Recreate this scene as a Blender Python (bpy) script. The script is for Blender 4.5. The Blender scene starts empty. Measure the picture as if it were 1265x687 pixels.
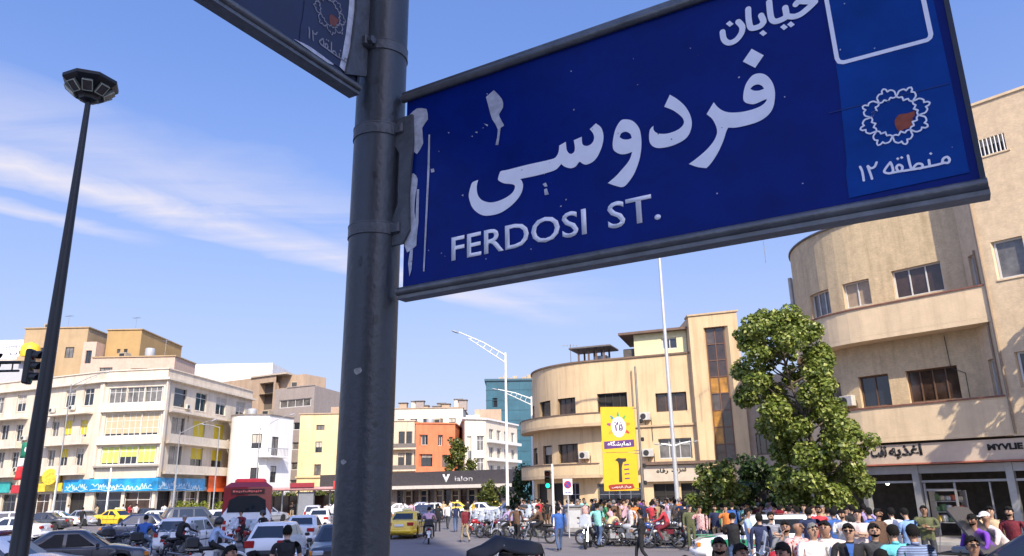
import bpy, bmesh, math, random
from math import sin, cos, pi, radians, hypot, atan2, sqrt
from mathutils import Vector, Matrix, noise
R = random.Random(12)
SC = bpy.context.scene
COL = SC.collection

# ------------------------------------------------------------------ camera
CAM_Z, PITCH, ROLL, FPX, PW, PH = 2.35, radians(15.95), -radians(1.046), 924.0, 1265, 687
fwd = Vector((0, cos(PITCH), sin(PITCH)))
up0 = Vector((0, -sin(PITCH), cos(PITCH)))
rt0 = Vector((1, 0, 0))
rt = cos(ROLL)*rt0 + sin(ROLL)*up0
up = -sin(ROLL)*rt0 + cos(ROLL)*up0
cd = bpy.data.cameras.new('camera'); cam = bpy.data.objects.new('camera', cd); COL.objects.link(cam)
cd.sensor_width = 36; cd.lens = 36*FPX/PW; cd.clip_start = .05; cd.clip_end = 3000
cam.matrix_world = Matrix(((rt.x, up.x, -fwd.x, 0), (rt.y, up.y, -fwd.y, 0), (rt.z, up.z, -fwd.z, CAM_Z), (0, 0, 0, 1)))
SC.camera = cam
def ray(x, y): return fwd*FPX + rt*(x-PW/2) + up*(PH/2-y)
def atY(x, y, Y):
    d = ray(x, y); t = Y/d.y; return Vector((d.x*t, Y, CAM_Z+d.z*t))
def horizon(x): return 343.5 + 264 - (x-632)*math.tan(-ROLL)
def spot(x, D, z=0):                       # ground position of a thing seen near the horizon at column x, at distance D
    p = atY(x, horizon(x)+CAM_Z*.45*FPX/D, D); return Vector((p.x, D, z))

# ------------------------------------------------------------------ sky, sun, exposure
SUN = Vector((.17, -.72, .64)).normalized()
w = bpy.data.worlds.new('World'); SC.world = w; w.use_nodes = True
nt = w.node_tree; nt.nodes.clear()
def wn(t, **k):
    n = nt.nodes.new(t)
    for a, b in k.items(): setattr(n, a, b)
    return n
lk = nt.links.new
wo = wn('ShaderNodeOutputWorld'); bg = wn('ShaderNodeBackground'); bg.inputs[1].default_value = .15
sky = wn('ShaderNodeTexSky', sky_type='NISHITA', sun_disc=False)
sky.sun_elevation = math.asin(SUN.z); sky.sun_rotation = atan2(SUN.x, SUN.y)
sky.altitude = 1200; sky.air_density = 1.25; sky.dust_density = 2.2; sky.ozone_density = 3.2
tc = wn('ShaderNodeTexCoord'); sep = wn('ShaderNodeSeparateXYZ'); lk(tc.outputs['Generated'], sep.inputs[0])
def mth(op, a, b=None, c=None, cl=False):
    n = wn('ShaderNodeMath', operation=op); n.use_clamp = cl
    for i, v in enumerate((a, b, c)):
        if v is None: continue
        if isinstance(v, (int, float)): n.inputs[i].default_value = v
        else: lk(v, n.inputs[i])
    return n.outputs[0]
# thin cirrus: streaks on a high plane, long along one direction
zz = mth('MAXIMUM', sep.outputs[2], .02)
px = mth('DIVIDE', sep.outputs[0], zz); py = mth('DIVIDE', sep.outputs[1], zz)
cmb = wn('ShaderNodeCombineXYZ'); lk(px, cmb.inputs[0]); lk(py, cmb.inputs[1])
def streak(rot, sc, loc, lo, hi, detail=7, dist=.9):
    mp = wn('ShaderNodeMapping'); mp.inputs['Rotation'].default_value = (0, 0, rot); mp.inputs['Scale'].default_value = sc; mp.inputs['Location'].default_value = loc
    lk(cmb.outputs[0], mp.inputs[0])
    nz = wn('ShaderNodeTexNoise'); nz.inputs['Scale'].default_value = 1; nz.inputs['Detail'].default_value = detail; nz.inputs['Roughness'].default_value = .58; nz.inputs['Distortion'].default_value = dist
    lk(mp.outputs[0], nz.inputs['Vector'])
    mr = wn('ShaderNodeMapRange'); mr.inputs[1].default_value = lo; mr.inputs[2].default_value = hi; mr.interpolation_type = 'SMOOTHSTEP'
    lk(nz.outputs[0], mr.inputs[0]); return mr.outputs[0]
# one long band of cirrus (a line on the cloud plane), broken up by the noise
CA, CB, CC = 0.62, 0.785, 2.0
def band(a, b, c, wdt):
    dd = mth('ABSOLUTE', mth('SUBTRACT', mth('ADD', mth('MULTIPLY', px, a), mth('MULTIPLY', py, b)), c))
    return mth('SUBTRACT', 1, mth('DIVIDE', dd, wdt), cl=True)
st1 = streak(-.27, (.35, 2.2, 1), (3.1, .4, 0), .30, .62)
st2 = streak(-.27, (.16, 1.3, 1), (7.3, 2.2, 0), .55, .85, 6, .5)
def line_band(a, b, c, wdt, t1, tw, amp):
    """soft band about a line on the cloud plane, its edge frayed by noise, fading out along the line past t1"""
    nzz = streak(-.9 + pi, (2.2, 2.2, 1), (c, 1.7, 0), 0, 1, 8, 1.2)
    s = mth('SUBTRACT', mth('ADD', mth('MULTIPLY', px, a), mth('MULTIPLY', py, b)), c)
    s = mth('ABSOLUTE', mth('ADD', s, mth('MULTIPLY', mth('SUBTRACT', nzz, .5), amp)))
    v = mth('SUBTRACT', 1, mth('DIVIDE', s, wdt), cl=True)
    t = mth('ADD', mth('MULTIPLY', px, -b), mth('MULTIPLY', py, a))
    fade = mth('SUBTRACT', 1, mth('DIVIDE', mth('SUBTRACT', t, t1), tw), cl=True)
    return mth('MULTIPLY', mth('POWER', v, .8), mth('MINIMUM', fade, 1))
b1 = mth('MULTIPLY', line_band(.784, -.62, -2.54, .21, 2.6, 1.4, .22), mth('ADD', mth('MULTIPLY', st1, .55), .45))
b2 = mth('MULTIPLY', line_band(.77, -.64, -2.96, .10, .9, .45, .14), .7)
b3 = mth('MULTIPLY', line_band(.784, -.62, -2.25, .42, 2.9, 1.2, .3), mth('MULTIPLY', st1, .5))
veil = mth('MULTIPLY', st2, .07)
cl = mth('MAXIMUM', mth('MAXIMUM', b1, b2), mth('MAXIMUM', b3, veil), cl=True)
cl = mth('MULTIPLY', cl, .95)
hs = wn('ShaderNodeHueSaturation'); hs.inputs['Hue'].default_value = .508; hs.inputs['Saturation'].default_value = 1.13; hs.inputs["Value"].default_value = 1.0
bw = wn('ShaderNodeRGBToBW'); lk(sky.outputs[0], bw.inputs[0])
kk = mth('MULTIPLY', mth('POWER', mth('MAXIMUM', bw.outputs[0], .2), -.42), 1.16)          # the photograph's even, bright sky
sd = wn('ShaderNodeVectorMath', operation='DOT_PRODUCT'); lk(tc.outputs['Generated'], sd.inputs[0]); sd.inputs[1].default_value = SUN
glow = mth('POWER', mth('MULTIPLY', mth('ADD', sd.outputs['Value'], .15), .87, cl=True), 1.0)                # bright sky on the sun's side
kk = mth('ADD', mth('MULTIPLY', kk, mth('SUBTRACT', 1, glow)), mth('MULTIPLY', glow, 1.4))
tin = wn('ShaderNodeMix', data_type='RGBA', blend_type='MULTIPLY'); tin.inputs[0].default_value = 1; tin.inputs[7].default_value = (1.06, .985, 1.03, 1); lk(sky.outputs[0], tin.inputs[6])
vm = wn('ShaderNodeVectorMath', operation='SCALE'); lk(tin.outputs[2], vm.inputs[0]); lk(kk, vm.inputs['Scale'])
lk(vm.outputs[0], hs.inputs['Color'])
hz = mth('MULTIPLY', mth('POWER', mth('SUBTRACT', 1, mth('DIVIDE', mth('MAXIMUM', sep.outputs[2], 0), .55), cl=True), 1.6), .8)   # pale city haze low in the sky
hm = wn('ShaderNodeMix', data_type='RGBA'); lk(hz, hm.inputs[0]); lk(hs.outputs[0], hm.inputs[6]); hm.inputs[7].default_value = (2.35, 2.42, 3.25, 1)
mx = wn('ShaderNodeMix', data_type='RGBA'); lk(cl, mx.inputs[0]); lk(hm.outputs[2], mx.inputs[6]); mx.inputs[7].default_value = (3.2, 3.1, 3.5, 1)
lk(mx.outputs[2], bg.inputs[0]); lk(bg.outputs[0], wo.inputs[0])
sl = bpy.data.lights.new('sun', 'SUN'); sl.energy = 3.6; sl.angle = radians(.53); sl.color = (1, .90, .74)
so = bpy.data.objects.new('sun', sl); COL.objects.link(so); so.rotation_euler = SUN.to_track_quat('Z', 'Y').to_euler(); so.location = (0, -40, 90)
vs = SC.view_settings; vs.view_transform = 'Standard'; vs.look = 'None'; vs.exposure = .85; vs.gamma = 1; vs.use_curve_mapping = False
SC.render.engine = 'CYCLES'; SC.cycles.max_bounces = 5; SC.cycles.transparent_max_bounces = 6

# ------------------------------------------------------------------ materials
MATS = {}
def M(name, col=(.5, .5, .5), rough=.6, metal=0, var=.12, sc=3., bump=0, bsc=40, coat=0, spec=.5, emit=0, dirt=0, dsc=.6, trans=0):
    """plain procedural material: colour broken up by two noises, optional bump and vertical rain streaks (dirt)"""
    if name in MATS: return MATS[name]
    m = bpy.data.materials.new(name); m.use_nodes = True; t = m.node_tree; b = t.nodes['Principled BSDF']; L = t.links.new
    b.inputs['Roughness'].default_value = rough; b.inputs['Metallic'].default_value = metal
    b.inputs['Specular IOR Level'].default_value = spec; b.inputs['Coat Weight'].default_value = coat; b.inputs['Coat Roughness'].default_value = .06
    c4 = (*col, 1); b.inputs['Base Color'].default_value = c4
    if var or bump or dirt:
        g = t.nodes.new('ShaderNodeNewGeometry') if dirt else None
        tx = t.nodes.new('ShaderNodeTexCoord')
    if var or dirt:
        n = t.nodes.new('ShaderNodeTexNoise'); n.inputs['Scale'].default_value = sc; n.inputs['Detail'].default_value = 6; n.inputs['Roughness'].default_value = .65; L(tx.outputs['Object'], n.inputs['Vector'])
        r = t.nodes.new('ShaderNodeValToRGB'); r.color_ramp.elements[0].position = .3; r.color_ramp.elements[1].position = .72
        r.color_ramp.elements[0].color = (*[v*(1-var*1.3) for v in col], 1); r.color_ramp.elements[1].color = (*[min(1, v*(1+var*.8)) for v in col], 1)
        L(n.outputs[0], r.inputs[0]); out = r.outputs[0]
        if dirt:
            mp = t.nodes.new('ShaderNodeMapping'); mp.inputs['Scale'].default_value = (dsc*3, dsc*3, dsc*.22); L(tx.outputs['Object'], mp.inputs[0])
            n2 = t.nodes.new('ShaderNodeTexNoise'); n2.inputs['Scale'].default_value = 1; n2.inputs['Detail'].default_value = 7; n2.inputs['Roughness'].default_value = .7; L(mp.outputs[0], n2.inputs['Vector'])
            r2 = t.nodes.new('ShaderNodeMapRange'); r2.inputs[1].default_value = .48; r2.inputs[2].default_value = .8; r2.inputs[4].default_value = dirt; L(n2.outputs[0], r2.inputs[0])
            mm = t.nodes.new('ShaderNodeMix'); mm.data_type = 'RGBA'; L(r2.outputs[0], mm.inputs[0]); L(out, mm.inputs[6]); mm.inputs[7].default_value = (*[v*k for v, k in zip(col, (.42, .36, .30))], 1); out = mm.outputs[2]
        L(out, b.inputs['Base Color'])
    if bump:
        n3 = t.nodes.new('ShaderNodeTexNoise'); n3.inputs['Scale'].default_value = bsc; n3.inputs['Detail'].default_value = 5; L(tx.outputs['Object'], n3.inputs['Vector'])
        bp = t.nodes.new('ShaderNodeBump'); bp.inputs['Strength'].default_value = min(1, bump); bp.inputs['Distance'].default_value = .02*max(1, bump); L(n3.outputs[0], bp.inputs['Height']); L(bp.outputs[0], b.inputs['Normal'])
    if emit: b.inputs['Emission Color'].default_value = c4; b.inputs['Emission Strength'].default_value = emit
    MATS[name] = m; return m
def leafmat(name, c0, c1, c2):
    """leaf colour differs from leaf to leaf; leaves let some light through"""
    m = bpy.data.materials.new(name); m.use_nodes = True; t = m.node_tree; b = t.nodes['Principled BSDF']; L = t.links.new
    g = t.nodes.new('ShaderNodeNewGeometry'); r = t.nodes.new('ShaderNodeValToRGB'); e = r.color_ramp.elements
    e[0].color = (*c0, 1); e[1].color = (*c2, 1); k = e.new(.5); k.color = (*c1, 1); L(g.outputs['Random Per Island'], r.inputs[0])
    L(r.outputs[0], b.inputs['Base Color']); b.inputs['Roughness'].default_value = .42
    tr = t.nodes.new('ShaderNodeBsdfTranslucent'); L(r.outputs[0], tr.inputs[0]); mi = t.nodes.new('ShaderNodeMixShader'); mi.inputs[0].default_value = .35
    L(b.outputs[0], mi.inputs[1]); L(tr.outputs[0], mi.inputs[2]); L(mi.outputs[0], t.nodes['Material Output'].inputs[0]); return m
def brickmat(name, c1, c2, mortar, sc, rough=.85, dirt=.75):
    m = M(name, c1, rough, var=.12, sc=2.6, dirt=dirt*.75, dsc=.8); t = m.node_tree; L = t.links.new; b = t.nodes['Principled BSDF']
    src = b.inputs['Base Color'].links[0].from_socket
    uvn = t.nodes.new('ShaderNodeUVMap'); br = t.nodes.new('ShaderNodeTexBrick'); L(uvn.outputs[0], br.inputs['Vector'])
    br.inputs['Scale'].default_value = sc; br.inputs['Color1'].default_value = (1, 1, 1, 1); br.inputs['Color2'].default_value = (*[a/b_ for a, b_ in zip(c2, c1)], 1); br.inputs['Mortar'].default_value = (*[a/b_ for a, b_ in zip(mortar, c1)], 1)
    br.inputs['Mortar Size'].default_value = .012; br.inputs['Brick Width'].default_value = .5; br.inputs['Row Height'].default_value = .16
    mu = t.nodes.new('ShaderNodeMix'); mu.data_type = 'RGBA'; mu.blend_type = 'MULTIPLY'; mu.inputs[0].default_value = 1
    L(src, mu.inputs[6]); L(br.outputs[0], mu.inputs[7]); L(mu.outputs[2], b.inputs['Base Color'])
    bp = t.nodes.new('ShaderNodeBump'); bp.inputs['Strength'].default_value = .5; bp.inputs['Distance'].default_value = .015; L(br.outputs['Fac'], bp.inputs['Height']); bp.invert = True; L(bp.outputs[0], b.inputs['Normal'])
    return m

GLASS = M('window_glass', (.02, .025, .035), .06, var=.4, sc=.7, spec=.8)
GLASS2 = M('curtained_glass', (.16, .15, .14), .15, var=.5, sc=1.2, spec=.7)
GLASS3 = M('brown_glass', (.06, .035, .025), .1, var=.5, sc=1.1, spec=.7)
CARGLASS = M('car_glass', (.012, .016, .022), .04, var=0, spec=.9)
WHITE = M('white_paint', (.78, .77, .74), .5, var=.06)
BLACK = M('black_rubber', (.012, .012, .012), .7, var=.2)
DARK = M('dark_void', (.012, .011, .010), .9, var=0)
STEEL = M('grey_steel', (.32, .33, .34), .38, metal=.7, var=.15, sc=8)
CHROME = M('chrome', (.62, .62, .62), .16, metal=1, var=0)
GALV = M('galvanised_pole', (.55, .56, .57), .45, metal=.35, var=.08, sc=3)
WOODB = M('bark', (.11, .085, .06), .95, var=.4, sc=9, bump=1, bsc=18)

# ------------------------------------------------------------------ mesh helpers
class MB:
    def __init__(s): s.v = []; s.f = []; s.m = []; s.uv = None
    def add(s, vs, fs, mi=0):
        o = len(s.v); s.v += [tuple(v) for v in vs]; s.f += [tuple(i+o for i in f) for f in fs]; s.m += [mi]*len(fs)
    def box(s, c, d, rz=0, mi=0, mat=None):
        x, y, z = (k/2 for k in d); vs = [Vector((a, b, e)) for e in (-z, z) for b in (-y, y) for a in (-x, x)]
        mt = mat or Matrix.Translation(c) @ Matrix.Rotation(rz, 4, 'Z')
        s.add([mt @ v for v in vs], [(0, 2, 3, 1), (4, 5, 7, 6), (0, 1, 5, 4), (2, 6, 7, 3), (0, 4, 6, 2), (1, 3, 7, 5)], mi)
    def bbox(s, c, d, bev, mi=0, rz=0):
        x, y, z = (k/2 for k in d); b = min(bev, x*.99, y*.99, z*.99); q = [(x-b, -y), (x, -y+b), (x, y-b), (x-b, y), (-x+b, y), (-x, y-b), (-x, -y+b), (-x+b, -y)]
        q2 = [(px_*(1-b/x), py_*(1-b/y)) for px_, py_ in q]; n = 8; vs = []
        for pts, zz_ in ((q2, -z), (q, -z+b), (q, z-b), (q2, z)): vs += [(a, e, zz_) for a, e in pts]
        fs = [(k*8+i, k*8+(i+1) % 8, (k+1)*8+(i+1) % 8, (k+1)*8+i) for k in range(3) for i in range(8)] + [tuple(range(7, -1, -1)), tuple(range(24, 32))]
        mt = Matrix.Translation(c) @ Matrix.Rotation(rz, 4, 'Z'); s.add([mt @ Vector(v) for v in vs], fs, mi)
    def tube(s, p0, p1, r0, r1=None, n=8, mi=0, caps=True): s.path([p0, p1], [r0, r0 if r1 is None else r1], n, mi, caps)
    def path(s, ps, rs, n=8, mi=0, caps=True):
        ps = [Vector(p) for p in ps]; rs = rs if isinstance(rs, (list, tuple)) else [rs]*len(ps); o = len(s.v); prev = None
        for i, p in enumerate(ps):
            d = (ps[min(i+1, len(ps)-1)]-ps[max(i-1, 0)]).normalized()
            if prev is None: a = d.orthogonal().normalized()
            else: a = (prev - d*prev.dot(d)); a = a.normalized() if a.length > 1e-6 else d.orthogonal().normalized()
            prev = a; b = d.cross(a)
            s.v += [tuple(p+(a*cos(2*pi*k/n)+b*sin(2*pi*k/n))*rs[i]) for k in range(n)]
        fs = [(o+i*n+k, o+i*n+(k+1) % n, o+(i+1)*n+(k+1) % n, o+(i+1)*n+k) for i in range(len(ps)-1) for k in range(n)]
        if caps: fs += [tuple(o+k for k in range(n-1, -1, -1)), tuple(o+(len(ps)-1)*n+k for k in range(n))]
        s.f += fs; s.m += [mi]*len(fs)
    def lathe(s, prof, c=(0, 0, 0), n=16, mi=0, axis='Z'):
        o = len(s.v)
        for r_, z in prof:
            for k in range(n):
                a = 2*pi*k/n; q = (r_*cos(a), r_*sin(a), z)
                q = q if axis == 'Z' else ((z, q[0], q[1]) if axis == 'X' else (q[1], z, q[0])); s.v.append((q[0]+c[0], q[1]+c[1], q[2]+c[2]))
        fs = [(o+i*n+k, o+i*n+(k+1) % n, o+(i+1)*n+(k+1) % n, o+(i+1)*n+k) for i in range(len(prof)-1) for k in range(n)]
        fs += [tuple(o+k for k in range(n-1, -1, -1)), tuple(o+(len(prof)-1)*n+k for k in range(n))]
        s.f += fs; s.m += [mi]*len(fs)
    def sphere(s, c, r, n=10, mi=0, mat=None):
        r = (r, r, r) if isinstance(r, (int, float)) else r; vs = []; m_ = max(4, n//2+1)
        for i in range(1, m_):
            for k in range(n): t = pi*i/m_; a = 2*pi*k/n; vs.append(Vector((r[0]*sin(t)*cos(a), r[1]*sin(t)*sin(a), r[2]*cos(t))))
        vs += [Vector((0, 0, r[2])), Vector((0, 0, -r[2]))]; T = len(vs)-2
        fs = [(i*n+k, (i+1)*n+k, (i+1)*n+(k+1) % n, i*n+(k+1) % n) for i in range(m_-2) for k in range(n)]
        fs += [(T, k, (k+1) % n) for k in range(n)] + [(T+1, (m_-2)*n+(k+1) % n, (m_-2)*n+k) for k in range(n)]
        s.add([(mat @ v if mat else v)+Vector(c) for v in vs], fs, mi)
    def prism(s, poly, mat, d, mi=0):
        """poly in local XY, extruded d along local Z"""
        n = len(poly); vs = [mat @ Vector((a, b, 0)) for a, b in poly]+[mat @ Vector((a, b, d)) for a, b in poly]
        s.add(vs, [tuple(range(n-1, -1, -1)), tuple(range(n, 2*n))]+[(i, (i+1) % n, n+(i+1) % n, n+i) for i in range(n)], mi)
    def mesh(s, name, mats, smooth=0):
        me = bpy.data.meshes.new(name); me.from_pydata(s.v, [], s.f); me.update()
        for m in (mats if isinstance(mats, (list, tuple)) else [mats]): me.materials.append(m)
        me.polygons.foreach_set('material_index', s.m)
        if s.uv:
            l = me.uv_layers.new(name='UVMap'); l.data.foreach_set('uv', s.uv)
        if smooth:
            me.polygons.foreach_set('use_smooth', [True]*len(me.polygons)); me.set_sharp_from_angle(angle=radians(smooth))
        return me
    def build(s, name, mats, parent=None, smooth=0, mat=None): return link(name, s.mesh(name, mats, smooth), parent, mat)
def link(name, data, parent=None, mat=None):
    o = bpy.data.objects.new(name, data); COL.objects.link(o)
    if parent: o.parent = parent
    if mat is not None: o.matrix_local = mat
    return o
def tag(o, label=None, cat=None, group=None, kind=None):
    if label: o['label'] = label
    if cat: o['category'] = cat
    if group: o['group'] = group
    if kind: o['kind'] = kind
    return o
def thing(name, label, cat, loc=(0, 0, 0), rz=0, group=None):
    o = link(name, None); o.location = loc; o.rotation_euler = (0, 0, rz); o.empty_display_size = .2; return tag(o, label, cat, group)
KIDS = {}
def copy_tree(o, parent=None, top=True):
    c = o.copy(); COL.objects.link(c)
    if parent: c.parent = parent
    for ch in o.children: copy_tree(ch, c, False)
    return c
def place(o, loc, rz, label, group=None, sc=1):
    o.location = loc; o.rotation_euler = (0, 0, rz); o.scale = (sc, sc, sc); o['label'] = label
    if group: o['group'] = group
    return o
def objmat(o, slot, m): o.material_slots[slot].link = 'OBJECT'; o.material_slots[slot].material = m
# Arabic letter joining for small lettering (isolated, final, initial, medial)
AR = {'ا': (0xFE8D, 0xFE8E, 0, 0), 'ب': (0xFE8F, 0xFE90, 0xFE91, 0xFE92), 'ت': (0xFE95, 0xFE96, 0xFE97, 0xFE98), 'خ': (0xFEA5, 0xFEA6, 0xFEA7, 0xFEA8), 'د': (0xFEA9, 0xFEAA, 0, 0), 'ذ': (0xFEAB, 0xFEAC, 0, 0),
      'ر': (0xFEAD, 0xFEAE, 0, 0), 'س': (0xFEB1, 0xFEB2, 0xFEB3, 0xFEB4), 'ش': (0xFEB5, 0xFEB6, 0xFEB7, 0xFEB8), 'ع': (0xFEC9, 0xFECA, 0xFECB, 0xFECC), 'غ': (0xFECD, 0xFECE, 0xFECF, 0xFED0), 'ف': (0xFED1, 0xFED2, 0xFED3, 0xFED4),
      'ک': (0xFB8E, 0xFB8F, 0xFB90, 0xFB91), 'گ': (0xFB92, 0xFB93, 0xFB94, 0xFB95), 'ل': (0xFEDD, 0xFEDE, 0xFEDF, 0xFEE0), 'م': (0xFEE1, 0xFEE2, 0xFEE3, 0xFEE4), 'ن': (0xFEE5, 0xFEE6, 0xFEE7, 0xFEE8), 'و': (0xFEED, 0xFEEE, 0, 0), 'ه': (0xFEE9, 0xFEEA, 0xFEEB, 0xFEEC), 'ی': (0xFBFC, 0xFBFD, 0xFBFE, 0xFBFF)}
def shape_ar(s):
    out = []
    for i, c in enumerate(s):
        if c not in AR: out.append(c); continue
        f = AR[c]; pj = i > 0 and s[i-1] in AR and AR[s[i-1]][2]; nj = f[2] and i+1 < len(s) and s[i+1] in AR
        out.append(chr(f[3] if pj and nj else f[2] if nj else f[1] if pj else f[0]))
    return ''.join(reversed(out))
def text_mesh(s, width, height=None, bold=0, ext=.004):
    c = bpy.data.curves.new('lettering', 'FONT'); c.body = s; c.offset = bold; c.align_x = 'CENTER'; c.align_y = 'CENTER'; c.resolution_u = 3
    o = bpy.data.objects.new('lettering', c); COL.objects.link(o); bpy.context.view_layer.update()
    me = bpy.data.meshes.new_from_object(o.evaluated_get(bpy.context.evaluated_depsgraph_get())); bpy.data.objects.remove(o); bpy.data.curves.remove(c)
    xs = [v.co.x for v in me.vertices]; ys = [v.co.y for v in me.vertices]; x0, x1, y0, y1 = min(xs), max(xs), min(ys), max(ys)
    kx = width/(x1-x0); ky = kx if height is None else height/(y1-y0)
    for v in me.vertices: v.co = ((v.co.x-(x0+x1)/2)*kx, (v.co.y-(y0+y1)/2)*ky, 0)
    if ext:
        bm = bmesh.new(); bm.from_mesh(me); g = bmesh.ops.extrude_face_region(bm, geom=bm.faces[:]); bmesh.ops.translate(bm, vec=(0, 0, ext), verts=[e for e in g['geom'] if isinstance(e, bmesh.types.BMVert)]); bm.to_mesh(me); bm.free()
    return me
def text(name, s, width, height, m, parent, mat, bold=.01, ext=.004, ar=False):
    me = text_mesh(shape_ar(s) if ar else s, width, height, bold, ext); me.materials.clear(); me.materials.append(m)
    for p in me.polygons: p.material_index = 0
    return link(name, me, parent, mat)
def frame(o, xd, n):
    """matrix: local x along xd, local z along n, local y = up"""
    x = Vector(xd).normalized(); z = Vector(n).normalized(); y = z.cross(x); o = Vector(o)
    return Matrix(((x.x, y.x, z.x, o.x), (x.y, y.y, z.y, o.y), (x.z, y.z, z.z, o.z), (0, 0, 0, 1)))
def soft(cp, n=4):
    """closed outline smoothed by Catmull-Rom, sharp corners kept"""
    out = []; N_ = len(cp)
    for i in range(N_):
        p0, p1, p2, p3 = (Vector(cp[(i+k) % N_]) for k in (-1, 0, 1, 2))
        sharp = lambda a, b, c: (b-a).length > 1e-9 and (c-b).length > 1e-9 and (b-a).angle(c-b) > radians(58)
        m1 = Vector((0, 0)) if sharp(p0, p1, p2) else (p2-p0)/2; m2 = Vector((0, 0)) if sharp(p1, p2, p3) else (p3-p1)/2
        if m1.length == 0: m1 = (p2-p1)*.9
        if m2.length == 0: m2 = (p2-p1)*.9
        for k in range(n):
            t = k/n; h = (2*t**3-3*t*t+1, t**3-2*t*t+t, -2*t**3+3*t*t, t**3-t*t); out.append(p1*h[0]+m1*h[1]+p2*h[2]+m2*h[3])
    return out
# ------------------------------------------------------------------ outlines of the sign's lettering, metres on the board (along, height)
POLY = [[[(0.6076,3.1022),(0.6191,3.0888),(0.6232,3.0679),(0.619,3.0472),(0.6093,3.028),(0.5979,3.017),(0.5825,3.0131),(0.5738,3.0165),(0.5662,3.0237),(0.563,3.0223),(0.556,3.0152),(0.5448,3.0136),(0.5315,3.0199),(0.5215,3.0295),(0.5158,3.0238),(0.5041,3.0182),(0.4645,3.0166),(0.4192,3.0184),(0.4239,3.0114),(0.426,2.9996),(0.4218,2.9849),(0.4109,2.9716),(0.3912,2.958),(0.3666,2.9489),(0.3418,2.9482),(0.3217,2.9523),(0.304,2.9638),(0.2912,2.9794),(0.2845,2.9971),(0.2825,3.0115),(0.2872,3.0292),(0.293,3.0396),(0.308,3.0422),(0.3043,3.0276),(0.3053,3.0111),(0.3109,2.9982),(0.322,2.9875),(0.3421,2.979),(0.3646,2.9786),(0.3869,2.9837),(0.4007,2.9919),(0.4058,3.002),(0.403,3.0081),(0.3923,3.0128),(0.3776,3.0176),(0.3653,3.026),(0.3619,3.0319),(0.3656,3.0435),(0.3707,3.0492),(0.3881,3.0482),(0.4416,3.0479),(0.4982,3.046),(0.5113,3.0499),(0.5172,3.0604),(0.5191,3.0734),(0.5349,3.0782),(0.5354,3.0691),(0.5367,3.0576),(0.5418,3.0492),(0.5476,3.046),(0.554,3.0496),(0.5562,3.0592),(0.5543,3.0767),(0.5733,3.08),(0.5732,3.0681),(0.5751,3.0609),(0.5824,3.0559),(0.5912,3.0558),(0.5989,3.0612),(0.602,3.0705),(0.5999,3.0808),(0.593,3.0924)]],[[(0.6727,3.0932),(0.6896,3.0848),(0.7021,3.066),(0.7055,3.0448),(0.7043,3.02),(0.6982,2.9942),(0.6869,2.9698),(0.6737,2.9532),(0.6599,2.9441),(0.644,2.9502),(0.6272,2.9601),(0.6453,2.9708),(0.6609,2.9835),(0.6739,2.9953),(0.6804,3.0051),(0.6846,3.0161),(0.6703,3.0148),(0.6581,3.0179),(0.6462,3.0275),(0.6428,3.0386),(0.6448,3.056),(0.6517,3.0774),(0.6626,3.0914)],[(0.6589,3.0563),(0.6634,3.0638),(0.6734,3.0647),(0.6828,3.057),(0.6856,3.0466),(0.6772,3.0458),(0.6665,3.0492)]],[[(0.7728,3.1202),(0.7871,3.1057),(0.8017,3.0853),(0.8103,3.063),(0.8118,3.0429),(0.8057,3.025),(0.7934,3.0138),(0.77,3.0078),(0.7468,3.0085),(0.733,3.0135),(0.7242,3.0238),(0.7224,3.0377),(0.7255,3.0545),(0.7332,3.0614),(0.7334,3.0513),(0.7408,3.0427),(0.756,3.0371),(0.7723,3.0366),(0.7864,3.0401),(0.7953,3.0475),(0.7961,3.0572),(0.7897,3.0689),(0.7761,3.0843),(0.7591,3.0969)]],[[(0.9492,3.112),(0.961,3.1048),(0.9697,3.09),(0.9735,3.0722),(0.9723,3.0537),(0.9668,3.0343),(0.956,3.0211),(0.9387,3.0134),(0.9156,3.0115),(0.8946,3.0126),(0.8809,3.0164),(0.8762,3.0082),(0.869,2.9912),(0.856,2.9687),(0.8414,2.9512),(0.832,2.9437),(0.815,2.9502),(0.7989,2.9604),(0.8166,2.9692),(0.8354,2.9811),(0.8497,2.994),(0.8574,3.0062),(0.8595,3.0152),(0.858,3.0275),(0.8521,3.0437),(0.8426,3.0561),(0.8587,3.0773),(0.8651,3.0652),(0.8749,3.054),(0.8893,3.046),(0.9102,3.0414),(0.9312,3.041),(0.9461,3.0437),(0.955,3.0495),(0.9576,3.0549),(0.9492,3.0536),(0.9365,3.0512),(0.9283,3.0527),(0.9184,3.059),(0.915,3.0677),(0.918,3.0846),(0.9246,3.0995),(0.9365,3.1112)],[(0.9299,3.0848),(0.9363,3.0895),(0.9447,3.0898),(0.9517,3.0847),(0.9551,3.077),(0.9454,3.0762),(0.9361,3.079)]],[[(0.9412,3.1685),(0.9618,3.1472),(0.9435,3.126),(0.9222,3.1467)]]]
DOTS = [[(0.9062,3.2442),(0.9128,3.2347),(0.9049,3.2307),(0.8982,3.2401)],[(0.9666,3.201),(0.9728,3.192),(0.9652,3.188),(0.9589,3.197)],[(1.0053,3.2002),(1.0113,3.1914),(1.0039,3.1874),(0.9978,3.1963)],[(1.0183,3.2014),(1.0242,3.1925),(1.0168,3.1886),(1.0108,3.1974)],[(1.0479,3.2634),(1.0537,3.2543),(1.0463,3.2504),(1.0405,3.2595)]]
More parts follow.
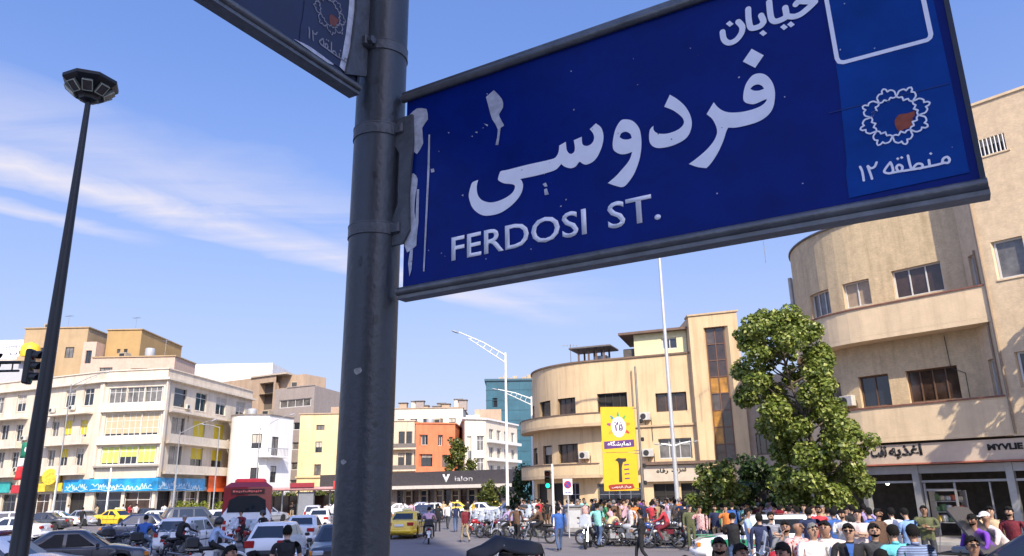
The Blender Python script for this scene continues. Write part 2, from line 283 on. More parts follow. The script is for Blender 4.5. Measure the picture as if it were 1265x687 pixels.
STROKES = [[(0.9222,3.236),(0.9264,3.2284),(0.9289,3.2203),(0.9256,3.2084),(0.9158,3.1977),(0.905,3.1948),(0.8965,3.1984),(0.8908,3.2085),(0.89,3.2242)],[(0.9439,3.2565),(0.9427,3.2396),(0.9427,3.2234),(0.9444,3.2147),(0.9501,3.211),(0.9612,3.211),(0.9676,3.2153),(0.9691,3.2207),(0.9662,3.2339)],[(0.9841,3.2574),(0.9835,3.2365),(0.9842,3.2201),(0.9884,3.2126),(0.9949,3.2106),(1.0058,3.2117),(1.0117,3.2159),(1.0116,3.2338)],[(1.0117,3.2155),(1.0228,3.2097),(1.0359,3.2098),(1.0496,3.2164),(1.0644,3.2264),(1.0499,3.2326),(1.0367,3.2377),(1.0309,3.234)]]
ZONE = [[(1.0966,2.881),(1.0988,2.8718),(1.0991,2.8548)],[(1.1083,2.8788),(1.1101,2.8691),(1.1121,2.8548)],[(1.1089,2.8792),(1.1129,2.874),(1.1188,2.8756),(1.1229,2.8829)],[(1.1435,2.8778),(1.1344,2.8678),(1.1324,2.8622),(1.1395,2.8583),(1.1453,2.8606),(1.1451,2.8713),(1.1435,2.8778)],[(1.142,2.8583),(1.1546,2.8583),(1.1694,2.8572),(1.1865,2.8566),(1.2083,2.8566),(1.2216,2.8575)],[(1.1527,2.8594),(1.1513,2.8667),(1.1558,2.8702),(1.1601,2.8655),(1.1584,2.8589)],[(1.1712,2.883),(1.1716,2.8693),(1.1728,2.8569)],[(1.1738,2.8573),(1.1816,2.865),(1.1887,2.8632),(1.1891,2.8575),(1.184,2.856)],[(1.1999,2.8676),(1.1998,2.8575)],[(1.218,2.8572),(1.2203,2.8646),(1.2262,2.867),(1.2291,2.8615),(1.2262,2.8563),(1.2209,2.8576)]]
ZDOTS = [[(1.1558,2.8842),(1.158,2.8809),(1.155,2.8789),(1.1528,2.8822)],[(1.1619,2.8848),(1.1641,2.8815),(1.1611,2.8795),(1.1589,2.8828)],[(1.2048,2.8811),(1.2069,2.8778),(1.204,2.8759),(1.2019,2.8791)]]
BLOB = [[(1.1693,2.9608),(1.1806,2.9597),(1.1933,2.961),(1.1907,2.9515),(1.1874,2.9494),(1.1875,2.9384),(1.1792,2.933),(1.1715,2.932),(1.1647,2.9286),(1.1607,2.9397),(1.1609,2.9522)]]
PEEL = [[(0.3317,3.2484),(0.3537,3.2597),(0.3749,3.2309),(0.3782,3.2078),(0.3668,3.1935),(0.3713,3.179),(0.3802,3.1608),(0.3709,3.1573),(0.3638,3.116),(0.3565,3.1179),(0.3635,3.155),(0.3481,3.1856),(0.339,3.2193)],[(0.4754,2.9929),(0.4831,2.9951),(0.487,2.9854),(0.4802,2.9854)],[(0.4784,2.9794),(0.4851,2.9811),(0.4896,2.9657),(0.4796,2.9664)],[(0.3244,3.1817),(0.3366,3.1747),(0.3347,3.1709)],[(0.3004,3.1653),(0.3062,3.1655),(0.3071,3.1608)],[(0.1721,3.1023),(0.1813,3.1018),(0.1835,3.0924),(0.1743,3.0928)],[(0.1645,3.196),(0.1687,3.1949),(0.169,3.1084),(0.1583,2.8474),(0.1543,2.848),(0.1622,3.0832)],[(0.1016,3.2652),(0.1271,3.2788),(0.157,3.2681),(0.1617,3.2386),(0.1442,3.2201),(0.1482,3.1773),(0.1298,3.1527),(0.1126,3.1682),(0.0978,3.1609)],[(0.0974,3.0986),(0.1204,3.104),(0.1334,3.0856),(0.128,3.0466),(0.1248,3.0031),(0.1339,2.9663),(0.1329,2.9149),(0.1149,2.9054),(0.098,2.9214)],[(0.1318,3.059),(0.1381,3.0576),(0.1378,2.9742),(0.1344,2.9403),(0.1292,2.9934)],[(0.1149,2.9054),(0.1229,2.9082),(0.1201,2.8579),(0.1144,2.842),(0.1095,2.8766)],[(0.2898,3.1576),(0.2937,3.1583),(0.2937,3.1548)],[(0.44,2.8506),(0.4434,2.8516),(0.4432,2.8477)],[(0.2618,3.0149),(0.2675,3.0154),(0.2666,3.0105)],[(0.2218,3.1868),(0.2268,3.1854),(0.2249,3.1823)],[(0.4923,3.0413),(0.4948,3.0407),(0.4938,3.0377)]]
BOXL = [(1.0817,3.2246),(1.0865,3.0958),(1.096,3.0843),(1.2307,3.0839),(1.2382,3.0924),(1.2366,3.1644)]
PANEL = [(1.0804,3.2251),(1.0838,3.0535),(1.0769,2.896),(1.0727,2.8739),(1.072,2.8285),(1.2532,2.8335),(1.2528,2.845),(1.2529,2.9923),(1.2508,3.1589)]
def fill(loops, ext=.0012):
    """flat lettering from closed outlines (inner outlines become holes), given a thickness"""
    c = bpy.data.curves.new('outline', 'CURVE'); c.dimensions = '2D'; c.fill_mode = 'BOTH'; c.extrude = ext/2
    for lp in loops:
        s = c.splines.new('POLY'); s.points.add(len(lp)-1); s.use_cyclic_u = True
        for p, q in zip(s.points, lp): p.co = (q[0], q[1], 0, 1)
    o = bpy.data.objects.new('outline', c); COL.objects.link(o); bpy.context.view_layer.update()
    me = bpy.data.meshes.new_from_object(o.evaluated_get(bpy.context.evaluated_depsgraph_get())); bpy.data.objects.remove(o); bpy.data.curves.remove(c); return me
def ribbon(pts, wd):
    """outline of a brush stroke of constant width with rounded ends"""
    P = [Vector(p) for p in pts]; L_, R_ = [], []
    for i, p in enumerate(P):
        d = (P[min(i+1, len(P)-1)]-P[max(i-1, 0)]).normalized(); n = Vector((-d.y, d.x)); L_.append(p+n*wd/2); R_.append(p-n*wd/2)
    d0 = (P[0]-P[1]).normalized()*wd*.4; d1 = (P[-1]-P[-2]).normalized()*wd*.4
    return L_+[P[-1]+d1]+R_[::-1]+[P[0]+d0]
def dense(pts, n=4):
    out = []
    for i in range(len(pts)-1):
        p0, p1, p2, p3 = (Vector(pts[max(0, min(len(pts)-1, i+k))]) for k in (-1, 0, 1, 2))
        for k in range(n):
            t = k/n; out.append(p1*(2*t**3-3*t*t+1)+(p2-p0)*.5*(t**3-2*t*t+t)+p2*(-2*t**3+3*t*t)+(p3-p1)*.5*(t**3-t*t))
    out.append(Vector(pts[-1])); return out
def merged(parts):
    bm = bmesh.new()
    for me in parts: bm.from_mesh(me)
    me = bpy.data.meshes.new('lettering'); bm.to_mesh(me); bm.free(); return me

POST = Vector((-.34, 1.75, 0))
PAINT = M('post_paint', (.030, .035, .043), .38, var=.16, sc=5, bump=.12, bsc=60, dirt=.3, dsc=3)
post = thing('sign_post', 'thick dark grey painted steel post carrying the two blue street signs', 'post', POST, 0)
mb = MB(); mb.lathe([(.0635, 0), (.0635, 3.95), (.062, 4.6)], n=40); ob = mb.build('shaft', PAINT, post, 50)
ob.rotation_euler = (0, radians(.55), 0); ob.location = (-.026, 0, 0)
STK = M('sticker_remains', (.30, .29, .27), .8, var=.4, sc=50)
def on_post(name, a0, z0, pts, m):
    """a thin torn scrap wrapped round the shaft"""
    b = MB(); n = len(pts); q = [(( .0642+.0004)*cos(a0+p[0]/.064)-.026+math.tan(radians(.55))*(z0+p[1]), .0646*sin(a0+p[0]/.064), z0+p[1]) for p in pts]; b.v = q; b.f = [tuple(range(n))]; b.m = [0]; b.build(name, m, post)
rc = random.Random(8)
for a0, z0, w_, h_ in ((-1.75, 2.62, .014, .011), (-1.2, 2.74, .008, .012), (-2.2, 2.42, .011, .006), (-1.5, 3.10, .008, .010), (-1.9, 2.88, .006, .016), (-1.05, 2.50, .007, .008), (-1.6, 3.36, .007, .013)):
    on_post('sticker_remains' if w_ > .01 else 'paint_drip', a0, z0, [(w_*rc.uniform(.5, 1.1)*cos(t), h_*rc.uniform(.5, 1.1)*sin(t)) for t in [k*.7 for k in range(9)]], STK if w_ > .01 else M('drip_dark', (.012, .013, .016), .4))
mb = MB(); mb.bbox((0, 0, .012), (.3, .3, .024), .005)
for a in range(4): mb.lathe([(.016, .024), (.016, .05), (.009, .05), (.009, .07)], (.115*cos(a*pi/2+pi/4), .115*sin(a*pi/2+pi/4), 0), 6)
mb.build('base_plate', PAINT, post, 40)

BLUE = M('sign_blue', (.0015, .016, .175), .34, var=.16, sc=7, spec=.10, dirt=.35, dsc=4)
BLUE2 = M('sign_light_blue', (.003, .050, .27), .36, var=.18, sc=9, spec=.08)
REFL = M('sign_white_film', (.86, .86, .92), .45, var=.05, sc=30)
RAIL = M('sign_rail', (.15, .148, .145), .4, metal=.6, var=.25, sc=18, bump=.12, bsc=90)
DIMBLUE = M('sign_shaded_blue', (.012, .020, .062), .6, var=.25, sc=9, dirt=.5, dsc=4); DIMFILM = M('sign_shaded_film', (.22, .22, .26), .6, var=.3, sc=20); DIMRUST = M('shaded_red', (.16, .035, .02), .6, var=.35, sc=60)  # left sign's dim, steep-angle shading put into darker copies of the sign colours
PEELM = M('peeled_metal', (.50, .51, .57), .55, metal=.1, var=.3, sc=40)
RUST = M('faded_red', (.30, .055, .02), .6, var=.35, sc=60)
BRK = M('bracket_paint', (.065, .070, .080), .45, var=.3, sc=24, bump=.2, bsc=70)

def outline(P, wd):
    """closed line of constant width"""
    n = len(P); a, b = [], []
    for i in range(n):
        d = (P[(i+1) % n]-P[i-1]).normalized(); q = Vector((-d.y, d.x))*wd/2; a.append(P[i]+q); b.append(P[i]-q)
    return fill([a, b])
def strokes(lines, wd, z=.0003):
    """brush strokes built of overlapping rounded pieces, each a hair higher than the last so that no faces coincide"""
    b = MB(); i = 0
    for P in lines:
        P = [Vector(p) for p in P]
        for p, q in zip(P, P[1:]):
            d = q-p
            if d.length < 1e-6: continue
            a = atan2(d.y, d.x); pts = [(q.x+wd/2*cos(a+t), q.y+wd/2*sin(a+t)) for t in [-pi/2+pi*k/6 for k in range(7)]]+[(p.x+wd/2*cos(a+t), p.y+wd/2*sin(a+t)) for t in [pi/2+pi*k/6 for k in range(7)]]
            h = z+.00003*(i % 24); n = len(pts); o = len(b.v); b.v += [(x, y, h) for x, y in pts]; b.f.append(tuple(range(o, o+n))); b.m.append(0); i += 1
    return b.mesh('lettering', WHITE)
def emblem(cx, cz, Rr):
    """eight joined blossoms in a ring, drawn as lines"""
    ms = []
    for k in range(8):
        a0 = radians(90-45*k+10); P = []
        for rr, dg in ((.70, -22.5), (.80, -20), (.90, -17.5), (.965, -10.5), (.93, -5), (1.03, -3.5), (1.08, 0), (1.03, 3.5), (.93, 5), (.965, 10.5), (.90, 17.5), (.80, 20), (.70, 22.5), (.66, 15), (.70, 8.5), (.64, 4), (.585, 0), (.64, -4), (.70, -8.5), (.66, -15)):
            a = a0+radians(dg); P.append((cx+Rr*rr*cos(a), cz+Rr*rr*sin(a)))
        ms.append(outline(soft(P, 3), Rr*.052))
    return merged(ms)
def board(label, u0, u1, z0, z1, Ud, Nd, flip):
    """one street sign; local x runs along the board away from its post side, y up, z out of the face"""
    root = thing('street_sign', label, 'street sign', POST)
    F = Matrix(((Ud[0], 0, Nd[0], 0), (Ud[1], 0, Nd[1], 0), (0, 1, 0, 0), (0, 0, 0, 1)))
    def part(name, mb_or_me, m, off=0, par=None, sm=0, at=(0, 0)):
        me = mb_or_me.mesh(name, m, sm) if isinstance(mb_or_me, MB) else mb_or_me
        if not isinstance(mb_or_me, MB):
            me.materials.clear(); me.materials.append(m)
            me.polygons.foreach_set('material_index', [0]*len(me.polygons))
        o = link(name, me, par or root); o.matrix_local = F @ Matrix.Translation((at[0], at[1], off)); return o
    b = MB(); b.box(((u0+u1)/2, (z0+z1)/2, -.008), (u1-u0, z1-z0-.01, .014)); bd = part('board', b, BLUE)
    for zz_, s in ((z0, -1), (z1, 1)):
        b = MB(); b.path([(u0-.012, zz_+s*.004, .002), (u1+.006, zz_+s*.004, .002)], .0105, 14); b.box(((u0+u1)/2-.003, zz_+s*.016, -.012), (u1-u0+.02, .012, .034))
        part('rail', b, RAIL, sm=50)
    b = MB(); b.box((u1+.001, (z0+z1)/2, -.006), (.008, z1-z0, .022)); part('edge_strip', b, M('sign_edge', (.03, .035, .05), .5, metal=.3))
    return root, part, bd
UD = Vector((.864, -.503, 0)).normalized(); ND = Vector((UD.y, -UD.x, 0))
sg, part, bd = board('blue street sign with large white lettering reading Ferdosi St, right of the post', .094, 1.268, 2.812, 3.312, UD, ND, False)
pan = [(1.0805, 3.2995)]+PANEL[:6]+PANEL[6:]+[(1.2500, 3.2995)]
part('district_panel', fill([pan], .001), BLUE2, .0002)
part('main_name', merged([fill([soft(lp, 4) for lp in grp], .0006) for grp in POLY]), REFL, .0005)
part('street_word', merged([strokes([dense(s, 5) for s in STROKES[:3]]+[dense(STROKES[3][:5], 5)+dense(STROKES[3][4:], 5)], .0118)]+[fill([d], .0006) for d in DOTS]), REFL, .0005)
for wd, x0, x1 in (('FERDOSI', .2345, .5745), ('ST.', .6225, .7345)):
    me = text_mesh(wd, x1-x0, .0575, .012, .0003); part('latin_name', me, REFL, .0004, at=((x0+x1)/2, 2.8875))
part('district_number', merged([strokes([dense(s, 4) for s in ZONE], .0040)]+[fill([d], .0006) for d in ZDOTS]), REFL, .0016)
part('district_emblem', emblem(1.1615, 2.9595, .0520), REFL, .0017)
part('emblem_patch', fill([soft(BLOB[0], 3)], .0008), RUST, .0012)
part('white_box', strokes([[(1.0835, 3.290), (1.0868, 3.098), (1.0895, 3.0900), (1.0965, 3.0865), (1.2300, 3.0855), (1.2350, 3.0885), (1.2372, 3.0945), (1.2350, 3.290), (1.0835, 3.290)]], .0075), REFL, .0013)
b = MB(); b.box((1.155, 2.9952, .0012), (.19, .0012, .0008)); part('panel_seam', b, M('seam', (.006, .03, .16), .6))
for p in PEEL: part('peeled_paint', fill([soft(p, 2) if len(p) > 6 else p], .0006), PEELM, .0006)
rc = random.Random(31); chips = []
for k in range(46):
    u_, z_ = rc.uniform(.12, 1.24)**1.0, rc.uniform(2.84, 3.29); r_ = rc.uniform(.0006, .0018)
    part('paint_chip', fill([[(u_+r_*rc.uniform(.5, 1.4)*cos(a), z_+r_*rc.uniform(.5, 1.4)*sin(a)) for a in (0, 1.1, 2.2, 3.3, 4.4, 5.4)]], .0004), PEELM if k % 3 else M('chip_dark', (.01, .012, .03), .6), .0022)
# bracket and the two straps on the post
b = MB(); pl = [(.052, 3.262), (.118, 3.262), (.122, 3.18), (.112, 3.05), (.116, 2.955), (.096, 2.925), (.052, 2.925), (.052, 2.975), (.080, 3.03), (.080, 3.165), (.052, 3.21)]
b.prism(pl, Matrix.Translation((0, 0, .0015)), .007); b.box((.083, 3.10, -.012), (.012, .30, .03))
br = part('bracket', b, BRK, sm=30)
for zz_ in (3.232, 2.968):
    b = MB(); b.lathe([(.0640, -.016), (.0662, -.0155), (.0662, -.0125), (.0655, -.012), (.0655, .012), (.0662, .0125), (.0662, .0155), (.0640, .016)], n=36); b.bbox((.072, 0, .0), (.03, .034, .03), .004); b.lathe([(.011, 0), (.011, .02)], (.074, -.012, 0), 6, axis='Y')
    o = b.build('strap', BRK, root_ := sg, 40); o.matrix_local = Matrix.Translation((-.026+math.tan(radians(.55))*zz_, 0, zz_)) @ Matrix.Rotation(atan2(UD.y, UD.x), 4, 'Z')
# the second sign, square to the first
U2 = Vector((.497, .868, 0)).normalized(); N2 = Vector((U2.y, -U2.x, 0))
sg2, part, bd2 = board('dark blue street sign at upper left, seen steeply from below its black rail', -1.262, -.086, 3.338, 3.838, U2, N2, True)
objmat(bd2, 0, DIMBLUE)
dx = -.086-1.268; dz = 3.338-2.812
sh = lambda P: [(p[0]+dx, p[1]+dz) for p in P]
part('district_panel', fill([sh(pan)], .001), DIMBLUE, .0002)
part('district_number', merged([strokes([dense(sh(s), 4) for s in ZONE], .0040)]+[fill([sh(d)], .0006) for d in ZDOTS]), DIMFILM, .0016)
part('district_emblem', emblem(1.1615+dx, 2.9595+dz, .0520), DIMFILM, .0017)
part('emblem_patch', fill([soft(sh(BLOB[0]), 3)], .0008), DIMRUST, .0012)
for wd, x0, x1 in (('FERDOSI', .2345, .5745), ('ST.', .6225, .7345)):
    me = text_mesh(wd, x1-x0, .0575, .012, .0003); part('latin_name', me, DIMFILM, .0005, at=((x0+x1)/2+dx, 2.8875+dz))
part('main_name', merged([fill([soft(sh(lp), 4) for lp in grp]) for grp in POLY]), DIMFILM, .0005)
b = MB(); b.prism([(-.135, 3.345), (-.062, 3.375), (-.040, 3.46), (-.052, 3.70), (-.055, 3.80), (-.115, 3.80), (-.108, 3.55), (-.118, 3.43)], Matrix.Translation((0, 0, .002)), .008)
part('bracket', b, BRK, sm=30)
for p in ([(-.150, 3.36), (-.118, 3.352), (-.112, 3.47), (-.104, 3.62), (-.11, 3.80), (-.128, 3.80), (-.126, 3.6), (-.134, 3.46)], [(-.30, 3.352), (-.19, 3.349), (-.17, 3.356), (-.25, 3.36)]): part('peeled_paint', fill([soft(p, 2)], .0006), PEELM, .0014)
for zz_ in (3.47, 3.74):
    b = MB(); b.lathe([(.0640, -.016), (.0662, -.0155), (.0662, -.0125), (.0655, -.012), (.0655, .012), (.0662, .0125), (.0662, .0155), (.0640, .016)], n=36); b.bbox((-.072, 0, 0), (.03, .034, .03), .004); b.lathe([(.011, 0), (.011, .02)], (-.074, -.03, 0), 6, axis='Y')
    o = b.build('strap', BRK, sg2, 40); o.matrix_local = Matrix.Translation((-.026+math.tan(radians(.55))*zz_, 0, zz_)) @ Matrix.Rotation(atan2(U2.y, U2.x), 4, 'Z')
# ------------------------------------------------------------------ buildings: walls along a plan path, with real openings
class Path:
    """plan polyline; the outside is on its right-hand side"""
    def __init__(s, pts):
        s.p = [Vector(q[:2]) for q in pts]; s.l = [0]
        for a, b in zip(s.p, s.p[1:]): s.l.append(s.l[-1]+(b-a).length)
        s.L = s.l[-1]; s.n = []
        seg = [(b-a).normalized() for a, b in zip(s.p, s.p[1:])]
        for i in range(len(s.p)):
            d = (seg[max(0, i-1)]+seg[min(len(seg)-1, i)]); d = d.normalized(); s.n.append(Vector((d.y, -d.x)))
        s.seg = seg
    def at(s, t, off=0, z=0):
        i = 0
        while i < len(s.l)-2 and t > s.l[i+1]: i += 1
        a = s.p[i]+s.seg[i]*(t-s.l[i])
        if abs(off) > 1e-9:
            f = min(1, max(0, (t-s.l[i])/(s.l[i+1]-s.l[i]))); n0, n1 = s.n[i], s.n[i+1]; n = (n0*(1-f)+n1*f); sg_ = Vector((s.seg[i].y, -s.seg[i].x)); n = n/max(.5, n.dot(sg_)); a = a+n*off
        return Vector((a.x, a.y, z))
    def normal(s, t):
        i = 0
        while i < len(s.l)-2 and t > s.l[i+1]: i += 1
        return Vector((s.seg[i].y, -s.seg[i].x, 0))
    def dir(s, t):
        n = s.normal(t); return Vector((-n.y, n.x, 0))
    def s_at_px(s, x, y, off=0):
        """place along the path that is seen at a column of the picture"""
        d = ray(x, y); best = None
        for k in range(2000):
            t = s.L*k/1999; q = s.at(t, off); e = abs(q.x*d.y-q.y*d.x)/hypot(d.x, d.y)+(9 if s.normal(t).dot(Vector((q.x, q.y, 0))) > 0 else 0)
            if best is None or e < best[0]-1e-4: best = (e, t)
        return best[1]
def arc(cx, cy, r, a0, a1, n=16): return [(cx+r*cos(radians(a0+(a1-a0)*k/n)), cy+r*sin(radians(a0+(a1-a0)*k/n))) for k in range(n+1)]
def wall(name, mats, parent, P, z0, z1, ops=(), depth=.22, off=0, cap=True, thick=0, s0=0, s1=None):
    """ops: (s0, s1, z0, z1) openings"""
    s1 = P.L if s1 is None else s1
    S = sorted(set([s0, s1]+[l for l in P.l if s0 < l < s1]+[v for o in ops for v in o[:2] if s0 < v < s1])); S = [v for i, v in enumerate(S) if i == 0 or v-S[i-1] > 1e-4]
    Z = sorted(set([z0, z1]+[v for o in ops for v in o[2:4] if z0 < v < z1]))
    mb = MB(); uv = []
    def q(a, b, c, d, ua): mb.add([a, b, c, d], [(0, 1, 2, 3)]); uv.extend(ua)
    for sa, sb in zip(S, S[1:]):
        sm = (sa+sb)/2
        for za, zb in zip(Z, Z[1:]):
            zm = (za+zb)/2
            if any(o[0] < sm < o[1] and o[2] < zm < o[3] for o in ops): continue
            q(P.at(sa, off, za), P.at(sb, off, za), P.at(sb, off, zb), P.at(sa, off, zb), [sa, za, sb, za, sb, zb, sa, zb])
    for a, b, c, d in [o[:4] for o in ops]:
        i0, i1 = P.at(a, off-depth), P.at(b, off-depth); e0, e1 = P.at(a, off), P.at(b, off)
        V = lambda p, z: Vector((p.x, p.y, z))
        for A, B, C_, D in ((V(e0, c), V(i0, c), V(i0, d), V(e0, d)), (V(i1, c), V(e1, c), V(e1, d), V(i1, d)), (V(e0, c), V(e1, c), V(i1, c), V(i0, c)), (V(i0, d), V(i1, d), V(e1, d), V(e0, d))): q(A, B, C_, D, [0, c, depth, c, depth, d, 0, d])
    if thick:
        for sa, sb in zip(S, S[1:]):
            for z, fl in ((z1, 0), (z0, 1)):
                vs = [P.at(sa, off, z), P.at(sb, off, z), P.at(sb, off-thick, z), P.at(sa, off-thick, z)]; q(*(vs[::-1] if fl else vs), [sa, 0, sb, 0, sb, thick, sa, thick])
            q(P.at(sb, off-thick, z0), P.at(sa, off-thick, z0), P.at(sa, off-thick, z1), P.at(sb, off-thick, z1), [sb, z0, sa, z0, sa, z1, sb, z1])
        for t, fl in ((S[0], 0), (S[-1], 1)):
            vs = [P.at(t, off-thick, z0), P.at(t, off, z0), P.at(t, off, z1), P.at(t, off-thick, z1)]; q(*(vs[::-1] if fl else vs), [0, z0, thick, z0, thick, z1, 0, z1])
    mb.uv = [c for u in uv for c in ([u] if isinstance(u, (int, float)) else u)]
    return mb.build(name, mats, parent)
def slab(name, m, parent, pts, z0, z1):
    """flat n-sided slab"""
    mb = MB(); a = sum(p[0]*q[1]-q[0]*p[1] for p, q in zip(pts, pts[1:]+pts[:1])); pts = pts if a > 0 else pts[::-1]
    mb.prism([(p[0], p[1]) for p in pts], Matrix.Translation((0, 0, z0)), z1-z0); return mb.build(name, m, parent)
def strip(name, m, parent, P, s0, s1, o0, o1, z0, z1, sm=0):
    """a ledge or parapet following the path between offsets o0 < o1"""
    S = sorted(set([s0, s1]+[l for l in P.l if s0+1e-4 < l < s1-1e-4])); mb = MB(); vs = []
    for t in S: vs += [P.at(t, o0, z0), P.at(t, o1, z0), P.at(t, o1, z1), P.at(t, o0, z1)]
    n = len(S); fs = [(i*4+k, i*4+4+k, i*4+4+(k+1) % 4, i*4+(k+1) % 4) for i in range(n-1) for k in range(4)]+[(3, 2, 1, 0), tuple((n-1)*4+k for k in range(4))]
    mb.add(vs, fs); mb.uv = [c for f in mb.f for i in f for c in (mb.v[i][0]+mb.v[i][1], mb.v[i][2])]
    return mb.build(name, m, parent)
WF = M('window_frame', (.62, .61, .58), .5, var=.05)
WD = M('dark_frame', (.05, .04, .035), .5, var=.1)
RW = random.Random(40); CURT = M('roller_blind', (.46, .42, .35), .8, var=.15)
d_ = lambda o: 2 if o[2] > 3.3 else 0
def window(par, P, o, off=-.2, nx=2, ny=0, frm=WF, glass=GLASS, fw=.06, sill=None, sub=True, blind=None, bl=0, div=.4):
    """frame with nx panes and a transom per ny, its glass a sub-part, an optional sill"""
    if glass is GLASS and blind is None and d_(o) > 1:
        r_ = RW.random(); glass = GLASS2 if r_ < .22 else GLASS; blind, bl = ((CURT, RW.uniform(.2, .6)) if r_ > .80 else (None, 0))
    a, b, c, d = o[:4]; A, B = P.at(a, off), P.at(b, off); xd = (B-A); wd = xd.length; xd.normalize(); n = Vector((xd.y, -xd.x, 0)); F = frame((A.x, A.y, c), xd, n); h = d-c
    mb = MB()
    def bar(x0, x1, y0, y1, t=.05): mb.box(None, (x1-x0, y1-y0, t), mat=F @ Matrix.Translation(((x0+x1)/2, (y0+y1)/2, t/2+.004)))
    bar(0, fw, 0, h); bar(wd-fw, wd, 0, h); bar(fw, wd-fw, 0, fw); bar(fw, wd-fw, h-fw, h)
    for i in range(1, nx): x = wd*i/nx; bar(x-fw*div, x+fw*div, fw, h-fw, .044)
    for j in range(1, ny+1):
        y = h*(1-.3*j) if ny == 1 else h*j/(ny+1); bar(fw, wd-fw, y-fw*.35, y+fw*.35, .038)
    w_ = mb.build('window', frm, par)
    g = MB(); g.add([F @ Vector(v) for v in ((.0, .0, 0), (wd, 0, 0), (wd, h, 0), (0, h, 0))], [(0, 1, 2, 3)])
    g.build('glass', glass, w_)
    if blind:
        g = MB(); g.box(None, (wd-2*fw, h*bl, .012), mat=F @ Matrix.Translation((wd/2, h-fw-h*bl/2, .02))); g.build('blind', blind, w_)
    if sill:
        g = MB(); e = .08; g.box(None, (wd+.16, .07, .24), mat=F @ Matrix.Translation((wd/2, -.037, .12+.0))); g.build('sill', sill, w_)
    return w_
def shell(par, P, back, z, m, roofm, zr=None, z0=0):
    """back walls and the roof that close a building behind its front"""
    pts = [tuple(P.p[-1])]+list(back)+[tuple(P.p[0])]; wall('back_wall', m, par, Path(pts), z0, z)
    zr = z-.35 if zr is None else zr
    mb = MB(); poly = [tuple(p) for p in P.p]+list(back); mb.add([(p[0], p[1], zr) for p in poly], [tuple(range(len(poly)))]); mb.build('roof', roofm, par)
def lettering(par, P, s, off, z, txt, wd, h, m, ar=False, bold=.02, name='lettering'):
    q = P.at(s, off, z); return text(name, txt, wd, h, m, par, frame(q, P.dir(s), P.normal(s)), bold, .02, ar)
ROOFM = M('roof_tar', (.18, .16, .15), .9, var=.2, sc=1)
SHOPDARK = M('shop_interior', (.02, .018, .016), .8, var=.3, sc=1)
# ------------------------------------------------------------------ ground
ASPH = M('asphalt', (.17, .155, .155), .85, var=.14, sc=.35, bump=.4, bsc=30, dirt=.35, dsc=.12)
PAVE = M('pavement_tiles', (.34, .31, .28), .8, var=.15, sc=1.2)
KERB = M('kerb_stone', (.42, .41, .38), .8, var=.12)
mb = MB(); mb.add([(-900, -300, -.02), (900, -300, -.02), (900, 1500, -.02), (-900, 1500, -.02)], [(0, 1, 2, 3)]); tag(mb.build('ground', M('earth', (.22, .2, .18), .9)), kind='structure')
mb = MB(); n = 60
for i in range(n):
    for j in range(30): x0, x1, y0, y1 = -150+300*i/n, -150+300*(i+1)/n, -40+200*j/30, -40+200*(j+1)/30; mb.add([(x0, y0, 0), (x1, y0, 0), (x1, y1, 0), (x0, y1, 0)], [(0, 1, 2, 3)])
tag(mb.build('road', ASPH), kind='structure')
def pavement(pts, name='pavement'):
    mb = MB(); a = sum(p[0]*q[1]-q[0]*p[1] for p, q in zip(pts, pts[1:]+pts[:1])); pts = pts if a > 0 else pts[::-1]
    mb.prism(pts, Matrix.Translation((0, 0, .004)), .126); tag(mb.build(name, PAVE), kind='structure')
    c = Vector((sum(p[0] for p in pts)/len(pts), sum(p[1] for p in pts)/len(pts)))
    mb = MB()
    for p, q in zip(pts, pts[1:]+pts[:1]):
        p, q = Vector(p), Vector(q); d = (q-p).normalized(); nn = Vector((d.y, -d.x)); m_ = (p+q)/2+nn*.078; mb.box((m_.x, m_.y, .066), ((q-p).length, .15, .132), atan2(d.y, d.x))
    tag(mb.build('kerb', KERB), kind='structure')
pavement([(7.5, 42.5), (14.2, 35.2), (18.6, 29.9), (30, 17), (34, 20), (21.4, 32.6), (21, 44), (17.3, 50), (6, 55.4), (-1.2, 61), (-3.5, 58.5), (2.8, 51.2)])
pavement([(-80, 92.3), (-63, 86.6), (-47.2, 79.8), (-37.4, 78.5), (-31.5, 88), (-27, 94), (-16, 96), (-2.4, 89.8), (0, 93), (0, 110), (-36, 118), (-80, 108)])
pavement([(-40, -3.2), (18, -3.2), (18, 3.6), (4, 6.0), (-4, 6.2), (-40, 4)])

# ------------------------------------------------------------------ A: white apartment block with a broad corner bay (left)
CREAM = M('cream_render', (.63, .55, .44), .8, var=.10, sc=.6, dirt=.6, dsc=.5)
CREAM2 = M('cream_ledge', (.67, .59, .48), .8, var=.08, sc=.8, dirt=.5, dsc=.7)
YELB = M('yellow_blind', (.66, .52, .03), .6, var=.1)
LIMEB = M('lime_blind', (.50, .55, .13), .6, var=.15)
TANB = M('beige_shutter', (.50, .40, .25), .6, var=.1)
A = thing('apartment_building', 'cream four storey apartment block with a glazed corner bay and shops under a blue banner', 'building', (0, 0, 0))
PA = Path([(-86.5, 102.9), (-46.6, 85.2), (-39, 84), (-36.4, 104.5)])
L1 = PA.l[1]; L2 = PA.l[2]; L3 = PA.L
ops = []; wins = []
def aw(s0, s1, z0, z1, **k): ops.append((s0, s1, z0, z1)); wins.append(((s0, s1, z0, z1), k))
for s in (L1-3.4, L1-6.5, L1-11.0, L1-15.2, L1-19.4, L1-23.6, L1-28):
    aw(s, s+1.7, 12.7, 14.7, nx=2, ny=1, fw=.075, sill=CREAM2)
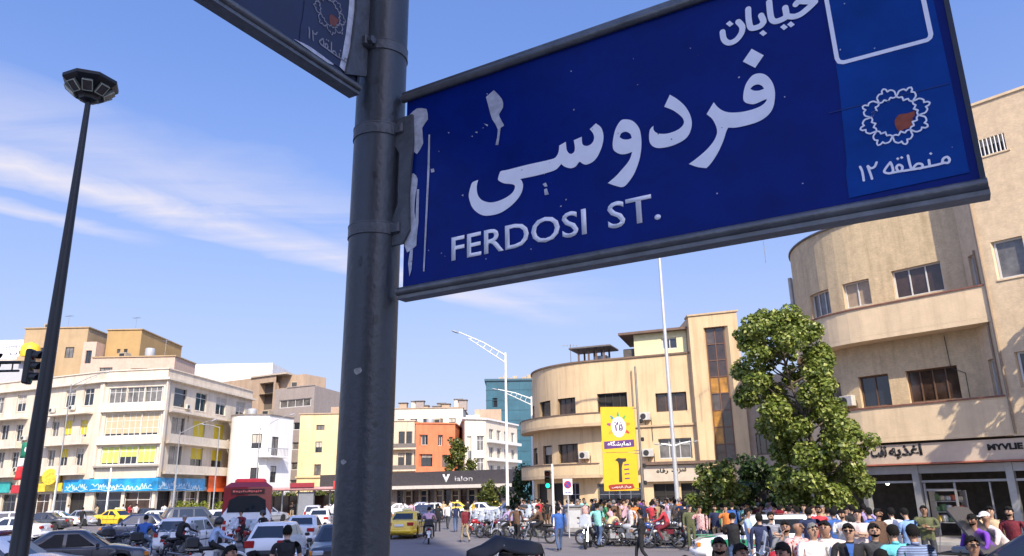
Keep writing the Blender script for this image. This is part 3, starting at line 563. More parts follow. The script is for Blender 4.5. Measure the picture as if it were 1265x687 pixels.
for bay in (0, 1, 2):
    q = L1-1.2-bay*11.2
    for z, bl in ((9.15, YELB), (5.95, YELB)):
        aw(q-2.1, q-.9, z, z+2.0, nx=2, ny=1, fw=.075, blind=bl if bay == 0 and z > 6 else None, bl=.8)
        aw(q-4.9, q-3.5, z, z+2.1, nx=2, fw=.075, blind=bl if bay == 0 else None, bl=.75 if z > 6 else .45)
        aw(q-6.9, q-5.7, z, z+2.0, nx=2, fw=.075, glass=GLASS2)
        aw(q-10.0, q-8.5, z+.2, z+1.9, nx=2, ny=1, fw=.075, sill=CREAM2)
for z, h, b_, ny in ((12.75, 1.75, None, 1), (9.1, 2.5, TANB, 2), (6.0, 2.0, LIMEB, 1)):
    for k in range(3):
        a = L1+.55+k*2.28; aw(a, a+2.2, z, z+h, nx=3, ny=ny, fw=.075, glass=GLASS2 if b_ is None else GLASS, blind=b_, bl=.86 if not (z < 7 and k == 1) else .55)
for s in (1.6, 6.2, 11.0, 16.2):
    aw(L2+s, L2+s+2.5, 12.4, 14.6, nx=2 if s > 2 else 1, ny=1, fw=.075, sill=CREAM2)
    for z in (9.0, 5.8): aw(L2+s+.1, L2+s+2.7, z, z+2.3, nx=2, fw=.075, blind=YELB if s in (6.2, 11.0) else None, bl=.55 if z < 7 else .8)
SH = [(L1-.6-2.9*(k+1), L1-.6-2.9*k-.35) for k in range(13)]+[(L1+.35, L1+3.65), (L1+4.05, L2-.35)]+[(L2+.5+2.8*k, L2+.5+2.8*k+2.45) for k in range(7)]
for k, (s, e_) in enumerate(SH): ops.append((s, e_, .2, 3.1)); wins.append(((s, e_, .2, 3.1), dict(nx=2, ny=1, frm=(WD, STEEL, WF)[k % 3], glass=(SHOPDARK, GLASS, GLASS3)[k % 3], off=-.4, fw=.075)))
wall('wall', CREAM, A, PA, 0, 16.4, ops, depth=.28)
for o, k in wins: window(A, PA, o, **{'off': -.2, **k})
strip('cornice', CREAM2, A, PA, 0, L3, 0.003, .55, 15.15, 15.4); strip('parapet_coping', CREAM2, A, PA, 0, L3, -.3, .12, 16.402, 16.52)
strip('bay_panel', CREAM2, A, PA, L1+.15, L2-.15, .003, .42, 8.15, 9.0); strip('bay_panel', CREAM2, A, PA, L1+.15, L2-.15, .003, .42, 11.75, 12.65)
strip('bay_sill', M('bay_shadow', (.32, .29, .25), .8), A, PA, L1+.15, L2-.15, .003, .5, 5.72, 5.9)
for bay in (0, 1, 2):
    q = L1-1.2-bay*11.2
    for z in (5.0, 8.3, 11.7):
        strip('balcony', CREAM2, A, PA, q-7.4, q-.2, .003, 1.15, z, z+.2)
        if z < 11: strip('balcony_parapet', CREAM, A, PA, q-7.4, q-.2, 1.0, 1.152, z+.203, z+1.05)
for s0, s1 in ((.8, 14.4),):
    for z in (4.9, 8.2, 11.6):
        strip('balcony', CREAM2, A, PA, L2+s0, L2+s1, .003, 1.1, z, z+.22)
        if z < 11: strip('balcony_parapet', CREAM, A, PA, L2+s0, L2+s1, .95, 1.102, z+.223, z+1.0)
for s in (L1, L2): strip('corner_pier', CREAM2, A, PA, s-.45 if s == L1 else s-.15, s+.15 if s == L1 else s+.45, .004, .3, 4.6, 15.1)
shell(A, PA, [(-60, 125), (-86, 118)], 16.4, CREAM, ROOFM, 15.9)
BANNER = M('blue_banner', (.02, .30, .62), .5, var=.5, sc=.9)
strip('shop_fascia', M('fascia_grey', (.30, .28, .27), .7), A, PA, 1, L3-1, .003, .35, 3.2, 3.55)
AWN = [('teal awning', (.03, .35, .33)), ('yellow sign', (.75, .50, .03)), ('red awning', (.55, .03, .03))]
bn = tag(strip('banner', BANNER, None, PA, L1-4.2, L2+9.5, .36, .42, 3.15, 4.5), 'long blue and white banner stretched over the shop fronts of the cream apartment block', 'banner')
ms = []; rs_ = random.Random(9); SEGB = [(L1-3.9, L1-.1), (L1+.1, L2-.1), (L2+.1, L2+9.2)]
for sa, sb in SEGB:
    n0 = PA.normal((sa+sb)/2); o_ = PA.at(sa, .424, 3.15); Fq = frame(o_, PA.dir((sa+sb)/2), n0); x = .2
    while x < sb-sa-.7:
        w_ = rs_.uniform(.35, .9); y0_ = rs_.uniform(.3, .75); am = rs_.uniform(.12, .3); me = fill([ribbon([Vector((x+w_*q/8, y0_+am*sin(q*1.1+x*2))) for q in range(9)], rs_.uniform(.05, .12))], .01); me.transform(Fq); ms.append(me); x += w_*rs_.uniform(.7, 1.2)
    Fz = [Vector((x_*(sb-sa)/12, .18+.1*sin(x_*1.3))) for x_ in range(13)]; me = fill([ribbon(Fz, .05)], .01); me.transform(Fq); ms.append(me)
me = merged(ms); me.materials.append(M('banner_white', (.60, .74, .80), .5, var=.2)); link('white_strokes', me, bn)
def shopsign(s0, s1, z0, z1, col, label, name='shop_sign', out=.5, txt=None):
    o = strip(name, M('sign_'+name+str(round(s0)), col, .5, var=.25, sc=1.5), None, PA, s0, s1, .36, out, z0, z1); tag(o, label, 'shop sign'); return o
shopsign(L1-8.6, L1-4.4, 3.3, 4.2, (.75, .55, .05), 'yellow shop sign left of the blue banner on the cream block')
shopsign(L1-8.6, L1-4.9, 4.3, 4.98, (.10, .09, .11), 'dark grey shop sign under a balcony of the cream block')
shopsign(L1-13, L1-9.5, 3.2, 4.1, (.45, .03, .04), 'dark red shop sign beside the flag pole')
shopsign(L1-19, L1-13.4, 3.3, 4.5, (.04, .36, .34), 'teal shop sign at the far left of the cream block')
shopsign(L1-27, L1-20, 3.3, 4.4, (.03, .22, .20), 'dark green shop sign at the left edge')
rs = shopsign(L2+10.2, L2+17.5, 3.0, 5.2, (.80, .13, .03), 'orange red shop sign above the yellow green hedge')
# a round yellow sign on the banner's corner
b = MB(); q = PA.at(L1-5.5, 1.3, 4.85); b.lathe([(.02, -.09), (.85, -.09), (.9, 0), (.85, .09), (.02, .09)], n=24, axis='Y'); rd = thing('round_sign', 'round yellow hanging sign above the left end of the blue banner', 'sign', q, 0)
b.build('disc', M('round_yellow', (.72, .50, .04), .5, var=.45, sc=4), rd, 40); b = MB(); b.tube((0, .05, 0), (0, 1.3, .3), .03); b.build('bracket', STEEL, rd)
# rooftop structures behind A
TAN = M('tan_brick', (.42, .30, .17), .85, var=.12, sc=.5, dirt=.35); TAN2 = M('ochre_brick', (.42, .27, .11), .85, var=.12, sc=.5, dirt=.2); PINKB = M('pink_render', (.55, .40, .31), .85, var=.1, dirt=.3)
def block(name, label, cat, x0, x1, y0, y1, z0, z1, m, wnd=(), roof=ROOFM, frm=WD, glass=GLASS, group=None, cop=None):
    """plain block seen from the south; wnd: (u, z, width, height) on its front"""
    r = thing(name, label, cat, (0, 0, 0), 0, group); P_ = Path([(x0, y1), (x0, y0), (x1, y0), (x1, y1)]); l = P_.l[1]
    o = [(l+u, l+u+ww, z, z+h) for u, z, ww, h in wnd]; wall('wall', m, r, P_, z0, z1, o, .2)
    for q_ in o: window(r, P_, q_, -.15, nx=2 if q_[1]-q_[0] < 1.8 else 3, frm=frm, glass=glass, fw=.07)
    wall('back_wall', m, r, Path([(x1, y1), (x0, y1)]), z0, z1)
    mb = MB(); mb.add([(x0, y0, z1-.3), (x1, y0, z1-.3), (x1, y1, z1-.3), (x0, y1, z1-.3)], [(0, 1, 2, 3)]); mb.build('roof', roof, r)
    if cop: strip('coping', cop, r, P_, 0, P_.L, -.2, .15, z1+.002, z1+.15)
    return r, P_
block('brick_tower', 'tan brick tower block behind the roof of the cream apartment block', 'building', -68, -59.2, 102, 115, 0, 25.4, TAN, [(6, 21.2, 1.2, 1.5), (2.5, 21.2, 1.2, 1.5), (2.5, 17.6, 1.2, 1.5)], cop=TAN)
block('brick_building', 'pinkish rendered building between the two brick blocks behind the cream block', 'building', -59, -57.2, 101, 112, 0, 23.2, PINKB, [(.4, 20.2, .9, 1.8)])
block('ochre_building', 'ochre brick building with a blank sunlit wall above the cream block', 'building', -57, -52.2, 103, 116, 0, 25.2, TAN2, [(1.6, 21.9, .5, .6), (2.6, 21.9, .5, .6)], cop=TAN)
block('rooftop_house', 'low pink rooftop house with a flat roof on the cream apartment block', 'rooftop house', -55.5, -44.6, 97.5, 104, 15.95, 20.3, PINKB, [(1, 17.9, 1.8, 1.1), (5.2, 17.6, 2.2, 1.2)], cop=TAN)
block('rooftop_house', 'small grey and white rooftop house at the left edge behind the traffic light', 'rooftop house', -76, -65.5, 99, 106, 15.95, 20.4, M('grey_render', (.42, .42, .44), .8, var=.1), [(3, 17.4, 1.6, 1.2)], cop=CREAM2)
bb = thing('billboard', 'white rooftop billboard with two lines of dark lettering at the left edge', 'billboard', (-69.5, 104, 20.0)); b = MB(); b.box((0, 0, 2.9), (9, .3, 2.7)); b.build('panel', M('billboard_white', (.78, .78, .8), .5, var=.05), bb)
for zz_, ww in ((3.4, 6.4), (2.4, 4.6)): text('lettering', 'میدان فردوسی' if ww > 5 else 'تهران', ww*.8, .62, M('billboard_ink', (.08, .09, .14), .5), bb, frame((.4, -.152, zz_), (1, 0, 0), (0, -1, 0)), .02, .004, True)
for x in (-3.6, 0, 3.6): b = MB(); b.tube((x, .25, -4), (x, .25, 1.6), .1); b.build('post', STEEL, bb)
yt = thing('roof_tank', 'bright yellow water tank on a roof above the traffic light', 'tank', (-64.9, 99.0, 20.65)); b = MB(); b.lathe([(1.1, .15), (1.15, .3), (1.15, 1.5), (.9, 1.9), (.3, 2.1), (.25, 2.2), (.05, 2.2)], n=20); b.build('tank_body', M('tank_yellow', (.78, .50, .03), .5, var=.1), yt, 40)
b = MB(); b.box((0, 0, -.15), (2.0, 2.0, .6)); b.build('base', TAN, yt)

# ------------------------------------------------------------------ C: white corner building, D: brown block, E: cream building
WHT = M('white_render', (.76, .74, .71), .8, var=.06, sc=.6, dirt=.3, dsc=.5)
C = thing('corner_building', 'small white building with a rounded corner and one balcony', 'building')
PC = Path([(-36.2, 103.5), (-36.2, 97.2)]+arc(-33.9, 97.2, 2.3, 180, 285, 8)+[(-30.9, 95.5), (-29.3, 100.5)])
sW = PC.l[10]; sX = PC.l[11]; ops = [(sW+.5, sW+1.7, 8.1, 9.9), (sX+.8, sX+2.2, 7.3, 9.6), (sW+.6, sW+1.6, 4.4, 5.8), (sX+.9, sX+2.1, 4.0, 6.0)]
for k in range(9): ops.append((2.5, 3.5, 3.4+k*.95, 4.1+k*.95)) if k < 9 else None
for s in (sW+.05, sX+.8): ops.append((s, s+2.0, .3, 2.9))
wall('wall', WHT, C, PC, 0, 12.2, ops, .2)
for i, o in enumerate(ops): window(C, PC, o, -.15, nx=2, frm=WD if i < 4 else WF, glass=GLASS if i != 1 else GLASS2, fw=.08)
strip('coping', M('dark_coping', (.2, .17, .15), .8), C, PC, 0, PC.L, -.2, .12, 12.202, 12.34); strip('balcony', WHT, C, PC, sW+1.3, PC.l[-2]+3.2, .003, 1.1, 7.0, 7.2)
b = MB()
for k in range(16):
    q = PC.at(sW+1.35+k*.27, 1.05); b.tube((q.x, q.y, 7.2), (q.x, q.y, 8.1), .025, n=5)
q0, q1 = PC.at(sW+1.3, 1.05, 8.12), PC.at(PC.l[-2]+3.1, 1.05, 8.12); b.tube(q0, q1, .04, n=6); b.build('railing', STEEL, C)
shell(C, PC, [(-33, 106)], 12.2, WHT, ROOFM)
GBR = M('grey_brown_render', (.33, .28, .25), .85, var=.12, dirt=.3); BRN = M('brown_render', (.45, .33, .23), .85, var=.12, sc=.5, dirt=.45)
D = thing('brown_building', 'brown office block with strip windows and an open rooftop loggia', 'building')
PD = Path([(-48, 122), (-36.8, 115.5), (-29.8, 112), (-26.7, 126)])
l1, l2 = PD.l[1], PD.l[2]; ops = [(l1-3.6, l1-.5, 15.2, 19.4), (l1-3.4, l1-.3, 12.6, 14.3)]
for z, h in ((15.2, 1.2), (11.8, 1.1), (8.9, 1.1), (6.0, 1.1), (3.6, 1.0)): ops.append((l1+1.0, l2-.5, z, z+h))
wall('wall', GBR, D, PD, 0, 18.2, [o for o in ops if o[2] < 15.2 or o[0] > l1], .3, s0=l1); wall('wall', BRN, D, PD, 0, 20.4, ops[:2], 1.2, s1=l1)
for o in ops[2:]: window(D, PD, o, -.2, nx=4, frm=WF, glass=GLASS if o[2] != 8.9 else GLASS2, fw=.1)
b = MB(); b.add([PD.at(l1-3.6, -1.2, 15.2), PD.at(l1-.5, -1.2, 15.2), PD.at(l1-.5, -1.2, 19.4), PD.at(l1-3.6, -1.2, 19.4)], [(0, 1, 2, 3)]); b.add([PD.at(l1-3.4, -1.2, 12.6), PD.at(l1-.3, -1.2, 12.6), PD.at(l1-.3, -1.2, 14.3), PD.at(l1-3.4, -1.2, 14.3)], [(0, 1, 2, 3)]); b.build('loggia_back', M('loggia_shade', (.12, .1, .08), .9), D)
strip('roof_slab', M('roof_edge', (.5, .42, .33), .8), D, PD, l1-5.5, l1+2.2, -3, .25, 20.402, 20.65); strip('roof_slab', GBR, D, PD, l1+2.4, l2, -2.5, .1, 18.202, 18.35)
mb = MB(); mb.box((-34, 118.5, 19.3), (6.4, 5, 2.2), radians(-26)); mb.build('penthouse', BRN, D)
shell(D, PD, [(-33, 136), (-52, 132)], 18.0, BRN, ROOFM)
block('office_block', 'white and glass office block far behind the cream apartment block', 'building', -61, -44.8, 138, 150, 0, 26.2, WHT, [(1.5+k*2.6, 20.2, 2.0, 2.2) for k in range(5)])
YEL = M('yellow_render', (.68, .53, .30), .8, var=.1, sc=.6, dirt=.5)
E_, PE = block('yellow_building', 'pale yellow building with one column of four small windows', 'building', -30.3, -22.2, 107, 121, 0, 13.4, YEL, [(2.3, 11.2, 1.2, .7), (2.3, 8.1, 1.0, 1.5), (2.3, 5.0, 1.0, 1.5), (2.3, 2.0, 1.0, 1.5)], cop=BRN)
strip('string_course', M('ledge_ochre', (.6, .45, .25), .8), E_, PE, PE.l[1]+.02, PE.l[2]-.02, .003, .2, 4.7, 4.9); strip('drainpipe', GBR, E_, PE, PE.l[1]+5.4, PE.l[1]+5.5, .003, .12, 1, 10.6)
block('roof_shed', 'brown tin roof shed on top of the pale yellow building', 'shed', -26.5, -22.4, 109, 113, 13.05, 14.6, BRN)

# ------------------------------------------------------------------ centre background (right of the sign post)
ORG = M('orange_render', (.60, .19, .085), .8, var=.14, sc=.6, dirt=.5); OLD = M('old_cream', (.60, .49, .36), .85, var=.1, dirt=.45); PALE = M('pale_render', (.68, .60, .48), .85, var=.08, dirt=.35)
b1, P1 = block('old_house', 'old beige house with two balconies beside the orange house', 'house', -24.5, -15.8, 120, 132, 0, 13.4, OLD, [(u, z, 1.0, 1.9) for u in (1.2, 3.4, 6.2, 7.4) for z in (6.6, 9.9)], cop=OLD)
for z in (5.7, 9.0): strip('balcony', OLD, b1, P1, P1.l[1]+.3, P1.l[2]-.4, .003, .9, z, z+.25); strip('railing', M('iron', (.15, .13, .12), .6), b1, P1, P1.l[1]+.3, P1.l[2]-.4, .84, .88, z+.253, z+.9)
b2 = thing('orange_house', 'orange red house with flared balconies and small square windows', 'house'); P2 = Path([(-15.7, 132), (-15.7, 120.2), (-9.6, 122.5), (-9.2, 132)])
l1 = P2.l[1]; ops = [(l1+.6, l1+2.0, 9.7, 11.3), (l1+3.7, l1+4.5, 9.6, 11.3), (l1+5.5, l1+6.2, 9.7, 11.0), (l1+.6, l1+2.8, 6.4, 8.3), (l1+4.4, l1+6.0, 6.3, 8.2)]
wall('wall', ORG, b2, P2, 0, 13.0, ops, .5)
for o in ops: window(b2, P2, o, -.45, nx=2, frm=WF if o[2] > 9 else WD, fw=.07)
strip('balcony', ORG, b2, P2, l1+.3, l1+6.3, .003, .7, 5.4, 6.2); strip('coping', ORG, b2, P2, 0, P2.L, -.2, .15, 13.002, 13.2); shell(b2, P2, [], 13.0, ORG, ROOFM)
b3 = thing('white_apartment', 'white apartment building with tall stairwell glazing and terraces stepping back', 'building'); P3 = Path([(-9.4, 133), (-7.8, 118.6), (-4.6, 120), (.4, 133), (-2, 140)])
l1, l2 = P3.l[1], P3.l[2]; ops = [(l1+.3, l1+1.1, 4.2, 10.8)]+[(l1+2.0, l1+3.3, z, z+2.3) for z in (5.2, 8.6)]+[(l2+1.4+k*3.2, l2+3.2+k*3.2, z, z+1.7) for k in range(4) for z in (4.8, 7.6, 10.4)]
wall('wall', PALE, b3, P3, 0, 13.4, ops, .3)
for o in ops: window(b3, P3, o, -.25, nx=2, ny=1 if o[3]-o[2] > 2 else 0, frm=WF, glass=GLASS2 if o[0] > l1+1.5 else GLASS, fw=.09)
for z in (4.3, 7.1, 9.9): strip('balcony', WHT, b3, P3, l2+.4, P3.l[3]-.3, .003, .8, z, z+.45)
strip('coping', WHT, b3, P3, 0, P3.L, -.2, .3, 13.402, 13.65); shell(b3, P3, [(-6, 142)], 13.4, PALE, ROOFM)
mb = MB(); mb.box((-4.4, 128, 14.4), (4.4, 5, 2.4)); mb.build('penthouse', BRN, b3); mb = MB(); mb.box((-6.8, 125.5, 13.8), (2.2, 3, 1.5)); mb.build('stair_house', WHT, b3)
block('brick_terrace', 'low jumbled brick and plaster building seen above the orange house', 'building', -30, -9.6, 141, 155, 0, 17.6, PALE, [(1+k*2.4, 14.3, 1.3, 1.4) for k in range(8)], cop=BRN)
for k in range(9):
    x = -21+k*1.35+.5*((k*5) % 3); z = 17.3; r_ = thing('roof_hut', 'small %s roof hut, %s of nine in line above the old houses' % (('brown', 'cream', 'grey')[k % 3], ('first', 'second', 'third', 'fourth', 'fifth', 'sixth', 'seventh', 'eighth', 'ninth')[k]+' from left'), 'roof hut', (x, 142.6+.3*(k % 2), z), 0, 'roof huts above the old houses')
    h = .7+R.random()*1.6; b = MB(); b.box((0, 0, h/2), (1.5, 1.6, h)); b.build('wall', (BRN, PALE, GBR)[k % 3], r_); b = MB(); b.box((0, 0, h+.06), (1.8, 2.0, .12)); b.build('roof', ROOFM, r_)
TEAL = M('teal_glass', (.035, .115, .155), .3, var=.22, sc=.35, spec=.6); TEALF = M('teal_panel', (.03, .09, .125), .5, var=.15)
T = thing('teal_tower', 'teal blue glass office tower standing behind the curved cream building', 'building'); PT = Path([(-5.6, 165), (-5.6, 150), (8, 150.5), (12, 165)])
wall('wall', TEAL, T, PT, 0, 23.8, [(PT.l[1]+1.2, PT.l[1]+2.2, 18.6, 20.4)], .4)
mb = MB()
for z in range(2, 24, 2):
    for s0, s1 in ((0, PT.l[1]), (PT.l[1], PT.l[2])):
        a, b_ = PT.at(s0+.02, .03, z), PT.at(s1-.02, .03, z); mb.tube(a, b_, .045, n=4)
for k in range(7): a = PT.at(PT.l[1]+.1+k*2.2, .03, 0); mb.tube(a, a+Vector((0, 0, 23.7)), .045, n=4)
mb.build('glazing_bars', TEALF, T); o = (PT.l[1]+1.2, PT.l[1]+2.2, 18.6, 20.4); window(T, PT, o, -.3, nx=1, frm=WD)
strip('coping', TEALF, T, PT, 0, PT.L, -.3, .3, 23.802, 24.2); shell(T, PT, [], 23.8, TEAL, ROOFM)
mb = MB()
for k in range(11): x = -3.6+k*.95; h = 1.0+.8*((k*7) % 5)/4; mb.box((x, 154, 23.5+h/2), (.85, 3, h))
mb.build('plant_room', M('plant_tan', (.50, .38, .24), .8, var=.3, sc=2), T)
# low dark shopping gallery with a lettered fascia
GAL = thing('shop_gallery', 'long low shopping gallery with a dark lettered fascia and a pale canopy edge', 'building'); PG_ = Path([(-26, 104), (-15.6, 100), (-1.2, 91.8), (0.5, 97)])
ops = [(s, s+1.0, .35, 2.75) for s in [PG_.l[1]+.4+k*1.22 for k in range(13)]]+[(s, s+1.0, .35, 2.75) for s in [.6+k*1.22 for k in range(8)]]
wall('wall', M('gallery_wall', (.16, .13, .11), .7, var=.2), GAL, PG_, 0, 2.9, ops, .3)
for i, o in enumerate(ops): window(GAL, PG_, o, -.25, nx=1, ny=1, frm=M('tan_frame', (.42, .33, .2), .5) if i % 2 else WD, glass=GLASS3 if i % 3 else GLASS, fw=.09)
strip('canopy', M('canopy_edge', (.62, .55, .47), .6), GAL, PG_, 0, PG_.l[2], .003, 1.3, 2.9, 3.3)
strip('fascia', M('fascia_dark', (.055, .048, .05), .6, var=.2), GAL, PG_, 0, PG_.L, -.6, .5, 3.303, 4.95); shell(GAL, PG_, [(-24, 112)], 4.8, OLD, ROOFM, 4.7)
lettering(GAL, PG_, PG_.l[1]+8.1, .51, 4.1, 'V', 1.1, .95, WHITE, bold=.05); lettering(GAL, PG_, PG_.l[1]+10.6, .51, 4.0, 'ialon', 2.6, .6, M('dim_white', (.4, .38, .37), .5))
# ------------------------------------------------------------------ G: curved cream building (centre right)
SAND = M('sand_render', (.68, .50, .29), .82, var=.09, sc=.5, dirt=.65, dsc=.8, bump=.25, bsc=14); SAND2 = M('sand_ledge', (.56, .41, .25), .82, var=.1, sc=.7, dirt=.4)
G = thing('curved_building', 'cream building with a rounded end, ribbon balconies and a tall stair tower window', 'building')
PGb = Path(arc(8.48, 61.4, 7, 140, 246.6, 22)+[(19.6, 49.0), (22.5, 56)])
sc_ = PGb.l[22]; px2 = lambda x, y: PGb.s_at_px(x, y)
ops = []; W_ = []
def gw(x0, x1, z0, z1, y, **k): a, b = px2(x0, y), px2(x1, y); ops.append((a, b, z0, z1)); W_.append(((a, b, z0, z1), k))
gw(655, 660, 7.72, 8.95, 505, nx=1, frm=WD); gw(667, 680, 7.72, 9.0, 503, nx=1, frm=WD); gw(689, 711, 7.75, 9.0, 500, nx=3, frm=WD, glass=GLASS3); gw(738, 775, 7.7, 9.1, 497, nx=4, frm=WD, glass=SHOPDARK); gw(810, 848, 7.55, 8.85, 492, nx=3, frm=M('brown_wood', (.13, .07, .04), .6), glass=GLASS3)
gw(658, 664, 4.35, 5.6, 565, nx=1, frm=WD); gw(671, 682, 4.3, 5.65, 563, nx=1, frm=WD); gw(690, 714, 4.3, 5.65, 560, nx=3, frm=WD, glass=GLASS3); gw(748, 776, 4.3, 5.5, 560, nx=3, frm=WD); gw(814, 855, 4.35, 5.7, 555, nx=3, ny=1, frm=WF, glass=GLASS2)
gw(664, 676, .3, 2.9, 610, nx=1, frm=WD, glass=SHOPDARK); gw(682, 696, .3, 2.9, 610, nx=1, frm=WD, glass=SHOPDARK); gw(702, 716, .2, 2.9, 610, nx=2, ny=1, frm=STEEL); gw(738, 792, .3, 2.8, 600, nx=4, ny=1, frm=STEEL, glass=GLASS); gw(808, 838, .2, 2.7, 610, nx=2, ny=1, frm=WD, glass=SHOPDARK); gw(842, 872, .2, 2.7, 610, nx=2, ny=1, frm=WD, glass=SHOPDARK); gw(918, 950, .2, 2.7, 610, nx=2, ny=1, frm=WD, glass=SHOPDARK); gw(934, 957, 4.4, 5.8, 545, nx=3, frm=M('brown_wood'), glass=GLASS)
sT0, sT1 = px2(857, 500), px2(916, 500)
wall('wall', SAND, G, PGb, 0, 11.5, ops, .3, s1=sT0+.2); wall('wall', M('wing_render', (.47, .38, .29), .85, var=.1, dirt=.3), G, PGb, 0, 9.6, ops, .3, s0=sT1-.2)
for o, k in W_: window(G, PGb, o, **{'off': -.24, 'fw': .07, **k})
strip('coping', M('coping_brown', (.20, .13, .09), .8, var=.2), G, PGb, 0, sT0, -.3, .1, 11.502, 11.62)
sB = px2(752, 510); BAND = M('brown_ledge', (.17, .11, .08), .8, var=.2)
strip('balcony_slab', SAND2, G, PGb, 3, sB, .003, 1.0, 6.75, 6.95); strip('balcony_parapet', SAND, G, PGb, 3, sB, .86, 1.003, 6.953, 7.62); strip('balcony_coping', BAND, G, PGb, 3, sB, .82, 1.05, 7.622, 7.7)
sB2 = px2(745, 575)
strip('balcony_slab', SAND2, G, PGb, 3, sB2, .003, 1.0, 3.2, 3.4); strip('balcony_parapet', SAND, G, PGb, 3, sB2, .86, 1.003, 3.403, 4.12); strip('balcony_coping', BAND, G, PGb, 3, sB2, .82, 1.05, 4.122, 4.2)
strip('string_course', SAND2, G, PGb, sB+.02, sT0-.02, .003, .12, 6.55, 6.68)
a, b_ = px2(796, 590), px2(876, 590)
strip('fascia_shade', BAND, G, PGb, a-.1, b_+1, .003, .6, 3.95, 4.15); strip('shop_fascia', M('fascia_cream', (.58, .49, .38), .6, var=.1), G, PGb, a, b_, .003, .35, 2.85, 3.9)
lettering(G, PGb, px2(838, 582), .352, 3.55, 'سرمد', 1.0, .42, BLACK, True, .02); lettering(G, PGb, px2(818, 582), .352, 3.52, 'رفاه', .8, .36, BLACK, True, .02)
for x in (783, 866):
    s = px2(x, 520); strip('drainpipe', M('pipe_brown', (.28, .2, .14), .6), G, PGb, s, s+.09, .004, .1, 3.3, 10.6 if x < 800 else 11.4)
# stair tower
PTW = Path([PGb.at(sT0, -.4).to_2d(), PGb.at(sT0, .55).to_2d(), PGb.at(sT1, .55).to_2d(), PGb.at(sT1, -4).to_2d()])
l1 = PTW.l[1]; LT = PTW.l[2]-l1; o = (l1+LT*.30, l1+LT*.80, 4.0, 13.1)
wall('stair_tower', SAND, G, PTW, 0, 14.0, [o], .35); strip('tower_coping', SAND2, G, PTW, 0, PTW.L, -.25, .08, 14.002, 14.12)
F = PTW; A0, B0 = F.at(o[0], -.3), F.at(o[1], -.3); xd = (B0-A0); wd = xd.length; Fm = frame((A0.x, A0.y, 4.0), xd, F.normal(l1+.1))
mb = MB()
for i in range(3): mb.box(None, (.07, 9.1, .06), mat=Fm @ Matrix.Translation((.035+i*(wd-.07)/2, 4.55, .03)))
for j in range(9): mb.box(None, (wd, .06, .05), mat=Fm @ Matrix.Translation((wd/2, .03+j*9.04/8, .03)))
sw = mb.build('stair_window', M('rust_frame', (.16, .08, .05), .6), G)
g = MB()
STG = [GLASS3, M('amber_glass', (.42, .20, .03), .12, var=.5, sc=1.5), M('grey_glass', (.10, .08, .075), .12, var=.4)]
for j in range(8):
    for i in range(2): x = .04+i*(wd/2-.02); g.add([Fm @ Vector(v) for v in ((x, j*1.13+.02, .005), (x+wd/2-.05, j*1.13+.02, .005), (x+wd/2-.05, j*1.13+1.15, .005), (x, j*1.13+1.15, .005))], [(0, 1, 2, 3)], 1 if (j, i) in ((4, 0), (4, 1), (1, 0), (2, 0)) else (2 if (i+j*3) % 4 == 1 else 0))
g.build('glass', STG, sw)
# roof terrace room with a thin eave
s0, s1 = px2(783, 430), sT0-.05; PR_ = Path([PGb.at(s0, -5).to_2d(), PGb.at(s0, -.35).to_2d(), PGb.at(s1, -.35).to_2d()]); PALEY = M('pale_yellow_render', (.70, .64, .38), .8, var=.06, dirt=.2)
l1 = PR_.l[1]; o = (l1+2.0, l1+3.1, 12.0, 12.8); wall('roof_room', PALEY, G, PR_, 11.2, 13.25, [o], .2); window(G, PR_, o, -.15, nx=2, fw=.07)
q = [PGb.at(s0-1.1, .1).to_2d(), PGb.at(s1-.01, .1).to_2d(), PGb.at(s1-.01, -5).to_2d(), PGb.at(s0-1.1, -5).to_2d()]; slab('roof_eave', BAND, G, q, 13.25, 13.42)
shell(G, PGb, [(22, 64), (12, 70)], 9.6, SAND, ROOFM, 9.4)
mb = MB(); mb.add([PGb.at(t, -.1, 11.1) for t in [sT0*k/30 for k in range(31)]]+[Vector((20, 62, 11.1)), Vector((12, 69.5, 11.1))], [tuple(range(33))]); mb.build('roof', ROOFM, G)
wall('back_wall', SAND, G, Path([PGb.at(sT0, -.2).to_2d(), (20, 62), (12, 69.5), PGb.at(0).to_2d()]), 9.4, 11.5)
wall('tower_back', SAND, G, Path([PGb.at(sT1, -4).to_2d(), PGb.at(sT0, -4).to_2d(), PGb.at(sT0, -.4).to_2d()]), 9.0, 14.0)
mb = MB(); mb.add([(*PTW.p[0], 13.9), (*PTW.p[1], 13.9), (*PTW.p[2], 13.9), (*PTW.p[3], 13.9)], [(0, 1, 2, 3)]); mb.build('tower_roof', ROOFM, G)
# small pavilion on the roof, and two boxes
q = PGb.at(px2(722, 448), -2.0); pv = thing('roof_pavilion', 'small open roof pavilion with a flat overhanging tin roof on the curved building', 'pavilion', (q.x, q.y, 11.1), -.4)
b = MB(); b.bbox((0, 0, 1.68), (3.3, 2.4, .16), .04); b.bbox((0, 0, 1.80), (2.0, 1.5, .1), .03); b.build('roof', M('tin_dark', (.14, .12, .11), .6, var=.3), pv); b = MB()
for x in (-1.0, -.2, .4, 1.0):
    for y in (-.75, .75): b.box((x, y, .8), (.12, .12, 1.6))
b.build('post', BAND, pv); b = MB(); b.bbox((.6, .1, .55), (1.0, .9, 1.1), .04); b.build('cooler', STEEL, pv)
q = PGb.at(px2(777, 445), -1.2); ck = thing('air_cooler', 'dark roof air cooler box beside the pale yellow roof room', 'air cooler', (q.x, q.y, 11.1), -.4); b = MB(); b.bbox((0, 0, .75), (.9, .8, 1.0), .03); b.build('cabinet', M('cooler_dark', (.10, .09, .08), .6, var=.2), ck); b = MB(); b.box((0, 0, .125), (.8, .7, .25)); b.build('stand', STEEL, ck)

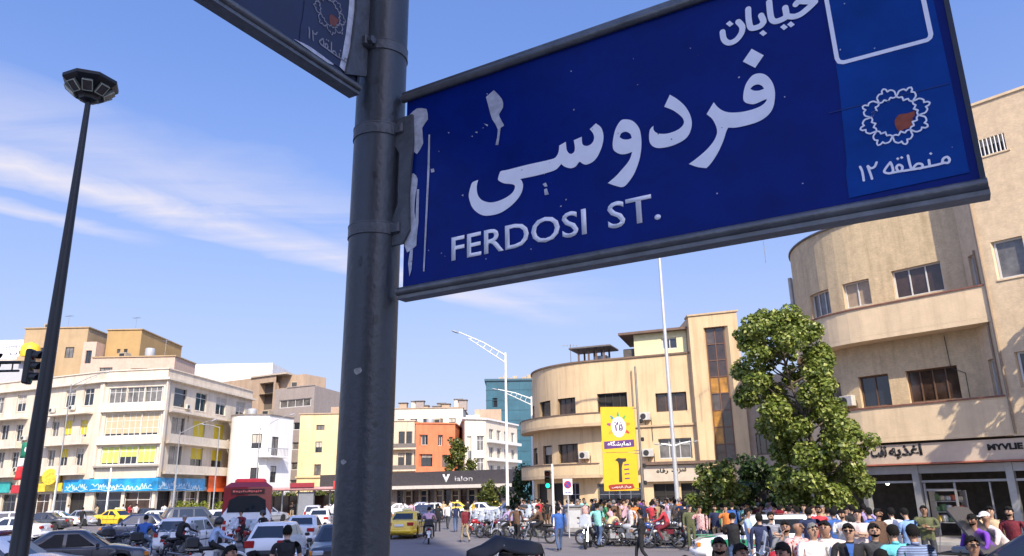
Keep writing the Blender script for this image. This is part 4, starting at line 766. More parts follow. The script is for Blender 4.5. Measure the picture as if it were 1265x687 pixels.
# ------------------------------------------------------------------ I: rounded brick building at the right
BRI = brickmat('buff_brick', (.72, .55, .33), (.61, .46, .27), (.52, .40, .28), 5.0)
BRI2 = brickmat('pale_brick', (.78, .60, .39), (.69, .52, .33), (.60, .47, .34), 5.0, dirt=.3)
STUC = M('balcony_stucco', (.76, .58, .37), .85, var=.09, sc=1.5, bump=.5, bsc=22, dirt=.35, dsc=.9)
O = Vector((20.53, 31.49)); EL = Vector((-.665, .747)); NI = Vector((.747, .665))
sw2 = lambda s, w_: O+EL*s+NI*w_
def ipath(w0, Rr, s1, a0, end): return Path([sw2(s1+Rr*sin(radians(a)), w0+Rr-Rr*cos(radians(a))) for a in [a0*(1-k/20) for k in range(21)]]+end)
I = thing('brick_building', 'buff brick building with a rounded corner, two curved balconies and a grocery shop below', 'building')
PU = ipath(1.0, 6, 5.5, 125, [sw2(.9, 1.0)]);
def bal(a): return 6+1.0*(1-min(1, a/74)**1.6)
PL = Path([sw2(5.5+bal(a)*sin(radians(a)), 7-bal(a)*cos(radians(a))) for a in [125*(1-k/25) for k in range(26)]]+[sw2(0, 0)])
pu = lambda x, y: PU.s_at_px(x, y)
BW = M('brown_wood'); ops = []; W_ = []
def iw(x0, x1, z0, z1, y, **k): a, b = pu(x0, y), pu(x1, y); ops.append((a, b, z0, z1)); W_.append(((a, b, z0, z1), k))
iw(1103, 1166, 11.0, 12.4, 350, nx=3, glass=GLASS3); iw(1042, 1076, 11.0, 12.3, 365, nx=2, glass=M('tan_curtain_glass', (.40, .30, .20), .2, var=.2)); iw(1002, 1026, 11.0, 12.3, 378, nx=3, glass=GLASS)
iw(1121, 1186, 6.0, 7.5, 475, nx=4, frm=BW, glass=GLASS3); iw(1062, 1100, 6.0, 7.5, 483, nx=2, frm=BW, glass=GLASS); iw(1010, 1040, 6.0, 7.4, 490, nx=2, frm=BW, glass=GLASS)
wall('wall', BRI, I, PU, 3.2, 15.4, ops, .3)
for o, k in W_: window(I, PU, o, **{'off': -.22, 'fw': .07, 'ny': 0, **k})
wall('parapet_back', BRI, I, Path([p-(n*.28) for p, n in zip(PU.p, PU.n)][::-1]), 14, 15.4)
strip('roof_coping', M('roof_lead', (.13, .11, .10), .7, var=.2), I, PU, 0, PU.L, -.3, .08, 15.402, 15.5)
RED = M('rust_coping', (.24, .10, .07), .75, var=.25, sc=4)
sl0 = PL.L*.30
for zb, zt in ((9.25, 10.62), (4.45, 5.82)):
    strip('balcony_slab', STUC, I, PL, sl0, PL.L, -1.0 if zb > 9 else -.98, 0, zb-.22, zb-.002); strip('balcony_parapet', STUC, I, PL, sl0, PL.L, -.16, .003, zb, zt); strip('balcony_coping', RED, I, PL, sl0, PL.L-.02, -.2, .05, zt+.002, zt+.07)
# the splayed bay between curve and tower block, and the block itself
PB = Path([sw2(.9, 1.003), sw2(0, 0), sw2(-9, 0), sw2(-9, 12)]); l1 = PB.l[1]
ops = [(.45, 1.1, 10.7, 12.2), (.45, 1.1, 5.9, 7.5)]+[(l1+.55, l1+1.75, 10.75, 12.45), (l1+.35, l1+1.9, 16.4, 17.2), (l1+3.2, l1+4.6, 10.75, 12.45), (l1+.6, l1+1.9, 6.1, 7.6)]
wall('tower_block', BRI2, I, PB, 4.2, 18.9, ops, .25); strip('tower_coping', STUC, I, PB, 0, PB.L, -.3, .06, 18.902, 19.02)
for i, o in enumerate(ops): window(I, PB, o, -.2, nx=1 if i < 3 else 2, frm=WF, glass=GLASS, fw=.08, sill=STUC if i > 1 else None)
mb = MB();
for k in range(10): q = PB.at(l1+.42+k*.155, -.02, 16.4); mb.tube(q, q+Vector((0, 0, .8)), .03, n=6)
mb.build('window_grille', WF, I)
mb = MB(); q0 = PB.at(l1+.12, .06, 4.3); mb.tube(q0, q0+Vector((0, 0, 14)), .05, n=8); q1 = PB.at(l1-.25, .06, 4.3); mb.tube(q1, q1+Vector((0, 0, 8)), .045, n=8); mb.build('drainpipe', M('pipe_tan', (.30, .22, .15), .6), I, 50)
mb = MB(); q = PU.at(PU.L*.36, .16); mb.tube((q.x, q.y, 8), (q.x, q.y, 14.2), .12, n=10); q = PU.at(PU.L*.25, .22); mb.tube((q.x, q.y, 8), (q.x, q.y, 14.6), .2, n=10); mb.build('flue_pipe', M('flue', (.45, .42, .38), .5, metal=.3), I, 50)
# shop floor: fascia, shop fronts with a deep interior
PS = Path(PL.p[:-1]+[Vector(sw2(0, 0)), Vector(sw2(-9, 0))])
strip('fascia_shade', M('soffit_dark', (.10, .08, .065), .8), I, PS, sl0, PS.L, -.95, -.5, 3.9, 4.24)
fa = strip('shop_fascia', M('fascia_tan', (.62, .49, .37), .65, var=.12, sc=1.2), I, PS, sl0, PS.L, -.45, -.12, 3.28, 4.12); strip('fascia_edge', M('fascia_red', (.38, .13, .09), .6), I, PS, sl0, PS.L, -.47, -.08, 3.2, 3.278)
sx = lambda x, y=560: PS.s_at_px(x, y, -.12)
lettering(I, PS, sx(1119), -.115, 3.80, 'اغذیه', 1.45, .62, BLACK, True, .035); lettering(I, PS, sx(1086), -.115, 3.84, 'تفت', .75, .5, BLACK, True, .035); lettering(I, PS, sx(1243), -.115, 3.80, 'MYVLIE', 1.3, .26, BLACK, bold=.05)
cols = [sx(x, 600) for x in (1005, 1062, 1129, 1247)]+[PS.L-2.0]; ALU = M('aluminium', (.42, .42, .42), .4, metal=.5, var=.1)
for c in cols: strip('shop_column', ALU, I, PS, c-.14, c+.14, -.75, -.42, .13, 3.18)
for c0, c1 in zip(cols, cols[1:]):
    strip('shop_header', ALU, I, PS, c0+.15, c1-.15, -.72, -.46, 2.82, 3.17); strip('transom', ALU, I, PS, c0+.15, c1-.15, -.66, -.56, 2.42, 2.52)
mb = MB(); q0, q1 = cols[0], PS.L
fl = [PS.at(q0, -.75), PS.at(cols[1], -.75), PS.at(cols[2], -.75), PS.at(cols[3], -.75), PS.at(q1, -.75)]; bk = [PS.at(q1, -5.5), PS.at(cols[3], -5.5), PS.at(cols[2], -5.5), PS.at(cols[1], -5.5)]
poly = fl+bk
mb.add([(p.x, p.y, .14) for p in poly], [tuple(range(len(poly)))]); mb.add([(p.x, p.y, 3.19) for p in poly], [tuple(range(len(poly)))])
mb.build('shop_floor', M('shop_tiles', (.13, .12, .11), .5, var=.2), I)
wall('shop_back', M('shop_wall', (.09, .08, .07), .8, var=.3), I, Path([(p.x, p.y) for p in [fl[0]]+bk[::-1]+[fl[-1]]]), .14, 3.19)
mb = MB(); c0, c1 = cols[2]+.2, cols[2]+1.5
for zz_ in (.7, 1.15, 1.6, 2.05): a, b_ = PS.at(c0, -1.4), PS.at(c1, -1.4); mb.box(((a.x+b_.x)/2, (a.y+b_.y)/2, zz_), ((b_-a).length, .45, .04), atan2(b_.y-a.y, b_.x-a.x))
for t in (c0, c1): a = PS.at(t, -1.4); mb.box((a.x, a.y, 1.1), (.05, .45, 1.95), atan2(b_.y-a.y, b_.x-a.x) if False else 0)
sh_ = mb.build('shop_shelf', ALU, I)
strip('shop_door', ALU, I, PS, cols[2]+.2, cols[2]+.28, -.68, -.6, .14, 2.4); strip('shop_door', ALU, I, PS, cols[2]+1.45, cols[2]+1.53, -.68, -.6, .14, 2.4); strip('shop_door', ALU, I, PS, cols[2]+.29, cols[2]+1.44, -.67, -.61, 2.05, 2.15); strip('shop_door', ALU, I, PS, cols[3]-.9, cols[3]-.84, -.68, -.6, .14, 2.4)
rg = random.Random(5); GOODS = [M('goods_%d' % k, c, .5, var=.3, sc=9) for k, c in enumerate([(.62, .55, .40), (.50, .12, .06), (.60, .42, .08), (.12, .22, .10), (.60, .60, .58)])]
for zz_ in (.72, 1.17, 1.62):
    for k in range(5):
        q = PS.at(c0+.13+k*.25, -1.38); h = .2+.14*rg.random(); b = MB(); b.bbox((0, 0, h/2), (.19, .3, h), .03); o = b.build('goods_box', GOODS[rg.randrange(5)]); o.location = (q.x, q.y, zz_+.001)
        tag(o, '%s box of goods, %s along the %s shelf of the grocery shop' % (('cream', 'red', 'yellow', 'green', 'white')[GOODS.index(o.data.materials[0])], ('first', 'second', 'third', 'fourth', 'fifth')[k], {.72: 'lowest', 1.17: 'middle', 1.62: 'upper'}[zz_]), 'box', 'boxes on the grocery shelf')
for nm, x, y in (('hanging in the left bay of the grocery', 1075, 607), ('hanging beside the middle column of the grocery', 1115, 608)):
    q = PS.at(sx(x, y), -1.6); b = MB(); b.sphere((0, 0, 0), .085, 14); lp = thing('shop_lamp', 'round white lamp '+nm, 'lamp', (q.x, q.y, 2.42)); b.build('globe', M('lamp_white', (1, .95, .85), .3, var=0, emit=4), lp, 60)
    b = MB(); b.tube((0, 0, .084), (0, 0, .77), .008, n=5); b.build('cord', BLACK, lp)
# closing walls and roofs of I
mb = MB(); mb.add([(p.x, p.y, 15.0) for p in PU.p]+[(*sw2(0, 12), 15.0), (*sw2(9, 12), 15.0)], [tuple(range(len(PU.p)+2))]); mb.build('roof', ROOFM, I)
wall('back_wall', BRI, I, Path([PB.p[-1], sw2(9, 12), PU.p[0]]), 3.2, 15.4); wall('back_wall', BRI2, I, Path([PB.p[-1], sw2(1, 12), PB.p[0]]), 15.4, 18.9); wall('back_wall', BRI, I, Path([sw2(-9, 0), sw2(-9, 12), sw2(9, 12), PL.p[0], PL.p[4]]), 0, 4.2)
mb = MB(); mb.add([(p.x, p.y, 3.22) for p in PL.p]+[(*sw2(-9, 0), 3.22), (*sw2(-9, 12), 3.22), (*sw2(9, 12), 3.22)], [tuple(range(len(PL.p)+3))]); mb.build('shop_ceiling', STUC, I)
an = thing('tv_antenna', 'thin television antenna on a mast at the rounded corner roof', 'antenna', (14.9, 42.0, 15.0), .4); b = MB(); b.tube((0, 0, 0), (0, 0, 1.9), .02, n=5); b.build('mast', STEEL, an); b = MB(); b.tube((-.6, 0, 1.8), (.6, 0, 1.8), .012, n=5)
for k in range(6): b.tube((-.5+k*.2, -.35+.03*k, 1.8), (-.5+k*.2, .35-.03*k, 1.8), .008, n=4)
b.build('aerial', STEEL, an)
# the tall block behind the photographer, whose shade lies over the near street
mb = MB(); mb.add([(*PB.p[0], 18.7), (*PB.p[1], 18.7), (*PB.p[2], 18.7), (*PB.p[3], 18.7)], [(0, 1, 2, 3)]); mb.build('tower_roof', ROOFM, I)
ACM = M('ac_cream', (.55, .53, .48), .5, var=.15, dirt=.4, dsc=3)
def ac(par, P, s, z, off=.02):
    q = P.at(s, off+.17, z); d = P.dir(s); b = MB(); b.bbox(q+Vector((0, 0, .28)), (.78, .30, .54), .03, rz=atan2(d.y, d.x)); u_ = b.build('air_conditioner', ACM, par, 40); n0 = P.normal(s); Fq = frame(q+n0*.153+Vector((0, 0, .28)), d, n0); b = MB(); b.lathe([(.2, 0), (.2, .01), (.05, .012)], (-.1, 0, 0), 16); b.v = [tuple(Fq @ Vector(v)) for v in b.v]; b.build('fan_grille', PLASTD, u_)
    b = MB(); q2 = P.at(s, off, z-.3); b.tube(q+Vector((0, 0, -.02)), q2, .018, n=5); q3 = P.at(s+.3, off+.02, z+.4); b.path([q3, P.at(s+.42, off+.03, z+.2), P.at(s+.45, off+.03, z-1.4)], .02, 5); b.build('bracket', PLASTD, par)
PLASTD = M('dark_plastic', (.03, .03, .03), .6, var=.1)
for x, y, z in ((722, 540, 4.5), (796, 500, 7.0), (800, 550, 4.5), (884, 560, 2.9)): ac(G, PGb, px2(x, y), z)
ac(I, PU, pu(1048, 480), 6.1)
for s, z in ((L1-8.3, 12.2), (L1-12.6, 9.2), (L1-13.1, 5.6), (L2+4.5, 12.3), (L2+14.6, 8.9), (L1-4.9, 12.3)): ac(A, PA, s, z)
mb = MB(); q = PU.at(PU.L-.75, .03, 6.0); mb.path([q, q+Vector((0, 0, 1.1)), PU.at(PU.L-1.3, .03, 7.4), PU.at(PU.L-1.35, .03, 8.9)], .015, 5); mb.build('wall_cable', PLASTD, I)
ROOFBITS = [('water_tank', -48.5, 98.5, 20.0, 'grey water tank on the right end of the pink rooftop house'), ('water_tank', -43.6, 96, 16.0, 'grey water tank on the cream block right of the pink rooftop house'), ('roof_cooler', -41.8, 92.5, 16.0, 'tan roof cooler on the right half of the cream block'), ('roof_cooler', -52.6, 100, 20.0, 'tan roof cooler on the left end of the pink rooftop house'), ('roof_aerial', -46.2, 97.9, 20.0, 'thin roof aerial on the pink rooftop house'), ('roof_aerial', -63.4, 104, 25.1, 'thin roof aerial on the tan brick tower'), ('roof_cooler', -66, 104, 25.1, 'tan roof cooler on the tan brick tower'), ('roof_aerial', -54.2, 105, 24.9, 'thin roof aerial on the ochre brick building'), ('water_tank', -34.6, 99.5, 11.85, 'grey water tank on the small white corner building'), ('roof_cooler', -32.4, 99.2, 11.85, 'tan roof cooler on the small white corner building'), ('roof_cooler', -34.0, 116, 18.0, 'tan roof cooler on the brown office block'), ('roof_aerial', -27.6, 111, 13.1, 'thin roof aerial on the pale yellow building'), ('roof_cooler', -12.6, 124, 12.65, 'tan roof cooler on the orange house'), ('water_tank', -14.0, 125.5, 12.65, 'grey water tank on the orange house'), ('roof_aerial', -19.4, 123, 13.1, 'thin roof aerial on the old beige house'), ('roof_cooler', -22, 123.5, 13.1, 'tan roof cooler on the old beige house'), ('roof_cooler', 9.5, 57.5, 11.1, 'tan roof cooler at the middle of the curved building roof'), ('roof_aerial', 4.6, 59.5, 11.1, 'thin roof aerial at the rounded end of the curved building')]
for nm, x, y, z, lb in ROOFBITS:
    t = thing(nm, lb, nm.split('_')[1] if nm != 'water_tank' else 'water tank', (x, y, z), R.uniform(-.4, .4))
    if nm == 'water_tank': b = MB(); b.lathe([(.6, .5), (.62, .55), (.62, 1.5), (.5, 1.62), (.05, 1.66)], n=16); b.build('tank_body', GALV, t, 40); b = MB(); b.box((0, 0, .25), (1.1, 1.1, .5)); b.build('stand', STEEL, t)
    elif nm == 'roof_cooler': b = MB(); b.bbox((0, 0, .85), (1.1, 1.1, 1.0), .04); cb = b.build('cabinet', M('cooler_tan', (.40, .33, .24), .7, var=.25, dirt=.5, dsc=3), t, 40); b = MB(); b.box((0, -.553, .85), (.8, .012, .7)); b.build('louvre', PLASTD, cb); b = MB(); b.box((0, 0, .17), (.9, .9, .34)); b.build('stand', STEEL, t)
    else:
        b = MB(); b.tube((0, 0, 0), (0, 0, 2.6), .03, n=5); b.build('mast', STEEL, t); b = MB(); b.tube((-.7, 0, 2.5), (.7, 0, 2.5), .02, n=4)
        for k in range(5): b.tube((-.5+k*.25, -.35, 2.5), (-.5+k*.25, .35, 2.5), .014, n=4)
        b.build('aerial', STEEL, t)
TB = thing('tower_block', 'tall office block behind the street corner, in whose shade the sign stands', 'building')
TX0, TX1, TY0, TY1, TH = -16, 16.2, -45, -62, 82
PT2 = Path([(TX1, TY0), (TX0, TY0), (TX0, TY1), (TX1, TY1), (TX1, TY0)]); wall('wall', OLD, TB, PT2, 0, TH); mb = MB(); mb.add([(TX1, TY0, TH), (TX0, TY0, TH), (TX0, TY1, TH), (TX1, TY1, TH)], [(0, 1, 2, 3)]); mb.build('roof', ROOFM, TB)
# ------------------------------------------------------------------ lighting mast, lamp posts, signals, signs
MAST = M('mast_black', (.006, .007, .010), .45, var=.2, sc=6)
lm = thing('lighting_mast', 'tall black tapered lighting mast with an octagonal crown of floodlights', 'lighting mast', (-10.69, 17, 0))
mb = MB(); mb.lathe([(.215, 0), (.215, .1), (.20, .12), (.18, 2.2), (.066, 12.0), (.066, 12.45)], n=20); mb.build('shaft', MAST, lm, 40); mb = MB(); mb.bbox((0, 0, .02), (.6, .6, .04), .01); mb.build('base_plate', MAST, lm)
mb = MB(); mb.lathe([(.11, 12.05), (.22, 12.1), (.24, 12.2), (.62, 12.52), (.66, 12.56), (.66, 12.64), (.5, 12.72), (.03, 12.74)], n=8); mb.build('crown', MAST, lm)
for k in range(8):
    a = 2*pi*(k+.5)/8; d = Vector((cos(a), sin(a), 0)); t = Vector((-sin(a), cos(a), 0)); n = (d*.64-Vector((0, 0, 1))*.77).normalized(); v = n.cross(t)
    Fm = Matrix(((t.x, v.x, n.x, d.x*.425), (t.y, v.y, n.y, d.y*.425), (t.z, v.z, n.z, 12.335), (0, 0, 0, 1)))
    b = MB(); b.box(None, (.24, .30, .07), mat=Fm); fl = b.build('floodlight', M('lamp_body', (.10, .11, .10), .5), lm); b = MB(); b.box(None, (.19, .25, .012), mat=Fm @ Matrix.Translation((0, 0, .041))); b.build('lens', M('lamp_lens', (.07, .06, .055), .15, var=.3), fl)
    b = MB()
    for sx_, sy_, w_, h_ in ((0, .14, .24, .015), (0, -.14, .24, .015), (.112, 0, .015, .28), (-.112, 0, .015, .28)): b.box(None, (w_, h_, .02), mat=Fm @ Matrix.Translation((sx_, sy_, .042)))
    b.build('lens_rim', M('lamp_rim', (.42, .45, .36), .5), fl)

def signal_head(par, F, lit=None, dead=True):
    """three-lens head in its own frame: z out of the lenses, y up"""
    b = MB(); b.bbox((0, 0, -.09), (.34, .98, .17), .03); o = b.build('signal_housing', M('signal_black', (.013, .014, .014), .5, var=.1), par, 30, F)
    for k, c in enumerate(((.10, .006, .004), (.10, .055, .004), (.004, .09, .05))):
        y = .31-k*.31; b = MB(); b.lathe([(.125, 0), (.11, .02), (.06, .035), (.004, .04)], (0, y, .0), 16); b.build('lens', M('lens_%d' % k, c, .2, var=0) if lit != k else M('lens_lit', (.02, .75, .42), .3, var=0, emit=1.2), o, 50)
        b = MB(); n = 12
        for i in range(n+1):
            a = radians(-25+230*i/n); L_ = .27*(.55+.45*max(0, sin(a))); b.v += [(.14*cos(a), y+.14*sin(a), 0), (.14*cos(a), y+.14*sin(a), L_), (.128*cos(a), y+.128*sin(a), L_), (.128*cos(a), y+.128*sin(a), 0)]
        for i in range(n): b.f += [tuple(i*4+q for q in (k_, (k_+1) % 4)) + tuple(i*4+4+q for q in ((k_+1) % 4, k_)) for k_ in range(4)]; b.m += [0]*4
        b.build('visor', M('signal_black'), o)
    return o
tl = thing('traffic_light', 'black traffic light on a mast arm at upper left, seen nearly side on', 'traffic light', (-19.2, 21.0, 0))
b = MB(); b.lathe([(.11, 0), (.10, 6.9)], n=12); b.build('pole', MAST, tl, 40)
ya = atY(8, 448, 21).z; b = MB(); b.tube((0, 0, ya), (5.2, 0, ya), .055, .045, 10); b.tube((0, 0, ya-.24), (5.2, 0, ya-.24), .04, .035, 10)
for x in (1, 2, 3, 4, 5): b.tube((x, 0, ya), (x, 0, ya-.24), .02, n=6)
b.build('mast_arm', MAST, tl, 40)
for x, y in ((40, 453), (-13, 456)):
    p = atY(x, y, 21); yaw = radians(8); z = Vector((cos(yaw), sin(yaw), 0)); signal_head(tl, frame(p-Vector((-19.2, 21.0, 0)), Vector((-z.y, z.x, 0)), z))
t2 = thing('traffic_light', 'traffic light on a white pole, green lamp lit, left of the no parking sign', 'traffic light', (2.0, 42, 0)); b = MB(); b.lathe([(.07, 0), (.06, 3.75), (.02, 3.78)], n=12); b.build('pole', WHITE, t2, 40)
p = Vector((-.27, -.05, 2.95)); signal_head(t2, frame(p, (1, -.12, 0), (-.12, -1, 0)), lit=2); b = MB(); b.box((-.05, -.02, 3.3), (.12, .05, .05)); b.box((-.05, -.02, 2.7), (.12, .05, .05)); b.build('bracket', M('signal_black'), t2)
npk = thing('no_parking_sign', 'white no parking sign with a blue disc ringed in red on a short grey pole', 'road sign', (2.75, 41.2, 0)); b = MB(); b.lathe([(.035, 0), (.035, 2.9)], n=10); b.build('pole', GALV, npk, 40)
b = MB(); b.bbox((0, -.05, 2.55), (.50, .03, .82), .012); b.build('plate', WHITE, npk)
b = MB(); b.lathe([(.205, 0), (.205, .006), (.004, .006)], (0, -.067, 2.66), 28, axis='Y'); o = b.build('red_ring', M('sign_red', (.50, .03, .05), .4, var=.05), npk); o.scale = (1, 1, 1)
for nm, r_, m, dz_ in (('blue_disc', .155, M('sign_disc_blue', (.07, .06, .30), .4, var=.05), .008),):
    b = MB(); b.lathe([(r_, -dz_), (r_, 0), (.004, 0)], (0, -.073, 2.66), 28, axis='Y'); b.lathe([(r_, -.002), (.004, -.004)], (0, -.067, 2.66), 28, axis='Y'); b.build(nm, m, npk)
b = MB(); b.box(None, (.36, .004, .05), mat=Matrix.Translation((0, -.083, 2.66)) @ Matrix.Rotation(radians(45), 4, 'Y')); b.build('red_bar', M('sign_red'), npk)
b = MB(); b.box((-.08, -.068, 2.27), (.12, .004, .05)); b.box((.08, -.068, 2.27), (.14, .004, .05)); b.build('lettering', M('sign_disc_blue'), npk)

def lamp_post(label, loc, h, arms, r0=.11, low=None, m=GALV):
    """arms: (yaw, length, rise, truss)"""
    t = thing('street_lamp', label, 'street lamp', loc, 0, 'street lamps round the square'); b = MB(); b.lathe([(r0*1.5, 0), (r0*1.5, .3), (r0, .36), (r0*.62, h)], n=14); b.build('pole', m, t, 40)
    for yaw, L_, rise, z in arms:
        d = Vector((cos(yaw), sin(yaw), 0)); a = Vector((0, 0, z)); e = a+d*L_+Vector((0, 0, rise)); b = MB(); b.path([a, a+(e-a)*.5+Vector((0, 0, .12*L_*.3)), e], [r0*.5, r0*.42, r0*.34], 8)
        if L_ > 2.5:
            a2 = a-Vector((0, 0, .55)); b.path([a2, a2+(e-a2)*.8], [r0*.4, r0*.25], 8)
            for k in range(1, 6): f = k/7; b.tube(a+(e-a)*f+Vector((0, 0, .04)), a2+(e-a2)*(f+.06), r0*.16, n=5)
        b.build('arm', m, t, 40); b = MB(); sl_ = atan2(rise, L_); Mx = Matrix.Translation(e+d*.28) @ Matrix.Rotation(yaw, 4, 'Z') @ Matrix.Rotation(-sl_*.8, 4, 'Y')
        k = .7 if L_ > 1 else .42; c = MB(); c.sphere((0, 0, 0), (.42*k, .17*k, .085*k), 12); c.v = [tuple(Mx @ Vector(v)) for v in c.v]; hd = c.build('lamp_head', M('lamp_grey', (.36, .38, .41), .5), t, 50)
    return t
lamp_post('tall white lamp post rising behind the blue sign beside the tree', (9.3, 45, 0), 17, [(radians(165), 2.2, .5, 16.9), (radians(-8), 1.0, .25, 4.75), (radians(172), .7, .15, 4.75)], .14)
lamp_post('white lamp post with a long trussed arm by the row of parked motorcycles', (-.6, 55, 0), 12.3, [(radians(205), 3.7, 1.5, 12.1)], .12, m=WHITE)
lamp_post('white lamp post with a trussed arm in front of the teal tower', (1.55, 68, 0), 10.6, [(radians(195), 3.1, .8, 10.4)], .12, m=WHITE)
LG2 = M('lamp_dull', (.26, .265, .27), .5, metal=.2)
lamp_post('slim grey lamp post with bent arm before the left bays of the cream block', (-41.5, 70, 0), 12.8, [(radians(20), 2.6, 1.4, 12.6)], .075, m=LG2)
lamp_post('slim grey lamp post before the corner bay of the cream block', (-27.3, 62, 0), 7.6, [(radians(20), 2.2, 1.1, 7.4)], .06, m=LG2)
lamp_post('grey lamp post at the right end of the cream block', (-27.2, 70, 0), 8.6, [(radians(200), 1.2, .3, 8.5)], .065, m=LG2)
lamp_post('thin grey lamp post in front of the small white corner building', (-22.8, 68, 0), 8.3, [(radians(25), 2.4, 1.4, 8.1)], .06, m=LG2)
for x, D, h, l_ in ((65, 72, 4.6, 'under the left end of the blue banner'), (131, 74, 5.2, 'in front of the blue banner under the corner bay'), (213, 73, 5.0, 'in front of the right end of the blue banner')):
    p = spot(x, D); t = thing('banner_pole', 'thin white pole '+l_, 'pole', p, 0, 'white poles before the shops'); b = MB(); b.lathe([(.09, 0), (.07, h), (.03, h+.05)], n=10); b.build('shaft', WHITE, t, 40); b = MB(); b.lathe([(.14, 0), (.14, .1), (.09, .14)], n=10); b.build('foot', STEEL, t)
# yellow double banner on its pole
by = thing('street_banner', 'tall yellow banner pair with a purple band and a red pill on a black pole', 'banner', (6.85, 42, 0)); b = MB(); b.lathe([(.075, 0), (.06, 9.0), (.02, 9.05)], n=12); b.build('pole', M('pole_dark', (.16, .14, .12), .5, var=.2), by, 40)
YB = M('banner_yellow', (.72, .43, .010), .55, var=.05); xd = Vector((1, .1, 0)).normalized(); nn = Vector((xd.y, -xd.x, 0)); Fb = frame((-1.15, -.12, 0), xd, nn)
b = MB(); b.box(None, (1.9, 2.45, .05), mat=Fb @ Matrix.Translation((0, 5.55, -.03))); b.build('upper_panel', YB, by); b = MB(); b.box(None, (1.9, 2.0, .05), mat=Fb @ Matrix.Translation((0, 3.30, -.03))); b.build('lower_panel', YB, by)
def flat(name, poly, m, z=.002):
    me = fill([poly], .004); me.materials.append(m); return link(name, me, by, Fb @ Matrix.Translation((0, 0, z)))
ell = lambda cx, cy, rx, ry, n=24: [(cx+rx*cos(2*pi*k/n), cy+ry*sin(2*pi*k/n)) for k in range(n)]
for k, c in enumerate(((.45, .04, .02), (.62, .22, .02), (.12, .35, .05), (.03, .32, .12), (.05, .25, .30), (.30, .05, .20), (.55, .30, .02))):
    a = radians(-30+k*40); p = lambda r_, d_: (.02+.9*r_*cos(a+d_), 5.72+1.05*r_*sin(a+d_)); flat('petal', [p(.50, -.16), p(.72, -.05), p(.74, .06), p(.52, .18)], M('petal_%d' % k, c, .5, var=0), .002)
flat('emblem_disc', ell(.02, 5.68, .40, .56), WHITE, .006)
text('emblem_number', '۲۵', .46, .52, M('ink_purple', (.09, .03, .16), .5, var=0), by, Fb @ Matrix.Translation((.02, 5.72, .012)), .04, .003)
flat('purple_band', [(-.84, 4.50), (.84, 4.62), (.84, 5.0), (-.84, 4.90)], M('ink_purple'), .004); text('band_lettering', 'نمایشگاه', 1.3, .30, WHITE, by, Fb @ Matrix.Translation((0, 4.77, .009)), .03, .003, True)
BK = M('ink_black', (.02, .018, .02), .5, var=0)
flat('figure_mark', soft([(-.12, 2.75), (.06, 2.75), (.07, 3.45), (.16, 3.8), (.34, 3.85), (.33, 4.0), (.05, 4.0), (-.12, 4.02), (-.28, 3.9), (-.1, 3.72)], 3), BK, .004)
for k in range(4): flat('small_line', [(.2, 3.62-k*.24), (.48, 3.64-k*.24), (.48, 3.70-k*.24), (.2, 3.68-k*.24)], M('ink_purple'), .004)
flat('red_pill', soft([(-.70, 2.46), (-.62, 2.34), (.60, 2.40), (.68, 2.52), (.62, 2.66), (-.60, 2.62)], 3), M('ink_red', (.30, .03, .015), .5, var=0), .004); text('pill_lettering', 'میدان فردوسی', 1.05, .17, WHITE, by, Fb @ Matrix.Translation((0, 2.50, .009)), .02, .003, True)
b = MB()
for z in (6.7, 4.4, 4.25, 2.4): b.tube((-1.9, -.1, z), (.02, 0, z), .022, n=6)
b.build('banner_arm', STEEL, by); b = MB()
for z in (6.0, 5.0, 3.6, 2.7): b.bbox((.16, .0, z), (.16, .14, .22), .03)
b.build('clamp_box', BLACK, by)
# hanging flag on the left
fp = spot(24, 60); fg = thing('flag', 'green white and red flag hanging on a pole beside the black mast', 'flag', fp); b = MB(); b.lathe([(.06, 0), (.05, 7.6), (.015, 7.65)], n=8); b.build('pole', GALV, fg, 40)
zs = (6.75, 5.55, 4.9, 3.9)
for k, (nm, m) in enumerate((('green_band', M('flag_green', (.01, .18, .10), .7)), ('white_band', M('flag_white', (.68, .66, .66), .7)), ('red_band', M('flag_red', (.50, .015, .02), .7)))):
    b = MB(); n = 12
    for j in range(5):
        for i in range(n+1): x = i/n; z = zs[k]+(zs[k+1]-zs[k])*j/4; b.v.append((-.62+x*1.25-.12*(6.7-z)*.3, -.09+.09*sin(x*9+z*1.3)+.02*k*0, z))
    b.f = [(j*(n+1)+i, j*(n+1)+i+1, (j+1)*(n+1)+i+1, (j+1)*(n+1)+i) for j in range(4) for i in range(n)]; b.m = [0]*len(b.f); o = b.build(nm, m, fg, 180); o.modifiers.new('thickness', 'SOLIDIFY').thickness = .01
me = fill([ell(-.02, 6.2, .2, .24, 16)], .004); me.materials.append(M('flag_white')); link('flag_emblem', me, fg, Matrix(((1, 0, 0, -.05), (0, 0, -1, -.20), (0, 1, 0, 0), (0, 0, 0, 1))))
# traffic cone
cn = thing('traffic_cone', 'orange traffic cone standing by the foreground heads at the bottom edge', 'traffic cone', spot(869, 14.5)); b = MB(); b.lathe([(.15, .03), (.13, .06), (.028, .74), (.02, .75)], n=20); b.build('cone', M('cone_orange', (.75, .16, .02), .5, var=.1), cn, 40); b = MB(); b.bbox((0, 0, .015), (.38, .38, .03), .012); b.build('base', BLACK, cn)
b = MB(); b.lathe([(.094, .335), (.077, .475)], n=20); b.build('band', WHITE, cn, 40)
